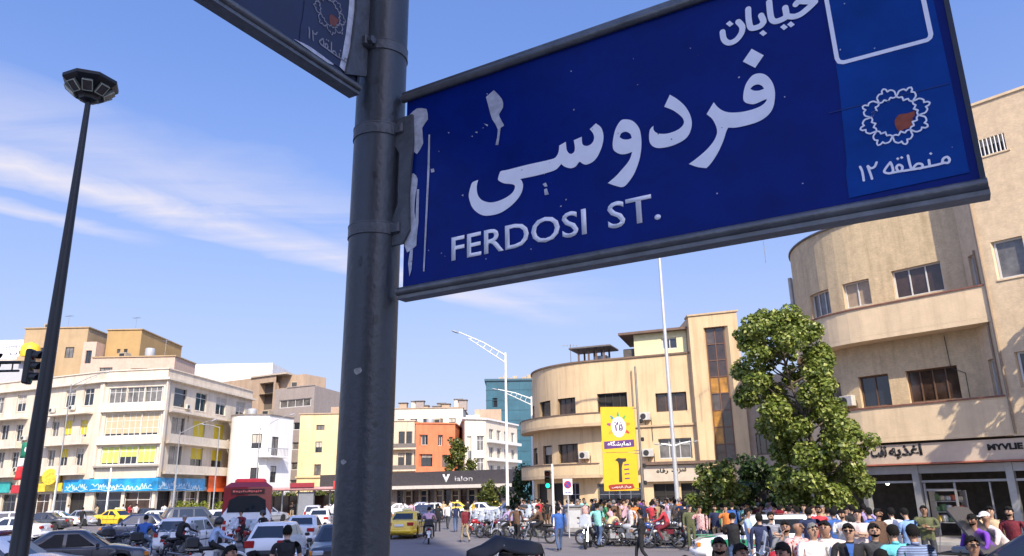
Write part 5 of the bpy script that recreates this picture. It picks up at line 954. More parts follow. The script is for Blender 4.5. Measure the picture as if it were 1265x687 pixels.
# bus lane shelter beyond the bus
bs = thing('bus_shelter', 'long bus stop shelter with a pinkish red roof behind the red bus', 'bus shelter', (-20.4, 79, 0)); b = MB(); b.bbox((0, 0, 3.0), (10.6, 3.2, .32), .1); b.build('roof', M('shelter_roof', (.50, .26, .24), .6, var=.15), bs); b = MB()
for k in range(7): b.tube((-4.9+k*1.6, 0, 0), (-4.9+k*1.6, 0, 2.9), .08, n=8)
b.build('post', STEEL, bs); b = MB(); b.box((-.6, -.9, 1.35), (1.5, .5, 2.7)); b.build('kiosk_panel', M('kiosk_grey', (.20, .21, .23), .6), bs); b = MB(); b.box((-2.5, 1.2, 1.4), (7.5, .05, 1.9)); b.build('back_glass', GLASS3, bs)
b = MB(); b.bbox((3.4, -1.7, 3.3), (2.4, .12, .8), .03); b.build('red_sign', M('shelter_red', (.55, .04, .03), .5), bs); b = MB(); b.bbox((-.9, -1.68, 3.35), (2.4, .12, .45), .03); b.build('dark_red_sign', M('shelter_dark_red', (.26, .02, .03), .5), bs)
kp = thing('stacked_barrier', 'grey metal litter kiosk on the pavement by the no parking sign', 'kiosk', spot(707, 42.6, .13), .2); b = MB(); b.bbox((0, 0, .7), (.95, .7, 1.3), .05); b.build('cabinet', M('kiosk_steel', (.30, .29, .29), .5, metal=.3, var=.2), kp); b = MB(); b.bbox((0, 0, 1.4), (1.05, .8, .1), .03); b.build('roof', STEEL, kp); b = MB(); b.box((0, -.36, .75), (.7, .02, .9)); b.build('door', GALV, kp)
kp.name = 'utility_kiosk'; kp['label'] = 'grey metal utility kiosk on the pavement by the no parking sign'
# ------------------------------------------------------------------ trees and shrubs: trunk, limbs and thousands of single leaves in clumps
import numpy as np
def leaves(name, rng, clumps, n, size, m, par, droop=.3):
    """clumps: (centre, radius); leaves sit mostly in the outer shell of each clump; each is a bent five-sided blade"""
    C = np.array([c for c, r_ in clumps]); Rr = np.array([r_ for c, r_ in clumps]); wts = Rr**2; idx = rng.choice(len(C), n, p=wts/wts.sum())
    d = rng.normal(size=(n, 3)); d /= np.linalg.norm(d, axis=1)[:, None]; rad = Rr[idx]*(.35+.65*rng.random(n)**.45); P = C[idx]+d*rad[:, None]*np.array([1, 1, .85])
    nrm = d*.6+rng.normal(size=(n, 3))*.55+np.array([0, 0, .55]); nrm /= np.linalg.norm(nrm, axis=1)[:, None]
    t = rng.normal(size=(n, 3)); t[:, 2] -= droop; t -= nrm*(t*nrm).sum(1)[:, None]; t /= np.linalg.norm(t, axis=1)[:, None]; b = np.cross(nrm, t); s = (size*(.6+.8*rng.random(n)))[:, None]
    V = np.stack([P-t*s*.5, P+b*s*.42-t*s*.05+nrm*s*.12, P+b*s*.2+t*s*.35, P+t*s*.62-nrm*s*.1, P-b*s*.2+t*s*.35, P-b*s*.42-t*s*.05+nrm*s*.12, P+nrm*s*-.02], 1).reshape(-1, 3)
    o = (np.arange(n)*7)[:, None]; F = np.concatenate([o+np.array([[0, 1, 2, 6]]), o+np.array([[6, 2, 3, 4]]), o+np.array([[0, 6, 4, 5]])], 1).reshape(-1, 4)
    me = bpy.data.meshes.new(name); me.vertices.add(len(V)); me.vertices.foreach_set('co', V.ravel()); me.loops.add(F.size); me.loops.foreach_set('vertex_index', F.ravel().astype(np.int32)); me.polygons.add(len(F)); me.polygons.foreach_set('loop_start', np.arange(0, F.size, 4, dtype=np.int32)); me.polygons.foreach_set('loop_total', np.full(len(F), 4, dtype=np.int32)); me.update(); me.validate()
    me.materials.append(m); return link(name, me, par)
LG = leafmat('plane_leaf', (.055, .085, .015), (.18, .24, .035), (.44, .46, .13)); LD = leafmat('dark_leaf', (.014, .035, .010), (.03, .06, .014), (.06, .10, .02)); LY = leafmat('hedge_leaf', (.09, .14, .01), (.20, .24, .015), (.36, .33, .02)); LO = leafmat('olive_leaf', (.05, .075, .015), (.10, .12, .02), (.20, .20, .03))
def tree(name, label, cat, loc, env, h0, seed, n, size, m, nb=26, tr=.16, clump=(.45, .95), group=None):
    """env: list of (z, x centre, y centre, radius) rings that bound the crown; h0: where limbs start"""
    rng = np.random.default_rng(seed); rn = random.Random(seed); t = thing(name, label, cat, loc, 0, group); b = MB(); zt = env[-1][0]
    def ring(z):
        for a, c in zip(env, env[1:]):
            if a[0] <= z <= c[0]: f = (z-a[0])/(c[0]-a[0]); return [a[i]+(c[i]-a[i])*f for i in range(4)]
        return env[0] if z < env[0][0] else env[-1]
    tp = []; zz_ = np.linspace(0, zt*.86, 9)
    for i, z in enumerate(zz_): e = ring(max(z, env[0][0])); f = min(1, z/max(.1, env[0][0])); tp.append(Vector((e[1]*f*(.9)+rn.uniform(-.06, .06)*(i > 0), e[2]*f*.9+rn.uniform(-.06, .06)*(i > 0), z)))
    b.path(tp, [tr*(1.25 if i == 0 else 1)*(1-.85*i/8) for i in range(9)], 9); clumps = []
    for k in range(nb):
        z = h0+(zt-h0)*((k+rn.random())/nb); e = ring(max(z, env[0][0])); a = k*2.4+rn.uniform(-.5, .5); rr_ = e[3]*sqrt(rn.uniform(.25, 1.0)); q = Vector((e[1]+rr_*cos(a), e[2]+rr_*sin(a), max(z, env[0][0]*.9)))
        zb = max(h0*.8, q.z-.35*rr_-.4); j = min(7, int(zb/(zt*.86)*8)); st = tp[j].lerp(tp[j+1], min(1, max(0, zb/(zt*.86)*8-j))); md = st.lerp(q, .5)+Vector((0, 0, -.08*rr_)); b.path([st, md, q], [tr*.35, tr*.2, tr*.07], 6)
        clumps.append((tuple(q), rn.uniform(*clump)))
        for _ in range(2): v = Vector((rn.gauss(0, 1), rn.gauss(0, 1), rn.gauss(0, .8))).normalized()*rn.uniform(.4, .9)*clump[1]; q2 = q+v; b.path([q, q2], [tr*.08, tr*.03], 4); clumps.append((tuple(q2), rn.uniform(*clump)*.75))
    b.build('trunk', WOODB, t, 60); leaves('crown', rng, clumps, n, size, m, t); return t
p = spot(998, 30.5, .13)
tree('street_tree', 'leafy green street tree in front of the rounded brick building', 'tree', p, [(1.2, .4, 0, 1.0), (2.4, .55, 0, 1.5), (3.9, .6, 0, 1.85), (5.5, .05, 0, 1.9), (7.2, -.3, 0, 1.7), (8.5, -.3, 0, 1.35), (9.2, -.15, 0, .5)], 1.5, 3, 36000, .145, LG, 54, .15, (.28, .70))
p = spot(890, 34.5, .13); tree('small_tree', 'small bushy young tree left of the tall street tree', 'tree', p, [(1.0, 0, 0, .8), (1.8, 0, 0, 1.05), (2.6, .1, 0, .75), (3.2, 0, 0, .3)], 1.0, 5, 3600, .16, LG, 14, .06, (.3, .5))
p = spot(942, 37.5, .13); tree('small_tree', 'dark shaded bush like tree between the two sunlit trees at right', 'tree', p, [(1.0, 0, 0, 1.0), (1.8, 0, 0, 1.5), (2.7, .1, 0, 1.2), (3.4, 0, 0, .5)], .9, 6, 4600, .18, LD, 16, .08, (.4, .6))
p = Vector((21.6, 26.8, 0)); tree('street_tree', 'street tree outside the right edge whose shadow dapples the brick building', 'tree', p, [(5.6, 0, 0, 1.5), (7.5, .1, 0, 2.1), (9.5, .1, 0, 1.9), (11, 0, 0, .8)], 5.4, 8, 4200, .24, LG, 24, .16, (.4, .65))
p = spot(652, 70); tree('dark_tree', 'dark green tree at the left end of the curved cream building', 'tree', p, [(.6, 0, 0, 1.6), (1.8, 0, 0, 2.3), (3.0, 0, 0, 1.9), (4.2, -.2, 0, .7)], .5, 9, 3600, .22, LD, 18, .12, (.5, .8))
p = spot(604, 80); tree('dark_tree', 'grey green tree beside the end of the dark shopping gallery', 'tree', p, [(.8, 0, 0, .9), (2.0, 0, 0, 1.2), (3.2, 0, 0, .6)], .7, 10, 1500, .22, LO, 12, .1, (.4, .6))
p = spot(566, 108); tree('pointed_tree', 'olive green pointed tree rising behind the shopping gallery', 'tree', p, [(2.0, 0, 0, 2.4), (5.2, 0, 0, 2.3), (7.2, 0, 0, 1.5), (9.4, 0, 0, .3)], 2, 11, 4200, .3, LO, 26, .16, (.5, .9))
for k, (x, D, r_) in enumerate(((345, 84, 1.4), (360, 86, 1.5), (388, 85, 1.5), (402, 86, 1.3))):
    p = spot(x, D); tree('roadside_tree', '%s tree of four low dusty trees under the bus shelter roof' % ('first', 'second', 'third', 'last')[k], 'tree', p, [(.6, 0, 0, r_*.7), (1.6, 0, 0, r_), (2.6, 0, 0, r_*.6)], .5, 20+k, 1100, .22, LO, 10, .08, (.4, .6), 'low trees behind the bus shelter')
# hedge on the traffic island
hd = thing('hedge', 'yellow green hedge on the traffic island in front of the orange shop sign', 'hedge', (-25.2, 64, 0)); rng = np.random.default_rng(4); rn = random.Random(4)
cl_ = [((rn.uniform(-2.3, 1.9), rn.uniform(-.8, .8), rn.uniform(.5, 1.75)), rn.uniform(.35, .6)) for _ in range(40)]; leaves('foliage', rng, cl_, 4200, .15, LY, hd); b = MB()
for k in range(12): x = -2.1+k*.35; b.path([(x, rn.uniform(-.5, .5), 0), (x+rn.uniform(-.2, .2), rn.uniform(-.5, .5), 1.4)], [.03, .01], 5)
b.build('stem', WOODB, hd)
# ------------------------------------------------------------------ cars: lofted bodies with real wheel arches, greenhouse, glass, lamps
def lerp(tab, x):
    if x <= tab[0][0]: return tab[0][1]
    for (a, u), (b, v) in zip(tab, tab[1:]):
        if a <= x <= b: f = (x-a)/(b-a); f = f*f*(3-2*f) if True else f; return u+(v-u)*f
    return tab[-1][1]
TYRE = M('tyre', (.014, .014, .015), .8, var=.15); RIM = M('wheel_rim', (.40, .40, .41), .35, metal=.7, var=.05); PLAST = M('black_plastic', (.02, .02, .022), .55, var=.05)
LAMP = M('headlight_glass', (.55, .57, .6), .12, metal=.3, var=0); TAIL = M('tail_light_red', (.32, .012, .012), .2, var=0); AMB = M('indicator_amber', (.55, .17, .01), .25, var=0); PLATE = M('number_plate', (.72, .72, .70), .5, var=0)
SPEC = {  # length, width, height, belt, wheel r, front/rear axle, deck profile, greenhouse (windscreen foot, roof front, roof rear, rear foot)
 'sedan': dict(L=4.4, W=1.7, H=1.42, belt=.90, wr=.30, ax=(1.32, -1.30), deck=[(-2.2, .62), (-2.17, .90), (-2.0, .97), (-1.35, 1.0), (-1.1, .94), (.7, .92), (1.0, .92), (1.9, .80), (2.12, .70), (2.2, .52)], gh=(.98, .25, -.82, -1.5), split=-.30),
 'hatch': dict(L=3.75, W=1.62, H=1.44, belt=.88, wr=.28, ax=(1.18, -1.15), deck=[(-1.87, .55), (-1.85, .80), (-1.78, .92), (-1.5, .94), (.6, .90), (.8, .90), (1.6, .78), (1.8, .68), (1.87, .5)], gh=(.88, .25, -1.25, -1.76), split=-.32),
 'estate': dict(L=4.3, W=1.68, H=1.50, belt=.92, wr=.30, ax=(1.3, -1.28), deck=[(-2.15, .55), (-2.13, .85), (-2.05, .95), (-1.5, .95), (.7, .93), (.95, .93), (1.85, .82), (2.08, .72), (2.15, .5)], gh=(.95, .30, -1.78, -2.08), split=-.32),
 'suv': dict(L=4.5, W=1.82, H=1.74, belt=1.08, wr=.36, ax=(1.38, -1.35), deck=[(-2.25, .6), (-2.22, .95), (-2.12, 1.08), (-1.5, 1.10), (.7, 1.08), (.95, 1.08), (1.9, .98), (2.15, .84), (2.25, .55)], gh=(1.0, .42, -1.85, -2.18), split=-.35)}
def car_body(kind):
    S = SPEC[kind]; L, Wd, wr = S['L'], S['W'], S['wr']; hw = Wd/2; xs = sorted(set([-L/2+L*i/70 for i in range(71)]+[a+s*(wr+.06)*c for a in S['ax'] for s in (-1, 1) for c in (1, .97, .9)])); b = MB(); NS = None
    for x in xs:
        e = abs(x)/(L/2); wd = hw*(1 if e < .62 else 1-.13*((e-.62)/.38)**2-.05*max(0, (e-.93)/.07)**2); top = lerp(S['deck'], x); bot = .19+.10*max(0, e-.88)/.12
        for a in S['ax']:
            d = abs(x-a); R_ = wr+.055
            if d < R_: bot = max(bot, wr+sqrt(max(0, R_*R_-d*d))*.98)
        bot = min(bot, top-.12); m1 = bot+(top-bot)*.18; m2 = bot+(top-bot)*.62; half = [(0, bot), (wd*.86, bot), (wd*.985, bot+.03), (wd, m1), (wd*1.0, m2), (wd*.975, top-.10), (wd*.93, top-.035), (wd*.84, top), (wd*.4, top+.018), (0, top+.024)]
        ring = half+[(-y, z) for y, z in half[-2:0:-1]]; NS = len(ring); b.v += [(x, y, z) for y, z in ring]
    n = len(xs); b.f = [(i*NS+k, i*NS+(k+1) % NS, (i+1)*NS+(k+1) % NS, (i+1)*NS+k) for i in range(n-1) for k in range(NS)]+[tuple(range(NS-1, -1, -1)), tuple((n-1)*NS+k for k in range(NS))]; b.m = [0]*len(b.f)
    w0, r0, r1, w1 = S['gh']; H, bl = S['H'], S['belt']-.02; y0, y1 = hw*.92, hw*.71; o = len(b.v); NSX = 12
    def ringz(z, xf, xr, y, cr): return [(xf, y*.82, z), (xf+.0, -y*.82, z)], None
    # greenhouse rings: belt, under roof, roof edge, roof crown
    rings = [(bl, w0, w1, y0), (H-.09, r0+.07, r1-.05, y1+.03), (H-.03, r0-.02, r1+.03, y1-.02), (H, r0-.18, r1+.18, y1-.16)]
    for z, xf, xr, y in rings:
        cf = .06 if z < H-.01 else .03; b.v += [(xf, -y*.80, z), (xf+cf*.0+.03, 0, z), (xf, y*.80, z), (xf-.10, y*.97, z), (xf-.30, y, z), (xr+.30, y, z), (xr+.10, y*.97, z), (xr, y*.80, z), (xr-.03, 0, z), (xr, -y*.80, z), (xr+.10, -y*.97, z), (xr+.30, -y, z), (xf-.30, -y, z), (xf-.10, -y*.97, z)]
    q = 14; fs = [(o+i*q+k, o+i*q+(k+1) % q, o+(i+1)*q+(k+1) % q, o+(i+1)*q+k) for i in range(3) for k in range(q)]+[tuple(o+3*q+k for k in range(q))]; b.f += fs; b.m += [0]*len(fs)
    return b.mesh('body', M('car_paint_base', (.5, .5, .5), .3, var=0, coat=1), 38)
def glass_panel(pts, out=.006):
    P = [Vector(p) for p in pts]; n = (P[1]-P[0]).cross(P[-1]-P[0]).normalized(); b = MB(); k = len(P); b.v = [tuple(p+n*out) for p in P]+[tuple(p-n*.01) for p in P]; b.f = [tuple(range(k))]+[(i, k+i, k+(i+1) % k, (i+1) % k) for i in range(k)]; b.m = [0]*len(b.f); return b
def make_car(kind, taxi=False, police=False, hood_open=False):
    S = SPEC[kind]; L, Wd, H, wr = S['L'], S['W'], S['H'], S['wr']; hw = Wd/2; w0, r0, r1, w1 = S['gh']; bl = S['belt']; y0, y1 = hw*.92, hw*.71
    t = thing({'sedan': 'saloon_car', 'hatch': 'hatchback_car', 'estate': 'estate_car', 'suv': 'off_road_car'}[kind], 'car', 'car'); body = link('body', car_body(kind), t)
    zt = H-.10
    def side(f, s): f_ = (f-bl)/(zt-bl); return s*(y0+(y1+.03-y0)*f_)
    fx = lambda f: w0+(r0+.07-w0)*f; rx = lambda f: w1+(r1-.05-w1)*f
    lo, hi = .08, .95
    zl, zh = bl+(zt-bl)*lo, bl+(zt-bl)*hi
    yl, yh = side(zl, 1), side(zh, 1)
    glass_panel([(fx(lo)+.012, -yl*.78, zl), (fx(lo)+.012+.03, 0, zl), (fx(lo)+.012, yl*.78, zl), (fx(hi)+.012, yh*.76, zh), (fx(hi)+.012+.03, 0, zh), (fx(hi)+.012, -yh*.76, zh)], .008).build('windscreen', CARGLASS, t)
    glass_panel([(rx(lo)-.012, yl*.76, zl), (rx(lo)-.042, 0, zl), (rx(lo)-.012, -yl*.76, zl), (rx(hi)-.012, -yh*.74, zh), (rx(hi)-.042, 0, zh), (rx(hi)-.012, yh*.74, zh)], .008).build('rear_window', CARGLASS, t)
    for s in (-1, 1):
        A, B = fx(lo)-.36, rx(lo)+.36; a, b_ = fx(hi)-.30, rx(hi)+.30; sp = S['split']
        segs = [(A, a, sp+.05, sp+.05), (sp-.05, sp-.05, B if kind in ('sedan', 'hatch') else -1.28, b_ if kind in ('sedan', 'hatch') else -1.25)]
        if kind in ('estate', 'suv'): segs.append((-1.38, -1.35, B+.08, b_))
        for xa, xb, xc, xd_ in segs:
            P = [(xc, s*(yl+.004), zl), (xa, s*(yl+.004), zl), (xb, s*(yh+.004), zh), (xd_, s*(yh+.004), zh)]; P = P if s < 0 else [P[1], P[0], P[3], P[2]]
            glass_panel([Vector(p) for p in P], .005).build('side_window', CARGLASS, t)
        b = MB(); b.bbox((fx(lo)-.28, s*(hw+.07), bl+.06), (.10, .18, .12), .03); b.build('mirror', PLAST, t, 40)
        for x in (sp+.12, -1.0): b = MB(); b.bbox((x, s*(hw*.985), bl-.13), (.16, .02, .03), .008); b.build('door_handle', PLAST, t)
        for x, h0, h1 in ((S['split'], .30, bl-.04), (fx(lo)-.42, .34, bl-.05), (S['ax'][1]+.48 if kind in ('sedan', 'hatch') else -.98, .34, bl-.04)): b = MB(); b.box((x, s*(hw*.992), (h0+h1)/2), (.012, .03, h1-h0)); b.build('door_gap', PLAST, t)
        b = MB(); b.bbox((0, s*(hw*.999), .56), (S['ax'][0]-S['ax'][1]-2*wr-.16, .024, .045), .008); b.build('side_moulding', PLAST, t)
        for a_ in S['ax']:
            b = MB(); b.lathe([(wr*.60, -.09), (wr*.93, -.09), (wr, -.06), (wr, .06), (wr*.93, .09), (wr*.60, .09)], n=22, axis='Y'); w_ = b.build('wheel', TYRE, t, 40, Matrix.Translation((a_, s*(hw-.12), wr)))
            b = MB(); b.lathe([(wr*.62, -.02), (wr*.60, .075), (wr*.5, .06), (wr*.2, .075), (.01, .08)], n=18, axis='Y')
            for k in range(5): an_ = 2*pi*k/5; b.box(None, (.05, .02, wr*.45), mat=Matrix.Rotation(an_, 4, 'Y') @ Matrix.Translation((0, .075, wr*.34)))
            if s < 0: b.v = [(x, -y, z) for x, y, z in b.v]
            b.build('rim', RIM, w_, 40)
        b = MB(); b.bbox((L/2-.10, s*hw*.62, .64 if kind != 'suv' else .78), (.16, .34, .15), .03); b.build('headlight', LAMP, t, 40)
        b = MB(); b.bbox((L/2-.13, s*hw*.86, .64 if kind != 'suv' else .78), (.14, .10, .14), .02); b.build('indicator', AMB, t)
        zt_ = {'sedan': .78, 'hatch': .74, 'estate': .85, 'suv': .95}[kind]
        b = MB(); b.bbox((-L/2+.06, s*hw*.70, zt_), (.15, .34 if kind != 'estate' else .18, .17 if kind == 'sedan' else .24), .02); b.build('tail_light', TAIL, t, 40)
    for x, nm in ((L/2-.03, 'front_bumper'), (-L/2+.03, 'rear_bumper')):
        b = MB(); sg_ = 1 if x > 0 else -1; P = [(x-sg_*.32, -hw*.97, .42), (x-sg_*.10, -hw*.86, .42), (x+sg_*.03, -hw*.5, .42), (x+sg_*.06, 0, .42), (x+sg_*.03, hw*.5, .42), (x-sg_*.10, hw*.86, .42), (x-sg_*.32, hw*.97, .42)]; b.path(P, .11, 8); b.v = [(a_, b_, .42+(z-.42)*1.1) for a_, b_, z in b.v]; b.build(nm, PLAST if kind in ('hatch', 'suv') else body.data.materials[0], t, 50)
    b = MB(); b.bbox((L/2+.055, 0, .46), (.02, .50, .11), .006); b.bbox((-L/2-.055, 0, .46 if kind != 'sedan' else .72), (.03, .50, .11), .006); b.build('number_plate', PLATE, t)
    b = MB(); b.bbox((L/2-.075, 0, .645 if kind != 'suv' else .78), (.10, hw*.75, .12), .02)
    b.build('grille', PLAST, t)
    if taxi: b = MB(); b.bbox(((r0+r1)/2+.2, 0, H+.08), (.22, .55, .16), .05); b.build('roof_sign', M('taxi_sign', (.85, .80, .45), .4, var=0), t, 40)
    if police:
        b = MB(); b.bbox(((r0+r1)/2+.15, 0, H+.07), (.28, 1.1, .13), .04); lb = b.build('light_bar', M('bar_dark_red', (.16, .01, .015), .25, var=.2), t, 40); b = MB(); b.bbox(((r0+r1)/2+.15, -.35, H+.075), (.29, .38, .10), .03); b.build('blue_lens', M('bar_blue', (.02, .04, .3), .2, var=0), lb, 40)
    if police == 'green':
        b = MB()
        for s in (-1, 1): b.box((.0, s*(hw+.004), .70), (3.3, .012, .20)); b.bbox((1.55, s*hw*.55, .875), (.9, .28, .02), .005)
        b.build('green_stripe', M('police_green', (.01, .22, .10), .35, var=0, coat=.5), t)
    return t
PROTO = {}
def car(kind, paint, loc, rz, label, rough=.3, metal=0, group=None, **k):
    key = (kind, tuple(sorted(k.items())))
    if key not in PROTO: PROTO[key] = make_car(kind, **k); t = PROTO[key]
    else: t = copy_tree(PROTO[key])
    place(t, loc, rz, label, group); m = M('paint_%02d%02d%02d' % tuple(int(99*c) for c in paint), paint, rough, metal=metal, var=.03, sc=2, coat=.8, dirt=.12, dsc=1.2)
    for c in t.children:
        n_ = c.name.split('.')[0]
        if n_ == 'body' or (n_ in ('front_bumper', 'rear_bumper') and kind in ('sedan', 'estate')): objmat(c, 0, m)
    return t
W_ = (.72, .72, .72); SIL = (.42, .43, .46); DGR = (.045, .048, .055); DBL = (.02, .03, .07); YTX = (.75, .50, .015)
rd_ = radians
car('sedan', W_, spot(4, 22.0), rd_(6), 'white police saloon with a dark red light bar at the bottom left corner', police=True)
car('sedan', DGR, spot(98, 25.6), rd_(24), 'dark grey saloon car seen from its rear corner beside the police car at lower left', metal=.4)
car('sedan', SIL, spot(106, 73), rd_(-28), 'silver saloon car parked under the yellow round sign', metal=.4)
car('sedan', YTX, spot(146, 72), rd_(-20), 'yellow taxi half hidden behind the silver saloon car', taxi=True)
car('hatch', DBL, spot(168, 48), rd_(195), 'dark blue hatchback behind the blue shirted motorcyclist', metal=.3)
car('sedan', W_, spot(198, 62), rd_(-25), 'white saloon car in front of the blue shop banner')
car('estate', W_, spot(238, 36), rd_(88), 'white estate car seen from the rear between two motorcyclists')
car('suv', (.09, .095, .10), spot(243, 54), rd_(35), 'dark grey off road car in front of the hedge', metal=.4)
car('hatch', W_, spot(273, 60), rd_(60), 'small white hatchback beside the red bus')
car('hatch', W_, spot(347, 29.5), rd_(92), 'white hatchback seen from the rear behind the black shirted man')
car('sedan', (.62, .64, .66), spot(377, 39.5), rd_(97), 'pale grey saloon car seen from the rear left of the sign post')
car('sedan', W_, spot(396, 58), rd_(99), 'white saloon car farther up the lane left of the sign post')
car('estate', (.5, .5, .5), spot(388, 72), rd_(100), 'grey estate car far up the lane left of the sign post')
car('sedan', (.02, .022, .026), spot(420, 26.5), rd_(-80), 'black saloon car half hidden by the sign post')
car('sedan', YTX, spot(504, 44.5), rd_(86), 'yellow taxi seen from the rear right of the sign post', taxi=True)
FAR = [(497, 80, W_, 'sedan', 10), (518, 66, DBL, 'sedan', 175), (541, 78, W_, 'hatch', 5), (523, 88, SIL, 'sedan', 15), (566, 84, YTX, 'sedan', 0), (590, 76, W_, 'sedan', 170), (612, 86, YTX, 'sedan', 5), (628, 72, SIL, 'hatch', 165), (20, 66, W_, 'estate', 20), (52, 63, DGR, 'sedan', 190), (72, 72, W_, 'sedan', 12), (222, 72, SIL, 'hatch', 5), (185, 80, DGR, 'sedan', 0), (14, 48, W_, 'sedan', 185), (330, 74, SIL, 'sedan', 60), (410, 84, W_, 'sedan', 80)]
FL = ['white saloon car just right of the sign post before the shopping gallery', 'dark blue saloon car behind the yellow taxi at the shopping gallery', 'white hatchback in the far traffic before the shopping gallery', 'silver saloon car in the far traffic behind the white hatchback', 'yellow taxi in the far traffic by the gallery canopy', 'white saloon car behind the parked motorcycles, nearest the gallery lettering', 'yellow taxi in the far traffic beside the white lamp post', 'silver hatchback at the end of the shopping gallery by the dark tree', 'white estate car behind the black mast at the left edge', 'dark grey saloon car behind the black lighting mast', 'white saloon car just right of the black lighting mast', 'silver hatchback parked below the orange shop sign', 'dark grey saloon car parked before the blue banner shops', 'white saloon car above the police car at the left edge', 'silver saloon car behind the red bus, under the shelter', 'white saloon car at the far end of the left lane by the shelter']
for (x, D, c, kd, a), lb in zip(FAR, FL): car(kd, c, spot(x, D), rd_(a), lb, taxi=True) if c == YTX else car(kd, c, spot(x, D), rd_(a), lb)
car('estate', W_, spot(937, 25.5), rd_(172), 'white police estate car with a green side stripe among the crowd', police='green')
# the dark car with its bonnet raised
oc = car('sedan', (.022, .026, .045), Vector((10.5, 15.75, 0)), rd_(130), 'dark blue saloon car with its bonnet raised in front of the grocery', metal=.3)
b = MB(); pts = [(-.0, -.62, 0), (-.0, .62, 0), (1.05, .58, .0), (1.1, 0, .0), (1.05, -.58, 0)]; Mh = Matrix.Translation((.98, 0, .95)) @ Matrix.Rotation(radians(-56), 4, 'Y'); b.v = [tuple(Mh @ Vector(p)) for p in pts]+[tuple(Mh @ (Vector(p)+Vector((0, 0, .04)))) for p in pts]; k = 5; b.f = [tuple(range(k-1, -1, -1)), tuple(range(k, 2*k))]+[(i, (i+1) % k, k+(i+1) % k, k+i) for i in range(k)]; b.m = [0]*7
b.build('bonnet', M('bonnet_dark', (.018, .02, .024), .35, coat=.5, var=.1), oc); b = MB(); b.box((1.5, 0, .935), (.85, 1.15, .03)); eb = b.build('engine_bay', DARK, oc); b = MB(); b.bbox((1.45, .1, 1.0), (.45, .5, .16), .04); b.bbox((1.7, -.35, .99), (.25, .2, .14), .03); b.build('engine', STEEL, eb); b = MB(); b.tube((1.85, .5, .9), (1.72, .5, 1.62), .008, n=5); b.build('bonnet_stay', STEEL, oc)
# red and white articulated bus, seen from behind
def bus():
    t = thing('city_bus', 'red and white city bus seen from behind in the left lane', 'bus', spot(309, 47.5), rd_(107)); RB = M('bus_red', (.26, .012, .018), .3, var=.08, coat=.6); WB = M('bus_white', (.70, .72, .75), .35, var=.05, coat=.5)
    def sec(z0, z1, ins0, ins1, nm, m, x0=-5.9, x1=5.9):
        b = MB(); w_ = 1.25; vs = []
        for z, i in ((z0, ins0), (z1, ins1)): vs += [(x0+i, -w_+i, z), (x0+i-.06, 0, z), (x0+i, w_-i, z), (x1-i, w_-i, z), (x1-i, -w_+i, z)]
        b.v = vs; b.f = [(i, (i+1) % 5, 5+(i+1) % 5, 5+i) for i in range(5)]+[(4, 3, 2, 1, 0), (5, 6, 7, 8, 9)]; b.f = [f[::-1] for f in b.f]; b.m = [0]*7; return b.build(nm, m, t)
    sec(.35, 1.45, .05, 0, 'lower_body', WB); bd = sec(1.452, 2.85, 0, .02, 'upper_body', RB); sec(2.852, 3.1, .02, .35, 'roof', RB)
    b = MB(); b.bbox((-1.5, 0, 3.2), (3.6, 1.7, .3), .1); b.build('air_unit', RB, t)
    b = MB(); b.prism([(-1.0, 0), (1.0, 0), (.92, .62), (.5, .85), (-.5, .85), (-.92, .62)], frame((-5.985, 0, 1.55), (0, -1, 0), (-1, 0, 0)), .03); b.build('rear_window', CARGLASS, t)
    b = MB(); b.prism([(-1.19, -.05), (1.19, -.05), (1.19, .55), (.82, 1.05), (.45, .62), (-.45, .62), (-.82, 1.05), (-1.19, .55)], frame((-5.97, 0, .95), (0, -1, 0), (-1, 0, 0)), .018); b.build('white_panel', WB, t)
    b = MB(); b.bbox((-5.99, 0, 2.62), (.04, 1.7, .26), .01); b.build('route_board', M('route_board', (.05, .012, .012), .4), t)
    b = MB(); rl = random.Random(2); y = -.7
    while y < .7: w_ = rl.uniform(.04, .12); b.box((-6.012, y+w_/2, 2.62+rl.uniform(-.02, .02)), (.006, w_, rl.uniform(.06, .13))); y += w_+.03
    b.build('route_lettering', M('route_led', (.75, .16, .12), .4, var=0), t)
    b = MB(); b.bbox((-6.0, 0, .98), (.03, .9, .42), .01); b.build('engine_grille', M('bus_blue_grey', (.30, .36, .44), .5), t); b = MB(); b.bbox((-5.95, 0, .42), (.14, 2.4, .22), .05); b.build('rear_bumper', WB, t)
    for s in (-1, 1):
        for z in (.75, 1.05): b = MB(); b.bbox((-5.985, s*1.08, z), (.04, .16, .2), .01); b.build('tail_light', TAIL, t)
        b = MB()
        for k in range(6): b.box((-4.9+k*1.9, s*1.249, 2.0), (1.75, .012, .95))
        b.build('side_windows', CARGLASS, t)
        for x in (-3.6, 3.4): b = MB(); b.lathe([(.2, -.14), (.48, -.14), (.5, -.1), (.5, .1), (.48, .14), (.2, .14)], n=20, axis='Y'); b.build('wheel', TYRE, t, 40, Matrix.Translation((x, s*1.13, .5)))
    return t
bus()
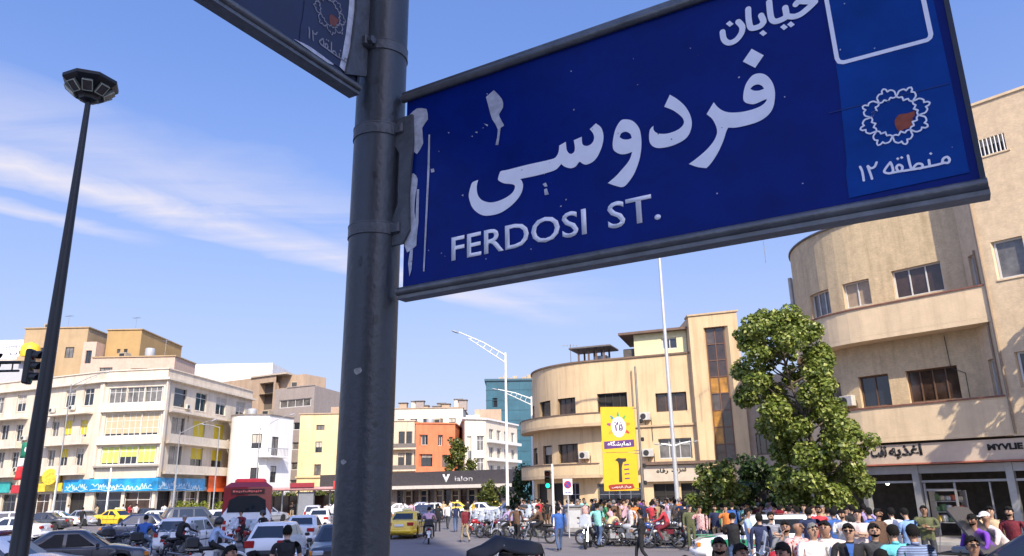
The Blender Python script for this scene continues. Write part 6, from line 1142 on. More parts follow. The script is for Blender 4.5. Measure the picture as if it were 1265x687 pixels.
# ------------------------------------------------------------------ motorcycles
ENG = M('engine_alloy', (.30, .30, .30), .4, metal=.7, var=.2); SEATM = M('seat_vinyl', (.016, .015, .015), .5, var=.1); WSCR = M('windscreen_plastic', (.55, .60, .66), .12, var=.15, sc=6); WSCR.node_tree.nodes['Principled BSDF'].inputs['Alpha'].default_value = .5; MUD = M('mudguard', (.05, .05, .055), .4, var=.1)
def make_bike(screen=True, box=False):
    t = thing('motorcycle', 'motorcycle', 'motorcycle')
    for x in (.62, -.60):
        b = MB(); n = 20; tor = []
        for k in range(n):
            a = 2*pi*k/n
            for j in range(6): c = 2*pi*j/6; r_ = .265+.042*cos(c); b.v.append((r_*cos(a), .045*sin(c), r_*sin(a)))
        b.f = [(k*6+j, k*6+(j+1) % 6, ((k+1) % n)*6+(j+1) % 6, ((k+1) % n)*6+j) for k in range(n) for j in range(6)]; b.m = [0]*len(b.f); w_ = b.build('wheel', TYRE, t, 180, Matrix.Translation((x, 0, .305)))
        b = MB(); b.lathe([(.235, -.02), (.245, 0), (.235, .02)], n=20, axis='Y'); b.f = b.f[:-2]; b.m = b.m[:-2]; b.lathe([(.05, -.06), (.055, .06)], n=10, axis='Y')
        for k in range(10): a = 2*pi*k/10; b.tube((.05*cos(a), .0, .05*sin(a)), (.24*cos(a), 0, .24*sin(a)), .006, n=4)
        b.build('rim', CHROME, w_, 40)
    b = MB(); ar = [(.62+.33*cos(radians(a)), 0, .305+.33*sin(radians(a))) for a in range(20, 171, 15)]; b.path(ar, .05, 6); ar = [(-.60+.34*cos(radians(a)), 0, .305+.34*sin(radians(a))) for a in range(20, 181, 16)]; b.path(ar, .06, 6); b.build('mudguard', MUD, t, 50)
    b = MB()
    for s in (-1, 1): b.tube((.62, s*.085, .305), (.36, s*.085, .92), .022, n=7)
    b.box((.37, 0, .90), (.06, .2, .05)); b.build('fork', CHROME, t, 50)
    b = MB(); b.path([(.36, 0, .88), (.12, 0, .55), (-.15, 0, .36), (-.35, 0, .40)], .024, 7); b.path([(.34, 0, .84), (.0, 0, .74), (-.45, 0, .72), (-.82, 0, .76)], .022, 7)
    for s in (-1, 1): b.path([(-.25, s*.1, .40), (-.60, s*.11, .305)], .02, 6); b.tube((-.42, s*.12, .70), (-.57, s*.12, .34), .025, n=7)
    b.build('frame', PLAST, t, 50)
    b = MB(); b.bbox((.06, 0, .44), (.34, .24, .30), .05); b.lathe([(.09, .0), (.10, .05), (.09, .22), (.07, .24)], (.12, 0, .52), 10); b.bbox((-.12, .0, .38), (.2, .3, .18), .04); b.build('engine', ENG, t, 40)
    b = MB(); b.sphere((.14, 0, .82), (.27, .14, .13), 14); b.bbox((.0, 0, .74), (.3, .2, .12), .04); b.build('fuel_tank', M('tank_paint', (.3, .02, .02), .3, coat=.8, var=0), t, 60)
    b = MB(); b.bbox((-.36, 0, .815), (.72, .25, .11), .045); b.build('seat', SEATM, t, 50)
    for s in (-1, 1): b = MB(); b.bbox((-.30, s*.115, .66), (.32, .03, .18), .012); b.build('side_panel', M('tank_paint'), t, 40)
    b = MB(); b.path([(.40, -.34, 1.02), (.40, -.16, 1.06), (.40, 0, .98), (.40, .16, 1.06), (.40, .34, 1.02)], .014, 6); b.path([(.36, -.36, 1.02), (.40, -.26, 1.035)], .022, 6); b.path([(.36, .36, 1.02), (.40, .26, 1.035)], .022, 6); b.build('handlebar', CHROME, t, 50)
    for s in (-1, 1):
        b = MB(); b.tube((.40, s*.2, 1.05), (.36, s*.30, 1.22), .007, n=5); b.sphere((.355, s*.31, 1.24), (.02, .065, .045), 8); b.build('mirror', PLAST, t, 50)
        b = MB(); b.tube((-.02, s*.1, .30), (-.02, s*.26, .30), .015, n=6); b.build('foot_peg', PLAST, t)
    b = MB(); b.sphere((.47, 0, .90), (.08, .1, .1), 12); hl = b.build('headlight', CHROME, t, 60); b = MB(); b.lathe([(.085, 0), (.05, .025), (.005, .035)], (.53, 0, .90), 14, axis='X'); b.build('lens', LAMP, hl, 50)
    b = MB(); b.path([(.2, -.13, .45), (.1, -.15, .26), (-.2, -.16, .25), (-.8, -.16, .36)], [.02, .024, .04, .045], 8); b.build('exhaust', CHROME, t, 50)
    b = MB(); b.bbox((-.80, 0, .68), (.06, .14, .09), .02); b.build('tail_light', TAIL, t, 40); b = MB(); b.bbox((-.92, 0, .55), (.015, .2, .14), .004); b.build('number_plate', PLATE, t)
    b = MB(); b.tube((-.05, .1, .3), (-.1, .28, .02), .013, n=5); b.build('side_stand', PLAST, t)
    if screen:
        b = MB(); n = 8
        for j in range(6):
            f = j/5
            for i in range(n+1): u = -1+2*i/n; b.v.append((.50+.06*(1-u*u)-.16*f+.03*f*u*u, u*(.27-.06*f*f), .88+.52*f-.05*f*u*u))
        b.f = [(j*(n+1)+i, j*(n+1)+i+1, (j+1)*(n+1)+i+1, (j+1)*(n+1)+i) for j in range(5) for i in range(n)]; b.m = [0]*40; o = b.build('windscreen', WSCR, t, 180); o.modifiers.new('thickness', 'SOLIDIFY').thickness = .006
    if box: b = MB(); b.bbox((-.78, 0, 1.0), (.36, .4, .32), .05); b.build('top_box', PLAST, t, 40); b = MB(); b.box((-.78, 0, .80), (.36, .3, .04)); b.build('rack', CHROME, t)
    return t
BPROTO = {}
BCOL = {'red': (.34, .012, .012), 'black': (.014, .014, .016), 'blue': (.015, .05, .24), 'white': (.66, .66, .66), 'silver': (.38, .39, .41), 'green': (.03, .20, .05), 'yellow': (.62, .42, .02), 'maroon': (.14, .01, .02)}
def bike(col, loc, rz, label, group=None, lean=0, **k):
    key = tuple(sorted(k.items()))
    if key not in BPROTO: BPROTO[key] = make_bike(**k); t = BPROTO[key]
    else: t = copy_tree(BPROTO[key])
    place(t, loc, rz, label, group); t.rotation_euler = (radians(lean), 0, rz); m = M('bike_'+col, BCOL[col], .3, coat=.8, var=.05)
    for c in t.children:
        if c.name.split('.')[0] in ('fuel_tank', 'side_panel'): objmat(c, 0, m)
        if c.name.split('.')[0] == 'mudguard': objmat(c, 0, m if col in ('white', 'silver', 'red') else MUD)
    return t
ORD = ['first', 'second', 'third', 'fourth', 'fifth', 'sixth', 'seventh', 'eighth', 'ninth', 'tenth', 'eleventh', 'twelfth', 'thirteenth', 'fourteenth', 'fifteenth', 'sixteenth', 'seventeenth', 'eighteenth', 'nineteenth', 'twentieth']
cols = list(BCOL); rb = random.Random(21)
row1 = [(590, 43.5), (597, 46), (604, 42.6), (611, 45), (617, 42.4), (623, 46), (629, 43.2), (636, 45.4), (642, 42.2), (648, 45), (653, 43), (659, 46.5), (594, 49), (608, 49.5), (621, 49.5), (634, 49), (646, 49.3), (660, 49.5)]
for i, (x, D) in enumerate(row1):
    fr = i < 12; c = ['red', 'white', 'black', 'silver', 'maroon', 'white', 'blue', 'black', 'silver', 'red', 'white', 'black', 'black', 'silver', 'blue', 'white', 'red', 'black'][i]
    bike(c, spot(x, D), radians(rb.choice((205, 215, 225))+rb.uniform(-12, 12)), '%s motorcycle, %s from left in the %s parked row by the white lamp post' % (c, ORD[i if fr else i-12], 'near' if fr else 'far'), 'parked motorcycles by the white lamp post', 7, screen=True, box=False)
row2 = [(733, 35.5, 'black'), (748, 36.5, 'green'), (757, 34.2, 'black'), (768, 36.0, 'red'), (777, 34.0, 'silver'), (789, 36.6, 'black'), (800, 34.6, 'blue'), (812, 35.6, 'maroon'), (824, 34.2, 'white'), (836, 36.2, 'black'), (847, 34.4, 'silver'), (858, 36, 'red'), (868, 34.5, 'black')]
for i, (x, D, c) in enumerate(row2):
    bike(c, spot(x, D), radians(rb.choice((150, 170, 190, 210))+rb.uniform(-14, 14)), '%s motorcycle, %s from the left in the row along the kerb by the yellow banner' % (c, ORD[i]), 'parked motorcycles along the kerb by the yellow banner', 7, screen=i % 4 == 1, box=i % 5 == 3)
# ridden and pushed motorcycles (riders are people of their own)
RIDE = [  # x, D, heading, colour, screen, box, shirt of the rider
 (180, 30, 97, 'black', False, True, 'blue'), (228, 31, 60, 'black', True, False, 'dark'), (271, 25, 35, 'white', False, True, 'pale blue'), (297, 38, 250, 'red', True, False, 'maroon'), (324, 36, 235, 'black', True, False, 'black'), (530, 38.5, 96, 'white', False, True, 'pink'), (627, 38, 150, 'silver', False, False, 'purple'), (725, 33.5, 255, 'black', True, False, ''), (818, 32.6, 160, 'maroon', False, False, 'red'), (664, 37, 165, 'black', False, False, 'brown'), (372, 20, 120, 'white', True, False, ''), (154, 34, 70, 'black', False, True, ''), (207, 33, 105, 'silver', False, False, ''), (946, 16.8, 200, 'black', False, True, ''), (966, 18.2, 170, 'red', True, False, '')]
RL = ['black motorcycle with a top box under the blue shirted rider at left', 'black motorcycle under a rider all in dark clothes, beside the white estate car', 'white motorcycle under the pale blue shirted rider leaning forward', 'red motorcycle coming past the bus with a maroon clad rider', 'black motorcycle coming past the bus with a helmeted rider', 'white motorcycle of the pink shirted rider behind the yellow taxi', 'silver motorcycle being mounted by a man in a purple shirt', 'black motorcycle with a windscreen beside the man in a mint shirt', 'maroon motorcycle ridden by a man in a red shirt', 'black motorcycle pushed by a man in a brown jacket', 'white motorcycle with a windscreen beside the man in black near the sign post', 'black motorcycle with a top box standing left of the blue shirted rider', 'silver motorcycle without a rider between two riders at left', 'black motorcycle with a top box parked in front of the police car', 'red motorcycle with a windscreen parked in front of the police car']
for (x, D, h, c, s_, bx, _), lb in zip(RIDE, RL): bike(c, spot(x, D), radians(h), lb, screen=s_, box=bx)
# a motorcycle under a black cover, close to the camera
cv_ = bike('black', spot(630, 21.0), radians(208), 'motorcycle wrapped in a black cover with a pointed end at the bottom centre', screen=False, box=False)
b = MB(); n = 16; prof = [(-1.02, .78, .05), (-.9, .98, .22), (-.6, 1.08, .3), (-.2, 1.13, .32), (.15, 1.20, .36), (.42, 1.26, .40), (.62, 1.14, .34), (.86, 1.03, .24), (1.15, .95, .10), (1.26, .90, .015)]
for x, z, hw_ in prof:
    for i in range(n+1): u = -1+2*i/n; dr = abs(u)**2.2; b.v.append((x, u*hw_, z-.34*dr*(1 if abs(x) < .9 else .6)-.03*sin(x*17+u*5)*abs(u)))
b.f = [(j*(n+1)+i, j*(n+1)+i+1, (j+1)*(n+1)+i+1, (j+1)*(n+1)+i) for j in range(len(prof)-1) for i in range(n)]; b.m = [0]*len(b.f); o = b.build('cover', M('black_cover', (.010, .011, .014), .55, var=.2, sc=5), cv_, 180); o.modifiers.new('thickness', 'SOLIDIFY').thickness = .01
for c in list(cv_.children):
    if c.name.split('.')[0] == 'mirror': bpy.data.objects.remove(c)
# ------------------------------------------------------------------ people: one skinned body per pose, cut into skin, top, trousers and shoes by the nearest limb
HR = {'bald': None}
def skeleton(pose):
    """joints, x forward, y left; returns dict of points"""
    J = dict(pel=(0, 0, .94), wai=(0, 0, 1.10), che=(.01, 0, 1.29), nkb=(-.01, 0, 1.425), nek=(.0, 0, 1.475), hd0=(.028, 0, 1.525), hd1=(.02, 0, 1.605), hd2=(.008, 0, 1.67))
    for s, n in ((1, 'l'), (-1, 'r')):
        J.update({n+'sh': (-.01, .175*s, 1.395), n+'el': (-.03, .245*s, 1.14), n+'wr': (.05, .255*s, .90), n+'ha': (.075, .25*s, .815), n+'hip': (0, .095*s, .90), n+'kn': (.02, .105*s, .49), n+'an': (-.02, .11*s, .085), n+'to': (.15, .135*s, .04)})
    def up(**k):
        for a, v in k.items(): J[a] = v
    if pose == 'stand': up(rel=(.01, -.268, 1.15), rwr=(.09, -.262, .915), rha=(.115, -.25, .83), lel=(-.02, .262, 1.145))
    if pose == 'walk': up(lkn=(.20, .10, .51), lan=(.26, .10, .10), lto=(.43, .12, .07), rkn=(.0, -.10, .48), ran=(-.30, -.10, .15), rto=(-.17, -.11, .05), lel=(-.14, .25, 1.16), lwr=(-.12, .24, .92), lha=(-.10, .23, .84), rel=(.04, -.25, 1.14), rwr=(.20, -.22, .96), rha=(.26, -.21, .89))
    if pose == 'walk2': up(rkn=(.17, -.10, .51), ran=(.20, -.10, .09), rto=(.37, -.12, .05), lkn=(.02, .10, .48), lan=(-.24, .10, .13), lto=(-.11, .11, .04), rel=(-.12, -.25, 1.16), rwr=(-.08, -.24, .92), rha=(-.06, -.23, .84), lel=(.03, .25, 1.14), lwr=(.22, .20, 1.05), lha=(.29, .18, 1.07))
    if pose == 'cross': up(lel=(.06, .27, 1.17), lwr=(.24, .04, 1.18), lha=(.24, -.06, 1.20), rel=(.06, -.27, 1.16), rwr=(.22, -.02, 1.13), rha=(.20, .09, 1.13))
    if pose == 'phone': up(lel=(.03, .25, 1.15), lwr=(.25, .10, 1.20), lha=(.31, .05, 1.25), rel=(.02, -.25, 1.15), rwr=(.24, -.09, 1.18), rha=(.30, -.05, 1.23), hd1=(.05, 0, 1.605), hd2=(.07, 0, 1.67))
    if pose == 'hips': up(lel=(-.10, .40, 1.19), lwr=(.02, .22, 1.03), lha=(.08, .17, .98), rel=(-.10, -.40, 1.19), rwr=(.02, -.22, 1.03), rha=(.08, -.17, .98))
    if pose == 'face': up(rel=(.17, -.26, 1.22), rwr=(.16, -.09, 1.40), rha=(.13, -.06, 1.50))
    if pose == 'point': up(rel=(.22, -.26, 1.30), rwr=(.45, -.24, 1.40), rha=(.55, -.23, 1.44))
    if pose in ('rider', 'lean', 'bend'):
        up(pel=(0, 0, .93)) if pose != 'rider' else up(pel=(-.22, 0, .95))
        tilt, ox, oz = (radians(22), -.22, .95) if pose == 'rider' else ((radians(38), 0, .93) if pose == 'lean' else (radians(62), -.1, .92))
        for k in ('wai', 'che', 'nkb', 'nek', 'hd0', 'hd1', 'hd2', 'lsh', 'rsh'):
            x, y, z = J[k]; dz_ = z-.94; t_ = tilt*(.75 if k[:2] == 'hd' else 1); J[k] = (ox+x*cos(tilt)+dz_*sin(t_), y, oz+dz_*cos(t_)-x*sin(tilt)*.3)
        for s, n in ((1, 'l'), (-1, 'r')):
            sx_, sy_, sz_ = J[n+'sh']
            if pose == 'rider': up(**{n+'hip': (-.20, .11*s, .93), n+'kn': (.20, .22*s, .76), n+'an': (.0, .22*s, .38), n+'to': (.16, .24*s, .33), n+'el': (sx_+.13, .31*s, sz_-.22), n+'wr': (.34, .33*s, 1.06), n+'ha': (.40, .32*s, 1.05)})
            else: up(**{n+'el': (sx_+.12, .26*s, sz_-.26), n+'wr': (sx_+.30, .18*s, sz_-.40), n+'ha': (sx_+.38, .15*s, sz_-.43), n+'kn': (.04, .12*s, .49), n+'hip': (-.03, .1*s, .90)})
    J = {k: Vector(v) for k, v in J.items()}
    for s, n in ((1, 'l'), (-1, 'r')): d = (J[n+'el']-J[n+'sh']).normalized(); J[n+'ua'] = J[n+'sh']+d*.075+Vector((0, .035*s, .012))
    return J
RAD = dict(pel=(.135, .165), wai=(.115, .145), che=(.125, .165), nkb=(.080, .100), nek=(.046, .046), hd0=(.066, .056), hd1=(.102, .086), hd2=(.084, .074), sh=(.062, .062), ua=(.058, .058), el=(.047, .047), wr=(.032, .032), ha=(.034, .026), hip=(.098, .098), kn=(.062, .062), an=(.043, .043), to=(.038, .042))
LIMB = [('pel', 'wai', 't'), ('wai', 'che', 't'), ('che', 'nkb', 't'), ('nkb', 'nek', 's'), ('nek', 'hd0', 's'), ('hd0', 'hd1', 's'), ('hd1', 'hd2', 's')]
for n in 'lr': LIMB += [('che', n+'sh', 't'), (n+'sh', n+'ua', 't'), (n+'ua', n+'el', 't'), (n+'el', n+'wr', 'f'), (n+'wr', n+'ha', 's'), ('pel', n+'hip', 'b'), (n+'hip', n+'kn', 'b'), (n+'kn', n+'an', 'b'), (n+'an', n+'to', 'h')]
def seg_d(p, a, b):
    d = b-a; t = max(0, min(1, (p-a).dot(d)/max(1e-9, d.length_squared))); return (p-(a+d*t)).length
def fingers(bm, J, n, lay):
    """four unequal fingers and a thumb rooted in the palm, slightly curled"""
    wr, ha = J[n+'wr'], J[n+'ha']; d = (ha-wr).normalized(); s = 1 if n == 'l' else -1
    side = Vector((1, 0, 0)) if abs(d.z) > .6 else Vector((0, 0, 1)); side = (side-d*side.dot(d)).normalized(); curl = d.cross(side)*s
    out = []
    for off, ln in ((.030, .072), (.010, .082), (-.010, .076), (-.030, .060)):
        p0 = ha+side*off*.8-d*.01; p1 = p0+d*ln*.55+side*off*.25; p2 = p1+d*ln*.5-curl*ln*.3; out.append([p0, p1, p2])
    p0 = wr.lerp(ha, .45)+side*.028; p1 = p0+side*.035+d*.025; out.append([p0, p1, p1+d*.035-side*.004]); return out
BODY = {}
def body_mesh(pose, sleeves, near):
    key = (pose, sleeves, near)
    if key in BODY: return BODY[key]
    J0 = skeleton(pose); rj = random.Random(3)
    for tr_ in range(8):                                   # a tiny shift of the joints until the skin closes without a hole
        J = {k_: p+(Vector((rj.uniform(-.012, .012), rj.uniform(-.012, .012), rj.uniform(-.012, .012))) if tr_ and k_[1:] in ('sh', 'ua', 'el', 'hip', 'kn') else Vector()) for k_, p in J0.items()}
        bm = bmesh.new(); lay = bm.verts.layers.skin.verify(); V = {}
        for k, p in J.items():
            v = bm.verts.new(p); V[k] = v; r = RAD.get(k) or RAD[k[1:]]; v[lay].radius = r; v[lay].use_root = k == 'pel'
        for a, b_, _ in LIMB: bm.edges.new((V[a], V[b_]))
        me = bpy.data.meshes.new('skeleton'); bm.to_mesh(me); bm.free(); o = bpy.data.objects.new('skeleton', me); COL.objects.link(o)
        sk = o.modifiers.new('skin', 'SKIN'); sk.branch_smoothing = .4; sk.use_smooth_shade = True; ss = o.modifiers.new('sub', 'SUBSURF'); ss.levels = ss.render_levels = 2 if near else 1
        bpy.context.view_layer.update(); m2 = bpy.data.meshes.new_from_object(o.evaluated_get(bpy.context.evaluated_depsgraph_get())); bpy.data.objects.remove(o)
        bm = bmesh.new(); bm.from_mesh(m2); holes = sum(1 for e in bm.edges if e.is_boundary); bm.free()
        if not holes: break
    mi = []
    for p in m2.polygons:
        c = p.center; best = min(LIMB, key=lambda l: seg_d(c, J[l[0]], J[l[1]])-(RAD.get(l[1]) or RAD[l[1][1:]])[0]*.6); k = best[2]
        if best[1] == 'nek' and (c-J['nkb']).dot(J['nek']-J['nkb'])/(J['nek']-J['nkb']).length_squared < (.62 if c.x < J['nek'].x+.02 else .42): k = 't'
        if k == 'f': k = 't' if sleeves == 'long' else 's'
        if k == 't' and sleeves == 'short' and best[0][1:] == 'ua':
            a, b_ = J[best[0]], J[best[1]]; f = (c-a).dot(b_-a)/(b_-a).length_squared; k = 's' if f > .66 else 't'
        if k == 't' and best[0] == 'pel' and (c-J['pel']).dot(J['wai']-J['pel']) < .0: k = 'b'
        if k == 'b' and best[0] == 'pel' and pose != 'rider' and c.z > .87: k = 't'
        mi.append({'s': 0, 't': 1, 'b': 2, 'h': 3}[k])
    # face, ears, fingers joined to the same mesh; slot 4 is eyes and brows
    b = MB(); H = J['hd1']; d = Vector((1, 0, 0)); tilt = atan2((J['hd2']-J['hd0']).x, (J['hd2']-J['hd0']).z); Rm = Matrix.Rotation(tilt*.6, 3, 'Y'); bk = .022 if pose in ('rider', 'lean', 'bend') else .002; P = lambda x, y, z: H+Rm @ Vector((x-bk, y, z))
    b.path([P(.085, 0, .025), P(.112, 0, -.018), P(.088, 0, -.024)], [.009, .016, .008], 6, 0)
    for s in (-1, 1):
        b.sphere(P(.083, s*.031, .018), (.012, .017, .008), 6, 4); b.path([P(.088, s*.014, .036), P(.088, s*.034, .040), P(.076, s*.052, .034)], [.005, .006, .004], 5, 4); b.sphere(P(-.005, s*.080, .0), (.022, .010, .032), 6, 0)
    b.path([P(.086, -.022, -.050), P(.094, 0, -.050), P(.086, .022, -.050)], [.003, .006, .003], 5, 5)
    for n in 'lr':
        for f in fingers(None, J, n, None): b.path(f, [.0095, .009, .006], 6, 0)
    mb = bmesh.new(); mb.from_mesh(m2); tmp = b.mesh('face', [WHITE]*6); mb.from_mesh(tmp); out = bpy.data.meshes.new('person_'+pose); mb.to_mesh(out); mb.free()
    for i in range(6): out.materials.append(SKINS[0])
    out.polygons.foreach_set('material_index', mi+[q for q in b.m]); out.polygons.foreach_set('use_smooth', [True]*len(out.polygons)); bpy.data.meshes.remove(m2); bpy.data.meshes.remove(tmp); BODY[key] = out; return out
SKINS = [M('skin_%d' % k, c, .5, var=.08, sc=6) for k, c in enumerate([(.42, .25, .165), (.36, .20, .13), (.48, .30, .21), (.30, .165, .10)])]
EYE = M('eyes_brows', (.012, .009, .008), .5, var=0); LIP = M('lips', (.28, .12, .09), .5, var=0)
HAIRC = {'black': (.010, .009, .008), 'grey': (.22, .21, .20), 'brown': (.035, .02, .012)}
HAIRM = {}
def hair_mesh(pose, kind):
    key = (pose, kind)
    if key in HAIRM: return HAIRM[key]
    J = skeleton(pose); H = J['hd1']; tilt = atan2((J['hd2']-J['hd0']).x, (J['hd2']-J['hd0']).z)*.6; Rm = Matrix.Rotation(tilt, 4, 'Y'); b = MB(); n, m_ = 20, 12; r = {'beard': (.098, .083, .104), 'hair': (.108, .092, .112), 'cap': (.112, .094, .106), 'helmet': (.145, .128, .150), 'scarf': (.118, .104, .126)}[kind]
    rh = random.Random(hash(kind) % 7)
    for i in range(m_+1):
        for k in range(n): t = pi*.5*i/m_*(1.42 if kind != 'beard' else 1.9); a = 2*pi*k/n; j = 1+(.05*(rh.random()-.5)+.09*noise.noise(Vector((3*sin(t)*cos(a), 3*sin(t)*sin(a), 3*cos(t)))))*(kind == 'hair'); b.v.append(tuple(H+(Rm @ Vector((-.006+r[0]*j*sin(t)*cos(a), r[1]*j*sin(t)*sin(a), .018-.022*(kind == 'beard')+r[2]*j*cos(t))))))
    for i in range(m_):
        for k in range(n):
            a = 2*pi*(k+.5)/n; z = cos(pi*.5*(i+.5)/m_*(1.42 if kind != 'beard' else 1.9)); front = cos(a)
            if kind == 'beard':
                if front > .25 and -.98 < z < -.30 and not (front > .93 and -.50 < z < -.40): b.f.append((i*n+k, i*n+(k+1) % n, (i+1)*n+(k+1) % n, (i+1)*n+k)[::-1]); b.m.append(0)
                continue
            lim = {'hair': (.50+.16*noise.noise(Vector((a*2.5, 1, 0))) if front > .72 else (.30 if front > .45 else (-.08 if front > .12 else -.66+.14*(k % 2)))), 'cap': .30 if front > 0 else .15, 'helmet': .12 if front > .5 else -.62, 'scarf': .36 if front > .55 else -.9}[kind]
            if z > lim: b.f.append((i*n+k, i*n+(k+1) % n, (i+1)*n+(k+1) % n, (i+1)*n+k)[::-1]); b.m.append(0)
    if kind == 'cap': b.prism([(.07, -.06), (.15, -.045), (.165, 0), (.15, .045), (.07, .06)], Matrix.Translation(H) @ Rm @ Matrix.Translation((0, 0, .05)), .012)
    me = b.mesh(kind, HAIRS['black'], 60); HAIRM[key] = me; return me
HAIRS = {k: M('hair_'+k, c, .85, var=.4, sc=60, spec=.2, bump=.8, bsc=110) for k, c in HAIRC.items()}
CLOTH = {'white': (.70, .69, .67), 'pale blue': (.34, .44, .62), 'light blue': (.20, .33, .58), 'blue': (.035, .11, .36), 'navy': (.014, .022, .07), 'black': (.011, .011, .013), 'grey': (.16, .165, .18), 'dark grey': (.045, .048, .055), 'mint': (.24, .56, .50), 'cyan': (.13, .50, .55), 'pink': (.62, .38, .46), 'pinkish white': (.66, .55, .52), 'maroon': (.15, .012, .022), 'red': (.46, .035, .05), 'beige': (.52, .40, .24), 'brown': (.11, .06, .035), 'olive': (.10, .11, .045), 'green': (.04, .22, .08), 'purple': (.17, .045, .40), 'lilac': (.36, .27, .46), 'yellow': (.62, .44, .06), 'khaki': (.36, .28, .17), 'jeans blue': (.06, .10, .20), 'pale jeans': (.19, .27, .38), 'orange': (.60, .19, .04), 'striped grey': (.35, .35, .37), 'floral red': (.60, .40, .38), 'checked blue': (.22, .30, .48)}
def cloth(c):
    nm = 'cloth_'+c.replace(' ', '_')
    if nm in MATS: return MATS[nm]
    m = M(nm, CLOTH[c], .85, var=.22, sc=5, bump=1.6, bsc=9); t = m.node_tree; L = t.links.new
    if c in ('striped grey', 'floral red', 'checked blue'):
        src = t.nodes['Principled BSDF'].inputs['Base Color'].links[0].from_socket; tx = t.nodes.new('ShaderNodeTexCoord'); mx_ = t.nodes.new('ShaderNodeMix'); mx_.data_type = 'RGBA'
        if c == 'floral red': n = t.nodes.new('ShaderNodeTexVoronoi'); n.inputs['Scale'].default_value = 16; L(tx.outputs['Object'], n.inputs[0]); r = t.nodes.new('ShaderNodeMapRange'); r.inputs[1].default_value = .35; r.inputs[2].default_value = .28; L(n.outputs[0], r.inputs[0]); f = r.outputs[0]; col = (.38, .05, .06, 1)
        else: n = t.nodes.new('ShaderNodeTexWave'); n.inputs['Scale'].default_value = 9; n.bands_direction = 'Z'; L(tx.outputs['Object'], n.inputs[0]); f = n.outputs[1]; col = (.08, .09, .14, 1)
        L(f, mx_.inputs[0]); L(src, mx_.inputs[6]); mx_.inputs[7].default_value = col; L(mx_.outputs[2], t.nodes['Principled BSDF'].inputs['Base Color'])
    return m
SHOE = M('shoe', (.02, .016, .013), .5, var=.1); USED = set(); rp = random.Random(77)
def person(x, D, top, bot, label, rz=90, pose='stand', hair='black', head='hair', sl='long', z=0, sc=1.0, near=False, group=None, sk=None, loc=None, glasses=False, shirt=None):
    near = near or D < 18; p = loc or spot(x, D, z); o = link('person', body_mesh(pose, sl, near)); o.location = p; o.rotation_euler = (0, 0, radians(rz)); w_ = rp.uniform(.95, 1.08); o.scale = (sc*w_, sc*w_, sc)
    assert label not in USED, label
    USED.add(label); tag(o, label, 'person', group); k = rp.randrange(4) if sk is None else sk
    for i, m in enumerate((SKINS[k], cloth(top), cloth(bot), SHOE, EYE, LIP)): objmat(o, i, m)
    if head and head != 'bald':
        nm = {'hair': 'hair', 'cap': 'cap', 'helmet': 'helmet', 'scarf': 'headscarf'}[head]; h = link(nm, hair_mesh(pose, head), o); objmat(h, 0, HAIRS[hair] if head == 'hair' else M('headgear_'+hair, {'black': (.015, .015, .018), 'white': (.65, .64, .62), 'red': (.4, .02, .02), 'grey': (.22, .22, .22), 'brown': (.05, .03, .02)}[hair], .4, var=.1))
    if glasses:
        J = skeleton(pose); H = J['hd1']; b = MB()
        for s in (-1, 1): b.bbox(H+Vector((.092, s*.034, .018)), (.012, .05, .034), .005); b.tube(H+Vector((.088, s*.058, .022)), H+Vector((0, s*.085, .012)), .003, n=4)
        b.tube(H+Vector((.098, -.012, .022)), H+Vector((.098, .012, .022)), .003, n=4); b.build('glasses', M('dark_lens', (.01, .01, .012), .1, var=0), o)
    if shirt:
        b = MB(); b.v = [(.118, -.055, 1.43), (.118, .055, 1.43), (.150, .0, 1.10), (.150, -.03, 1.30), (.150, .03, 1.30)]; b.f = [(0, 3, 4, 1), (3, 2, 4)]; b.m = [0, 0]; sf = b.build('shirt_front', cloth(shirt), o); sf.modifiers.new('thickness', 'SOLIDIFY').thickness = .01
    if head == 'hair' and rp.random() < .38 and hair != 'grey': h = link('beard', hair_mesh(pose, 'beard'), o); objmat(h, 0, HAIRS[hair])
    return o
F_ = 270                                                # facing the camera
A_ = 90                                                 # facing away
# heads and shoulders at the bottom edge
person(891, 10.4, 'blue', 'dark grey', 'dark haired man with a blue collar at the bottom edge, beside the traffic cone', 250, near=True, sk=3)
person(917, 9.2, 'black', 'dark grey', 'dark haired man in black at the bottom edge in front of the police car', 285, near=True, sk=3)
person(973, 9.3, 'navy', 'dark grey', 'dark haired man in navy at the bottom edge below the floral shirted man', 215, near=True, sk=1, pose='phone')
person(848, 9.8, 'dark grey', 'black', 'man of whom only the dark crown of the head shows beside the cone', 100, sc=.90, near=True)
person(1091, 9.6, 'dark grey', 'black', 'man of whom only the dark hair shows below the cyan shirt', 90, sc=.93, near=True)
person(1204, 10.3, 'blue', 'dark grey', 'man in blue with dark glasses at the bottom edge before the raised bonnet', 262, sc=.98, near=True, sk=3, glasses=True)
person(283, 11.2, 'grey', 'dark grey', 'man in grey at the bottom edge left of the black shirted head', 330, sc=.98, near=True)
person(312, 10.2, 'black', 'black', 'dark haired man in black at the bottom edge below the white hatchback', 300, sc=.97, near=True)
person(354, 15.5, 'black', 'black', 'man in a black shirt standing with his back turned beside a white hatchback', 105, near=True, sc=1.04, sl='short')
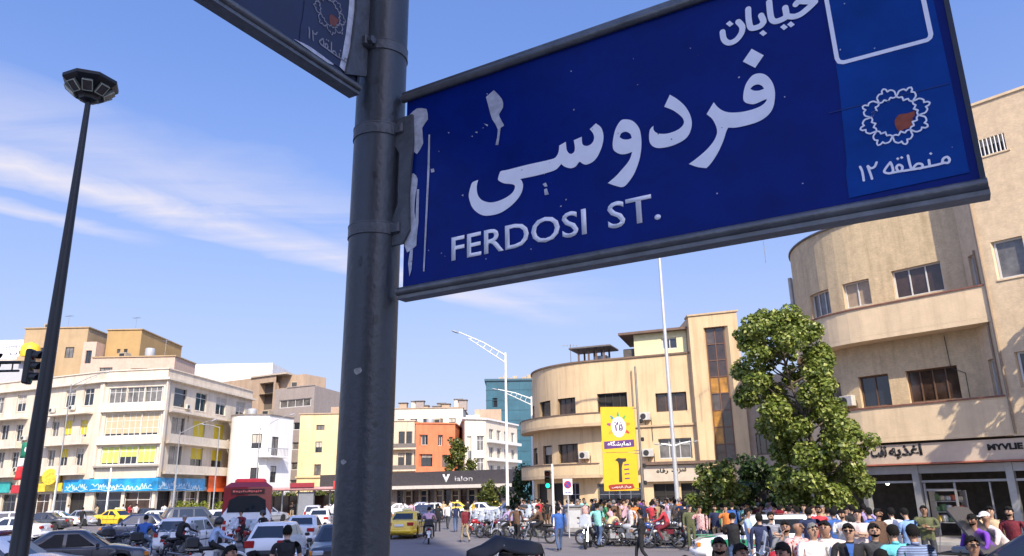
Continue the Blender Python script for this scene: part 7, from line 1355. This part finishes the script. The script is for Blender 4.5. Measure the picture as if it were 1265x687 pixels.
# sunlit row on the right
person(972, 15, 'grey', 'dark grey', 'man in a grey shirt raising a hand to his face behind the police car', 250, 'face', sc=1.0)
person(987, 13.8, 'floral red', 'dark grey', 'man in a red and white floral shirt left of the two white shirts', 300, sc=1.04, sl='short', head='bald')
person(1006, 13.2, 'white', 'black', 'balding man in a white shirt and black trousers facing the camera', 275, sc=1.02, hair='grey', sl='long')
person(1022, 13.6, 'pinkish white', 'dark grey', 'man in a pinkish white shirt right beside the balding man in white', 235, sc=1.03, pose='hips')
person(1051, 12.8, 'black', 'black', 'man in a black suit over a blue shirt wearing dark glasses', 245, 'stand', sc=1.02, glasses=True, shirt='blue')
person(1082, 13.0, 'dark grey', 'black', 'man in a dark grey pullover between the black suit and the cyan shirt', 260, sc=1.01, sl='long')
person(1106, 12.9, 'cyan', 'khaki', 'man in a cyan shirt seen from behind', 95, sc=1.0, sl='short')
person(1131, 12.2, 'checked blue', 'navy', 'broad man in a blue checked shirt seen from behind', 88, sc=1.02)
# second and third rows before the grocery
T = [(1000, 22, 'navy', 'man in a navy jacket with his back turned, under the tree above the balding man', 80), (1031, 21, 'blue', 'man in a blue shirt between the two white shirts and the tree', 100), (1042, 20, 'white', 'man in a white shirt behind the black suit', 230), (1061, 19.5, 'pinkish white', 'man in a pinkish shirt behind the man in the dark pullover', 250), (1075, 21, 'blue', 'man in a deep blue shirt before the left bay of the grocery', 120), (1086, 20, 'brown', 'man in a brown jacket with yellow scarf colours before the grocery', 300), (1103, 20.5, 'white', 'man in a white printed shirt with his back turned before the grocery column', 95), (1121, 20, 'light blue', 'man in a light blue shirt before the middle column of the grocery', 110), (1143, 22, 'olive', 'man in an olive jacket beside the grocery shelf', 250), (1012, 24, 'red', 'man in red glimpsed behind the balding man', 260), (1054, 24.5, 'black', 'man in black far back before the grocery left bay', 90), (1068, 25.5, 'lilac', 'man in lilac at the grocery entrance', 60)]
for i, (x, D, c, lb, a) in enumerate(T): person(x, D, c, ('dark grey', 'jeans blue', 'black', 'khaki')[i % 4], lb, a, ('stand', 'hips', 'phone', 'cross', 'walk')[i % 5], sc=1.03, z=.0, sl='short' if i % 3 == 0 else 'long')
person(1217, 16.8, 'purple', 'jeans blue', 'man in a purple shirt bending over the open engine', 205, 'lean', sc=1.06)
person(1238, 17.2, 'pinkish white', 'grey', 'man in a pale pink shirt and white cap leaning behind the dark car', 190, 'lean', hair='white', head='cap', sc=1.08)
person(1250, 18.5, 'maroon', 'black', 'man in maroon at the right edge behind the dark car', 215, sc=1.05)
person(1226, 19.5, 'beige', 'khaki', 'man in beige raising his arm behind the purple shirt', 230, 'point', sc=1.04)
# around the police car
person(924, 23.0, 'pale blue', 'pale jeans', 'man in a pale blue shirt and pale jeans standing before the police car', 340, sc=1.02, sl='short')
person(983, 26.5, 'white', 'grey', 'man in white behind the roof of the police car', 200, sc=1.0)
person(939, 19.5, 'navy', 'black', 'man in navy standing with his back turned before the police car door', 100, 'stand', sc=1.0)
person(953, 20.5, 'striped grey', 'dark grey', 'man in a striped grey shirt before the rear half of the police car', 280, 'cross', sc=1.0)
person(905, 21.5, 'black', 'jeans blue', 'man in black beside the front of the police car', 60, 'phone', sc=.98)
# middle ground
person(575, 38.8, 'maroon', 'khaki', 'man in a maroon jacket and khaki trousers crossing the road', 118, 'walk')
person(563, 49, 'navy', 'jeans blue', 'man in navy and jeans walking away left of the maroon jacket', 100, 'walk2')
person(553, 53, 'white', 'dark grey', 'man in white beyond the pink shirted motorcyclist', 80, 'walk')
person(541, 50, 'black', 'black', 'man in black right beside the pink shirted motorcyclist', 95)
person(690, 32.2, 'blue', 'jeans blue', 'man in a blue shirt and blue jeans walking away past the no parking sign', 100, 'walk2', sc=1.02)
person(738, 33.6, 'mint', 'jeans blue', 'man in a mint shirt and jeans striding beside a black motorcycle', 60, 'walk', sl='short', sc=1.05)
person(752, 35.6, 'beige', 'khaki', 'man in beige bending over a motorcycle right of the mint shirt', 40, 'bend')
person(758, 38.5, 'pink', 'dark grey', 'man in pink behind the bending beige man', 120, 'lean')
person(779, 35, 'pinkish white', 'khaki', 'man in a pinkish white shirt under the yellow banner', 200, 'walk', sc=1.03)
person(791, 25.6, 'black', 'black', 'man all in black walking in front of the row of motorcycles', 170, 'walk2', sc=1.0)
person(846, 32.8, 'black', 'dark grey', 'man in a black jacket standing with his back turned by the tall lamp post', 95, sc=1.06)
person(852, 31.8, 'olive', 'olive', 'man in an olive uniform beside the black jacket', 260, 'stand', head='cap', hair='black')
person(638, 36.4, 'brown', 'black', 'man in a dark brown jacket walking among the parked motorcycles', 60, 'walk', sc=1.05)
# riders
def rider(i, top, bot, lb, **k):
    x, D, h = RIDE[i][:3]; person(0, D, top, bot, lb, h, 'rider', loc=spot(x, D), **k)
rider(0, 'blue', 'pale jeans', 'motorcyclist in a blue shirt and pale jeans riding away at left', sc=1.02)
rider(1, 'black', 'black', 'motorcyclist in dark clothes beside the white estate car', hair='grey', head='cap')
rider(2, 'pale blue', 'black', 'motorcyclist in a pale blue shirt and black helmet leaning forward', head='helmet')
rider(3, 'maroon', 'black', 'motorcyclist in maroon coming past the bus')
rider(4, 'black', 'black', 'motorcyclist in black with a black helmet coming past the bus', head='helmet')
rider(5, 'pink', 'dark grey', 'motorcyclist in a pink shirt riding away behind the yellow taxi')
rider(6, 'lilac', 'black', 'man in a lilac shirt sitting on a silver motorcycle among the parked row')
rider(8, 'red', 'maroon', 'man in a red shirt sitting on a maroon motorcycle by the kerb')
rider(9, 'brown', 'black', 'man in brown sitting on a black motorcycle left of the traffic light')
# pedestrians among the traffic and crowd on the pavements
LEFT = [(102, 66, 'black', 'man in black walking between the cars under the yellow round sign'), (36, 70, 'blue', 'man in blue behind the black lighting mast'), (152, 76, 'white', 'person in white beside the yellow taxi at left'), (160, 78, 'red', 'person in red beside the white clad person at the blue banner shops'), (168, 79, 'pinkish white', 'person in pale pink before the blue banner shops'), (203, 77, 'white', 'person in white before the right end of the blue banner'), (212, 76, 'brown', 'person in brown before the right end of the blue banner'), (120, 80, 'beige', 'person in beige under the corner bay'), (84, 80, 'white', 'person in white at the shop below the yellow sign'), (410, 66, 'white', 'motorcyclist like figure in white walking near the sign post under the shelter'), (404, 70, 'pinkish white', 'person in pale pink under the bus shelter'), (361, 78, 'black', 'person in black waiting under the bus shelter'), (380, 79, 'navy', 'person in navy waiting under the bus shelter'), (498, 62, 'white', 'person in white right beside the sign post beyond the taxi'), (508, 64, 'pink', 'person in pink beyond the yellow taxi'), (530, 66, 'navy', 'person in navy before the shopping gallery'), (548, 68, 'beige', 'person in beige before the shopping gallery'), (557, 72, 'white', 'person in white before the shopping gallery lettering'), (585, 66, 'yellow', 'person in yellow before the shopping gallery'), (578, 70, 'black', 'person in black behind the maroon jacket')]
for i, (x, D, c, lb) in enumerate(LEFT): person(x, D, c, ('dark grey', 'jeans blue', 'black', 'khaki')[i % 4], lb, (90, 270, 180, 0, 120)[i % 5], ('walk', 'stand', 'walk2', 'phone')[i % 4], z=.13 if D > 75 else 0)
ZONES = [('left of the traffic light', 644, 676, 47, 56, 10), ('between traffic light and yellow banner', 684, 738, 43, 53, 18), ('behind the motorcycles under the banner', 740, 800, 38.5, 50, 24), ('by the tall lamp post', 802, 868, 37.5, 48, 32), ('under the small trees', 864, 960, 30, 42, 34), ('under the tall street tree', 962, 1052, 25.5, 34, 26)]
tops = ['white', 'black', 'pale blue', 'navy', 'grey', 'red', 'beige', 'light blue', 'striped grey', 'pink', 'dark grey', 'green', 'maroon', 'white', 'brown', 'lilac', 'pinkish white', 'olive', 'blue', 'yellow', 'mint', 'orange', 'purple', 'checked blue', 'floral red', 'khaki']
bots = ['dark grey', 'jeans blue', 'black', 'khaki', 'grey', 'pale jeans', 'navy', 'brown']; WHAT = {'stand': 'standing', 'walk': 'walking', 'walk2': 'striding', 'hips': 'hands on hips', 'cross': 'arms crossed', 'phone': 'phone in hand', 'face': 'touching face', 'point': 'pointing'}
for zn, x0, x1, d0, d1, n in ZONES:
    for i in range(n):
        for tr_ in range(60):
            c = rp.choice(tops if rp.random() < .6 else ['black', 'navy', 'dark grey', 'grey', 'black', 'brown', 'blue']); bt = rp.choice(bots); po = rp.choice(['stand', 'stand', 'walk', 'walk2', 'hips', 'cross', 'phone', 'face', 'point'] if tr_ < 50 else list(WHAT)); lb = 'person in %s and %s %s %s' % (c, {'dark grey': 'dark trousers', 'jeans blue': 'blue jeans', 'pale jeans': 'pale jeans'}.get(bt, bt+' trousers'), WHAT[po], zn)
            if lb not in USED and not any(u.startswith('person in %s and' % c) and u.endswith(zn) and (tr_ < 40) for u in USED): break
        D = d0+(d1-d0)*((i+rp.random())/n*.999); x = x0+(x1-x0)*((i*.618+rp.random()*.15) % 1)
        person(x, D, c, bt, lb, rp.choice((90, 270, 180, 0, 120, 60, 240, 300)), po, hair=rp.choice(('black', 'black', 'black', 'grey', 'brown')), sl=rp.choice(('long', 'short')), z=.13 if D > 37 else 0, sc=rp.uniform(.95, 1.03), group='people in the crowd')
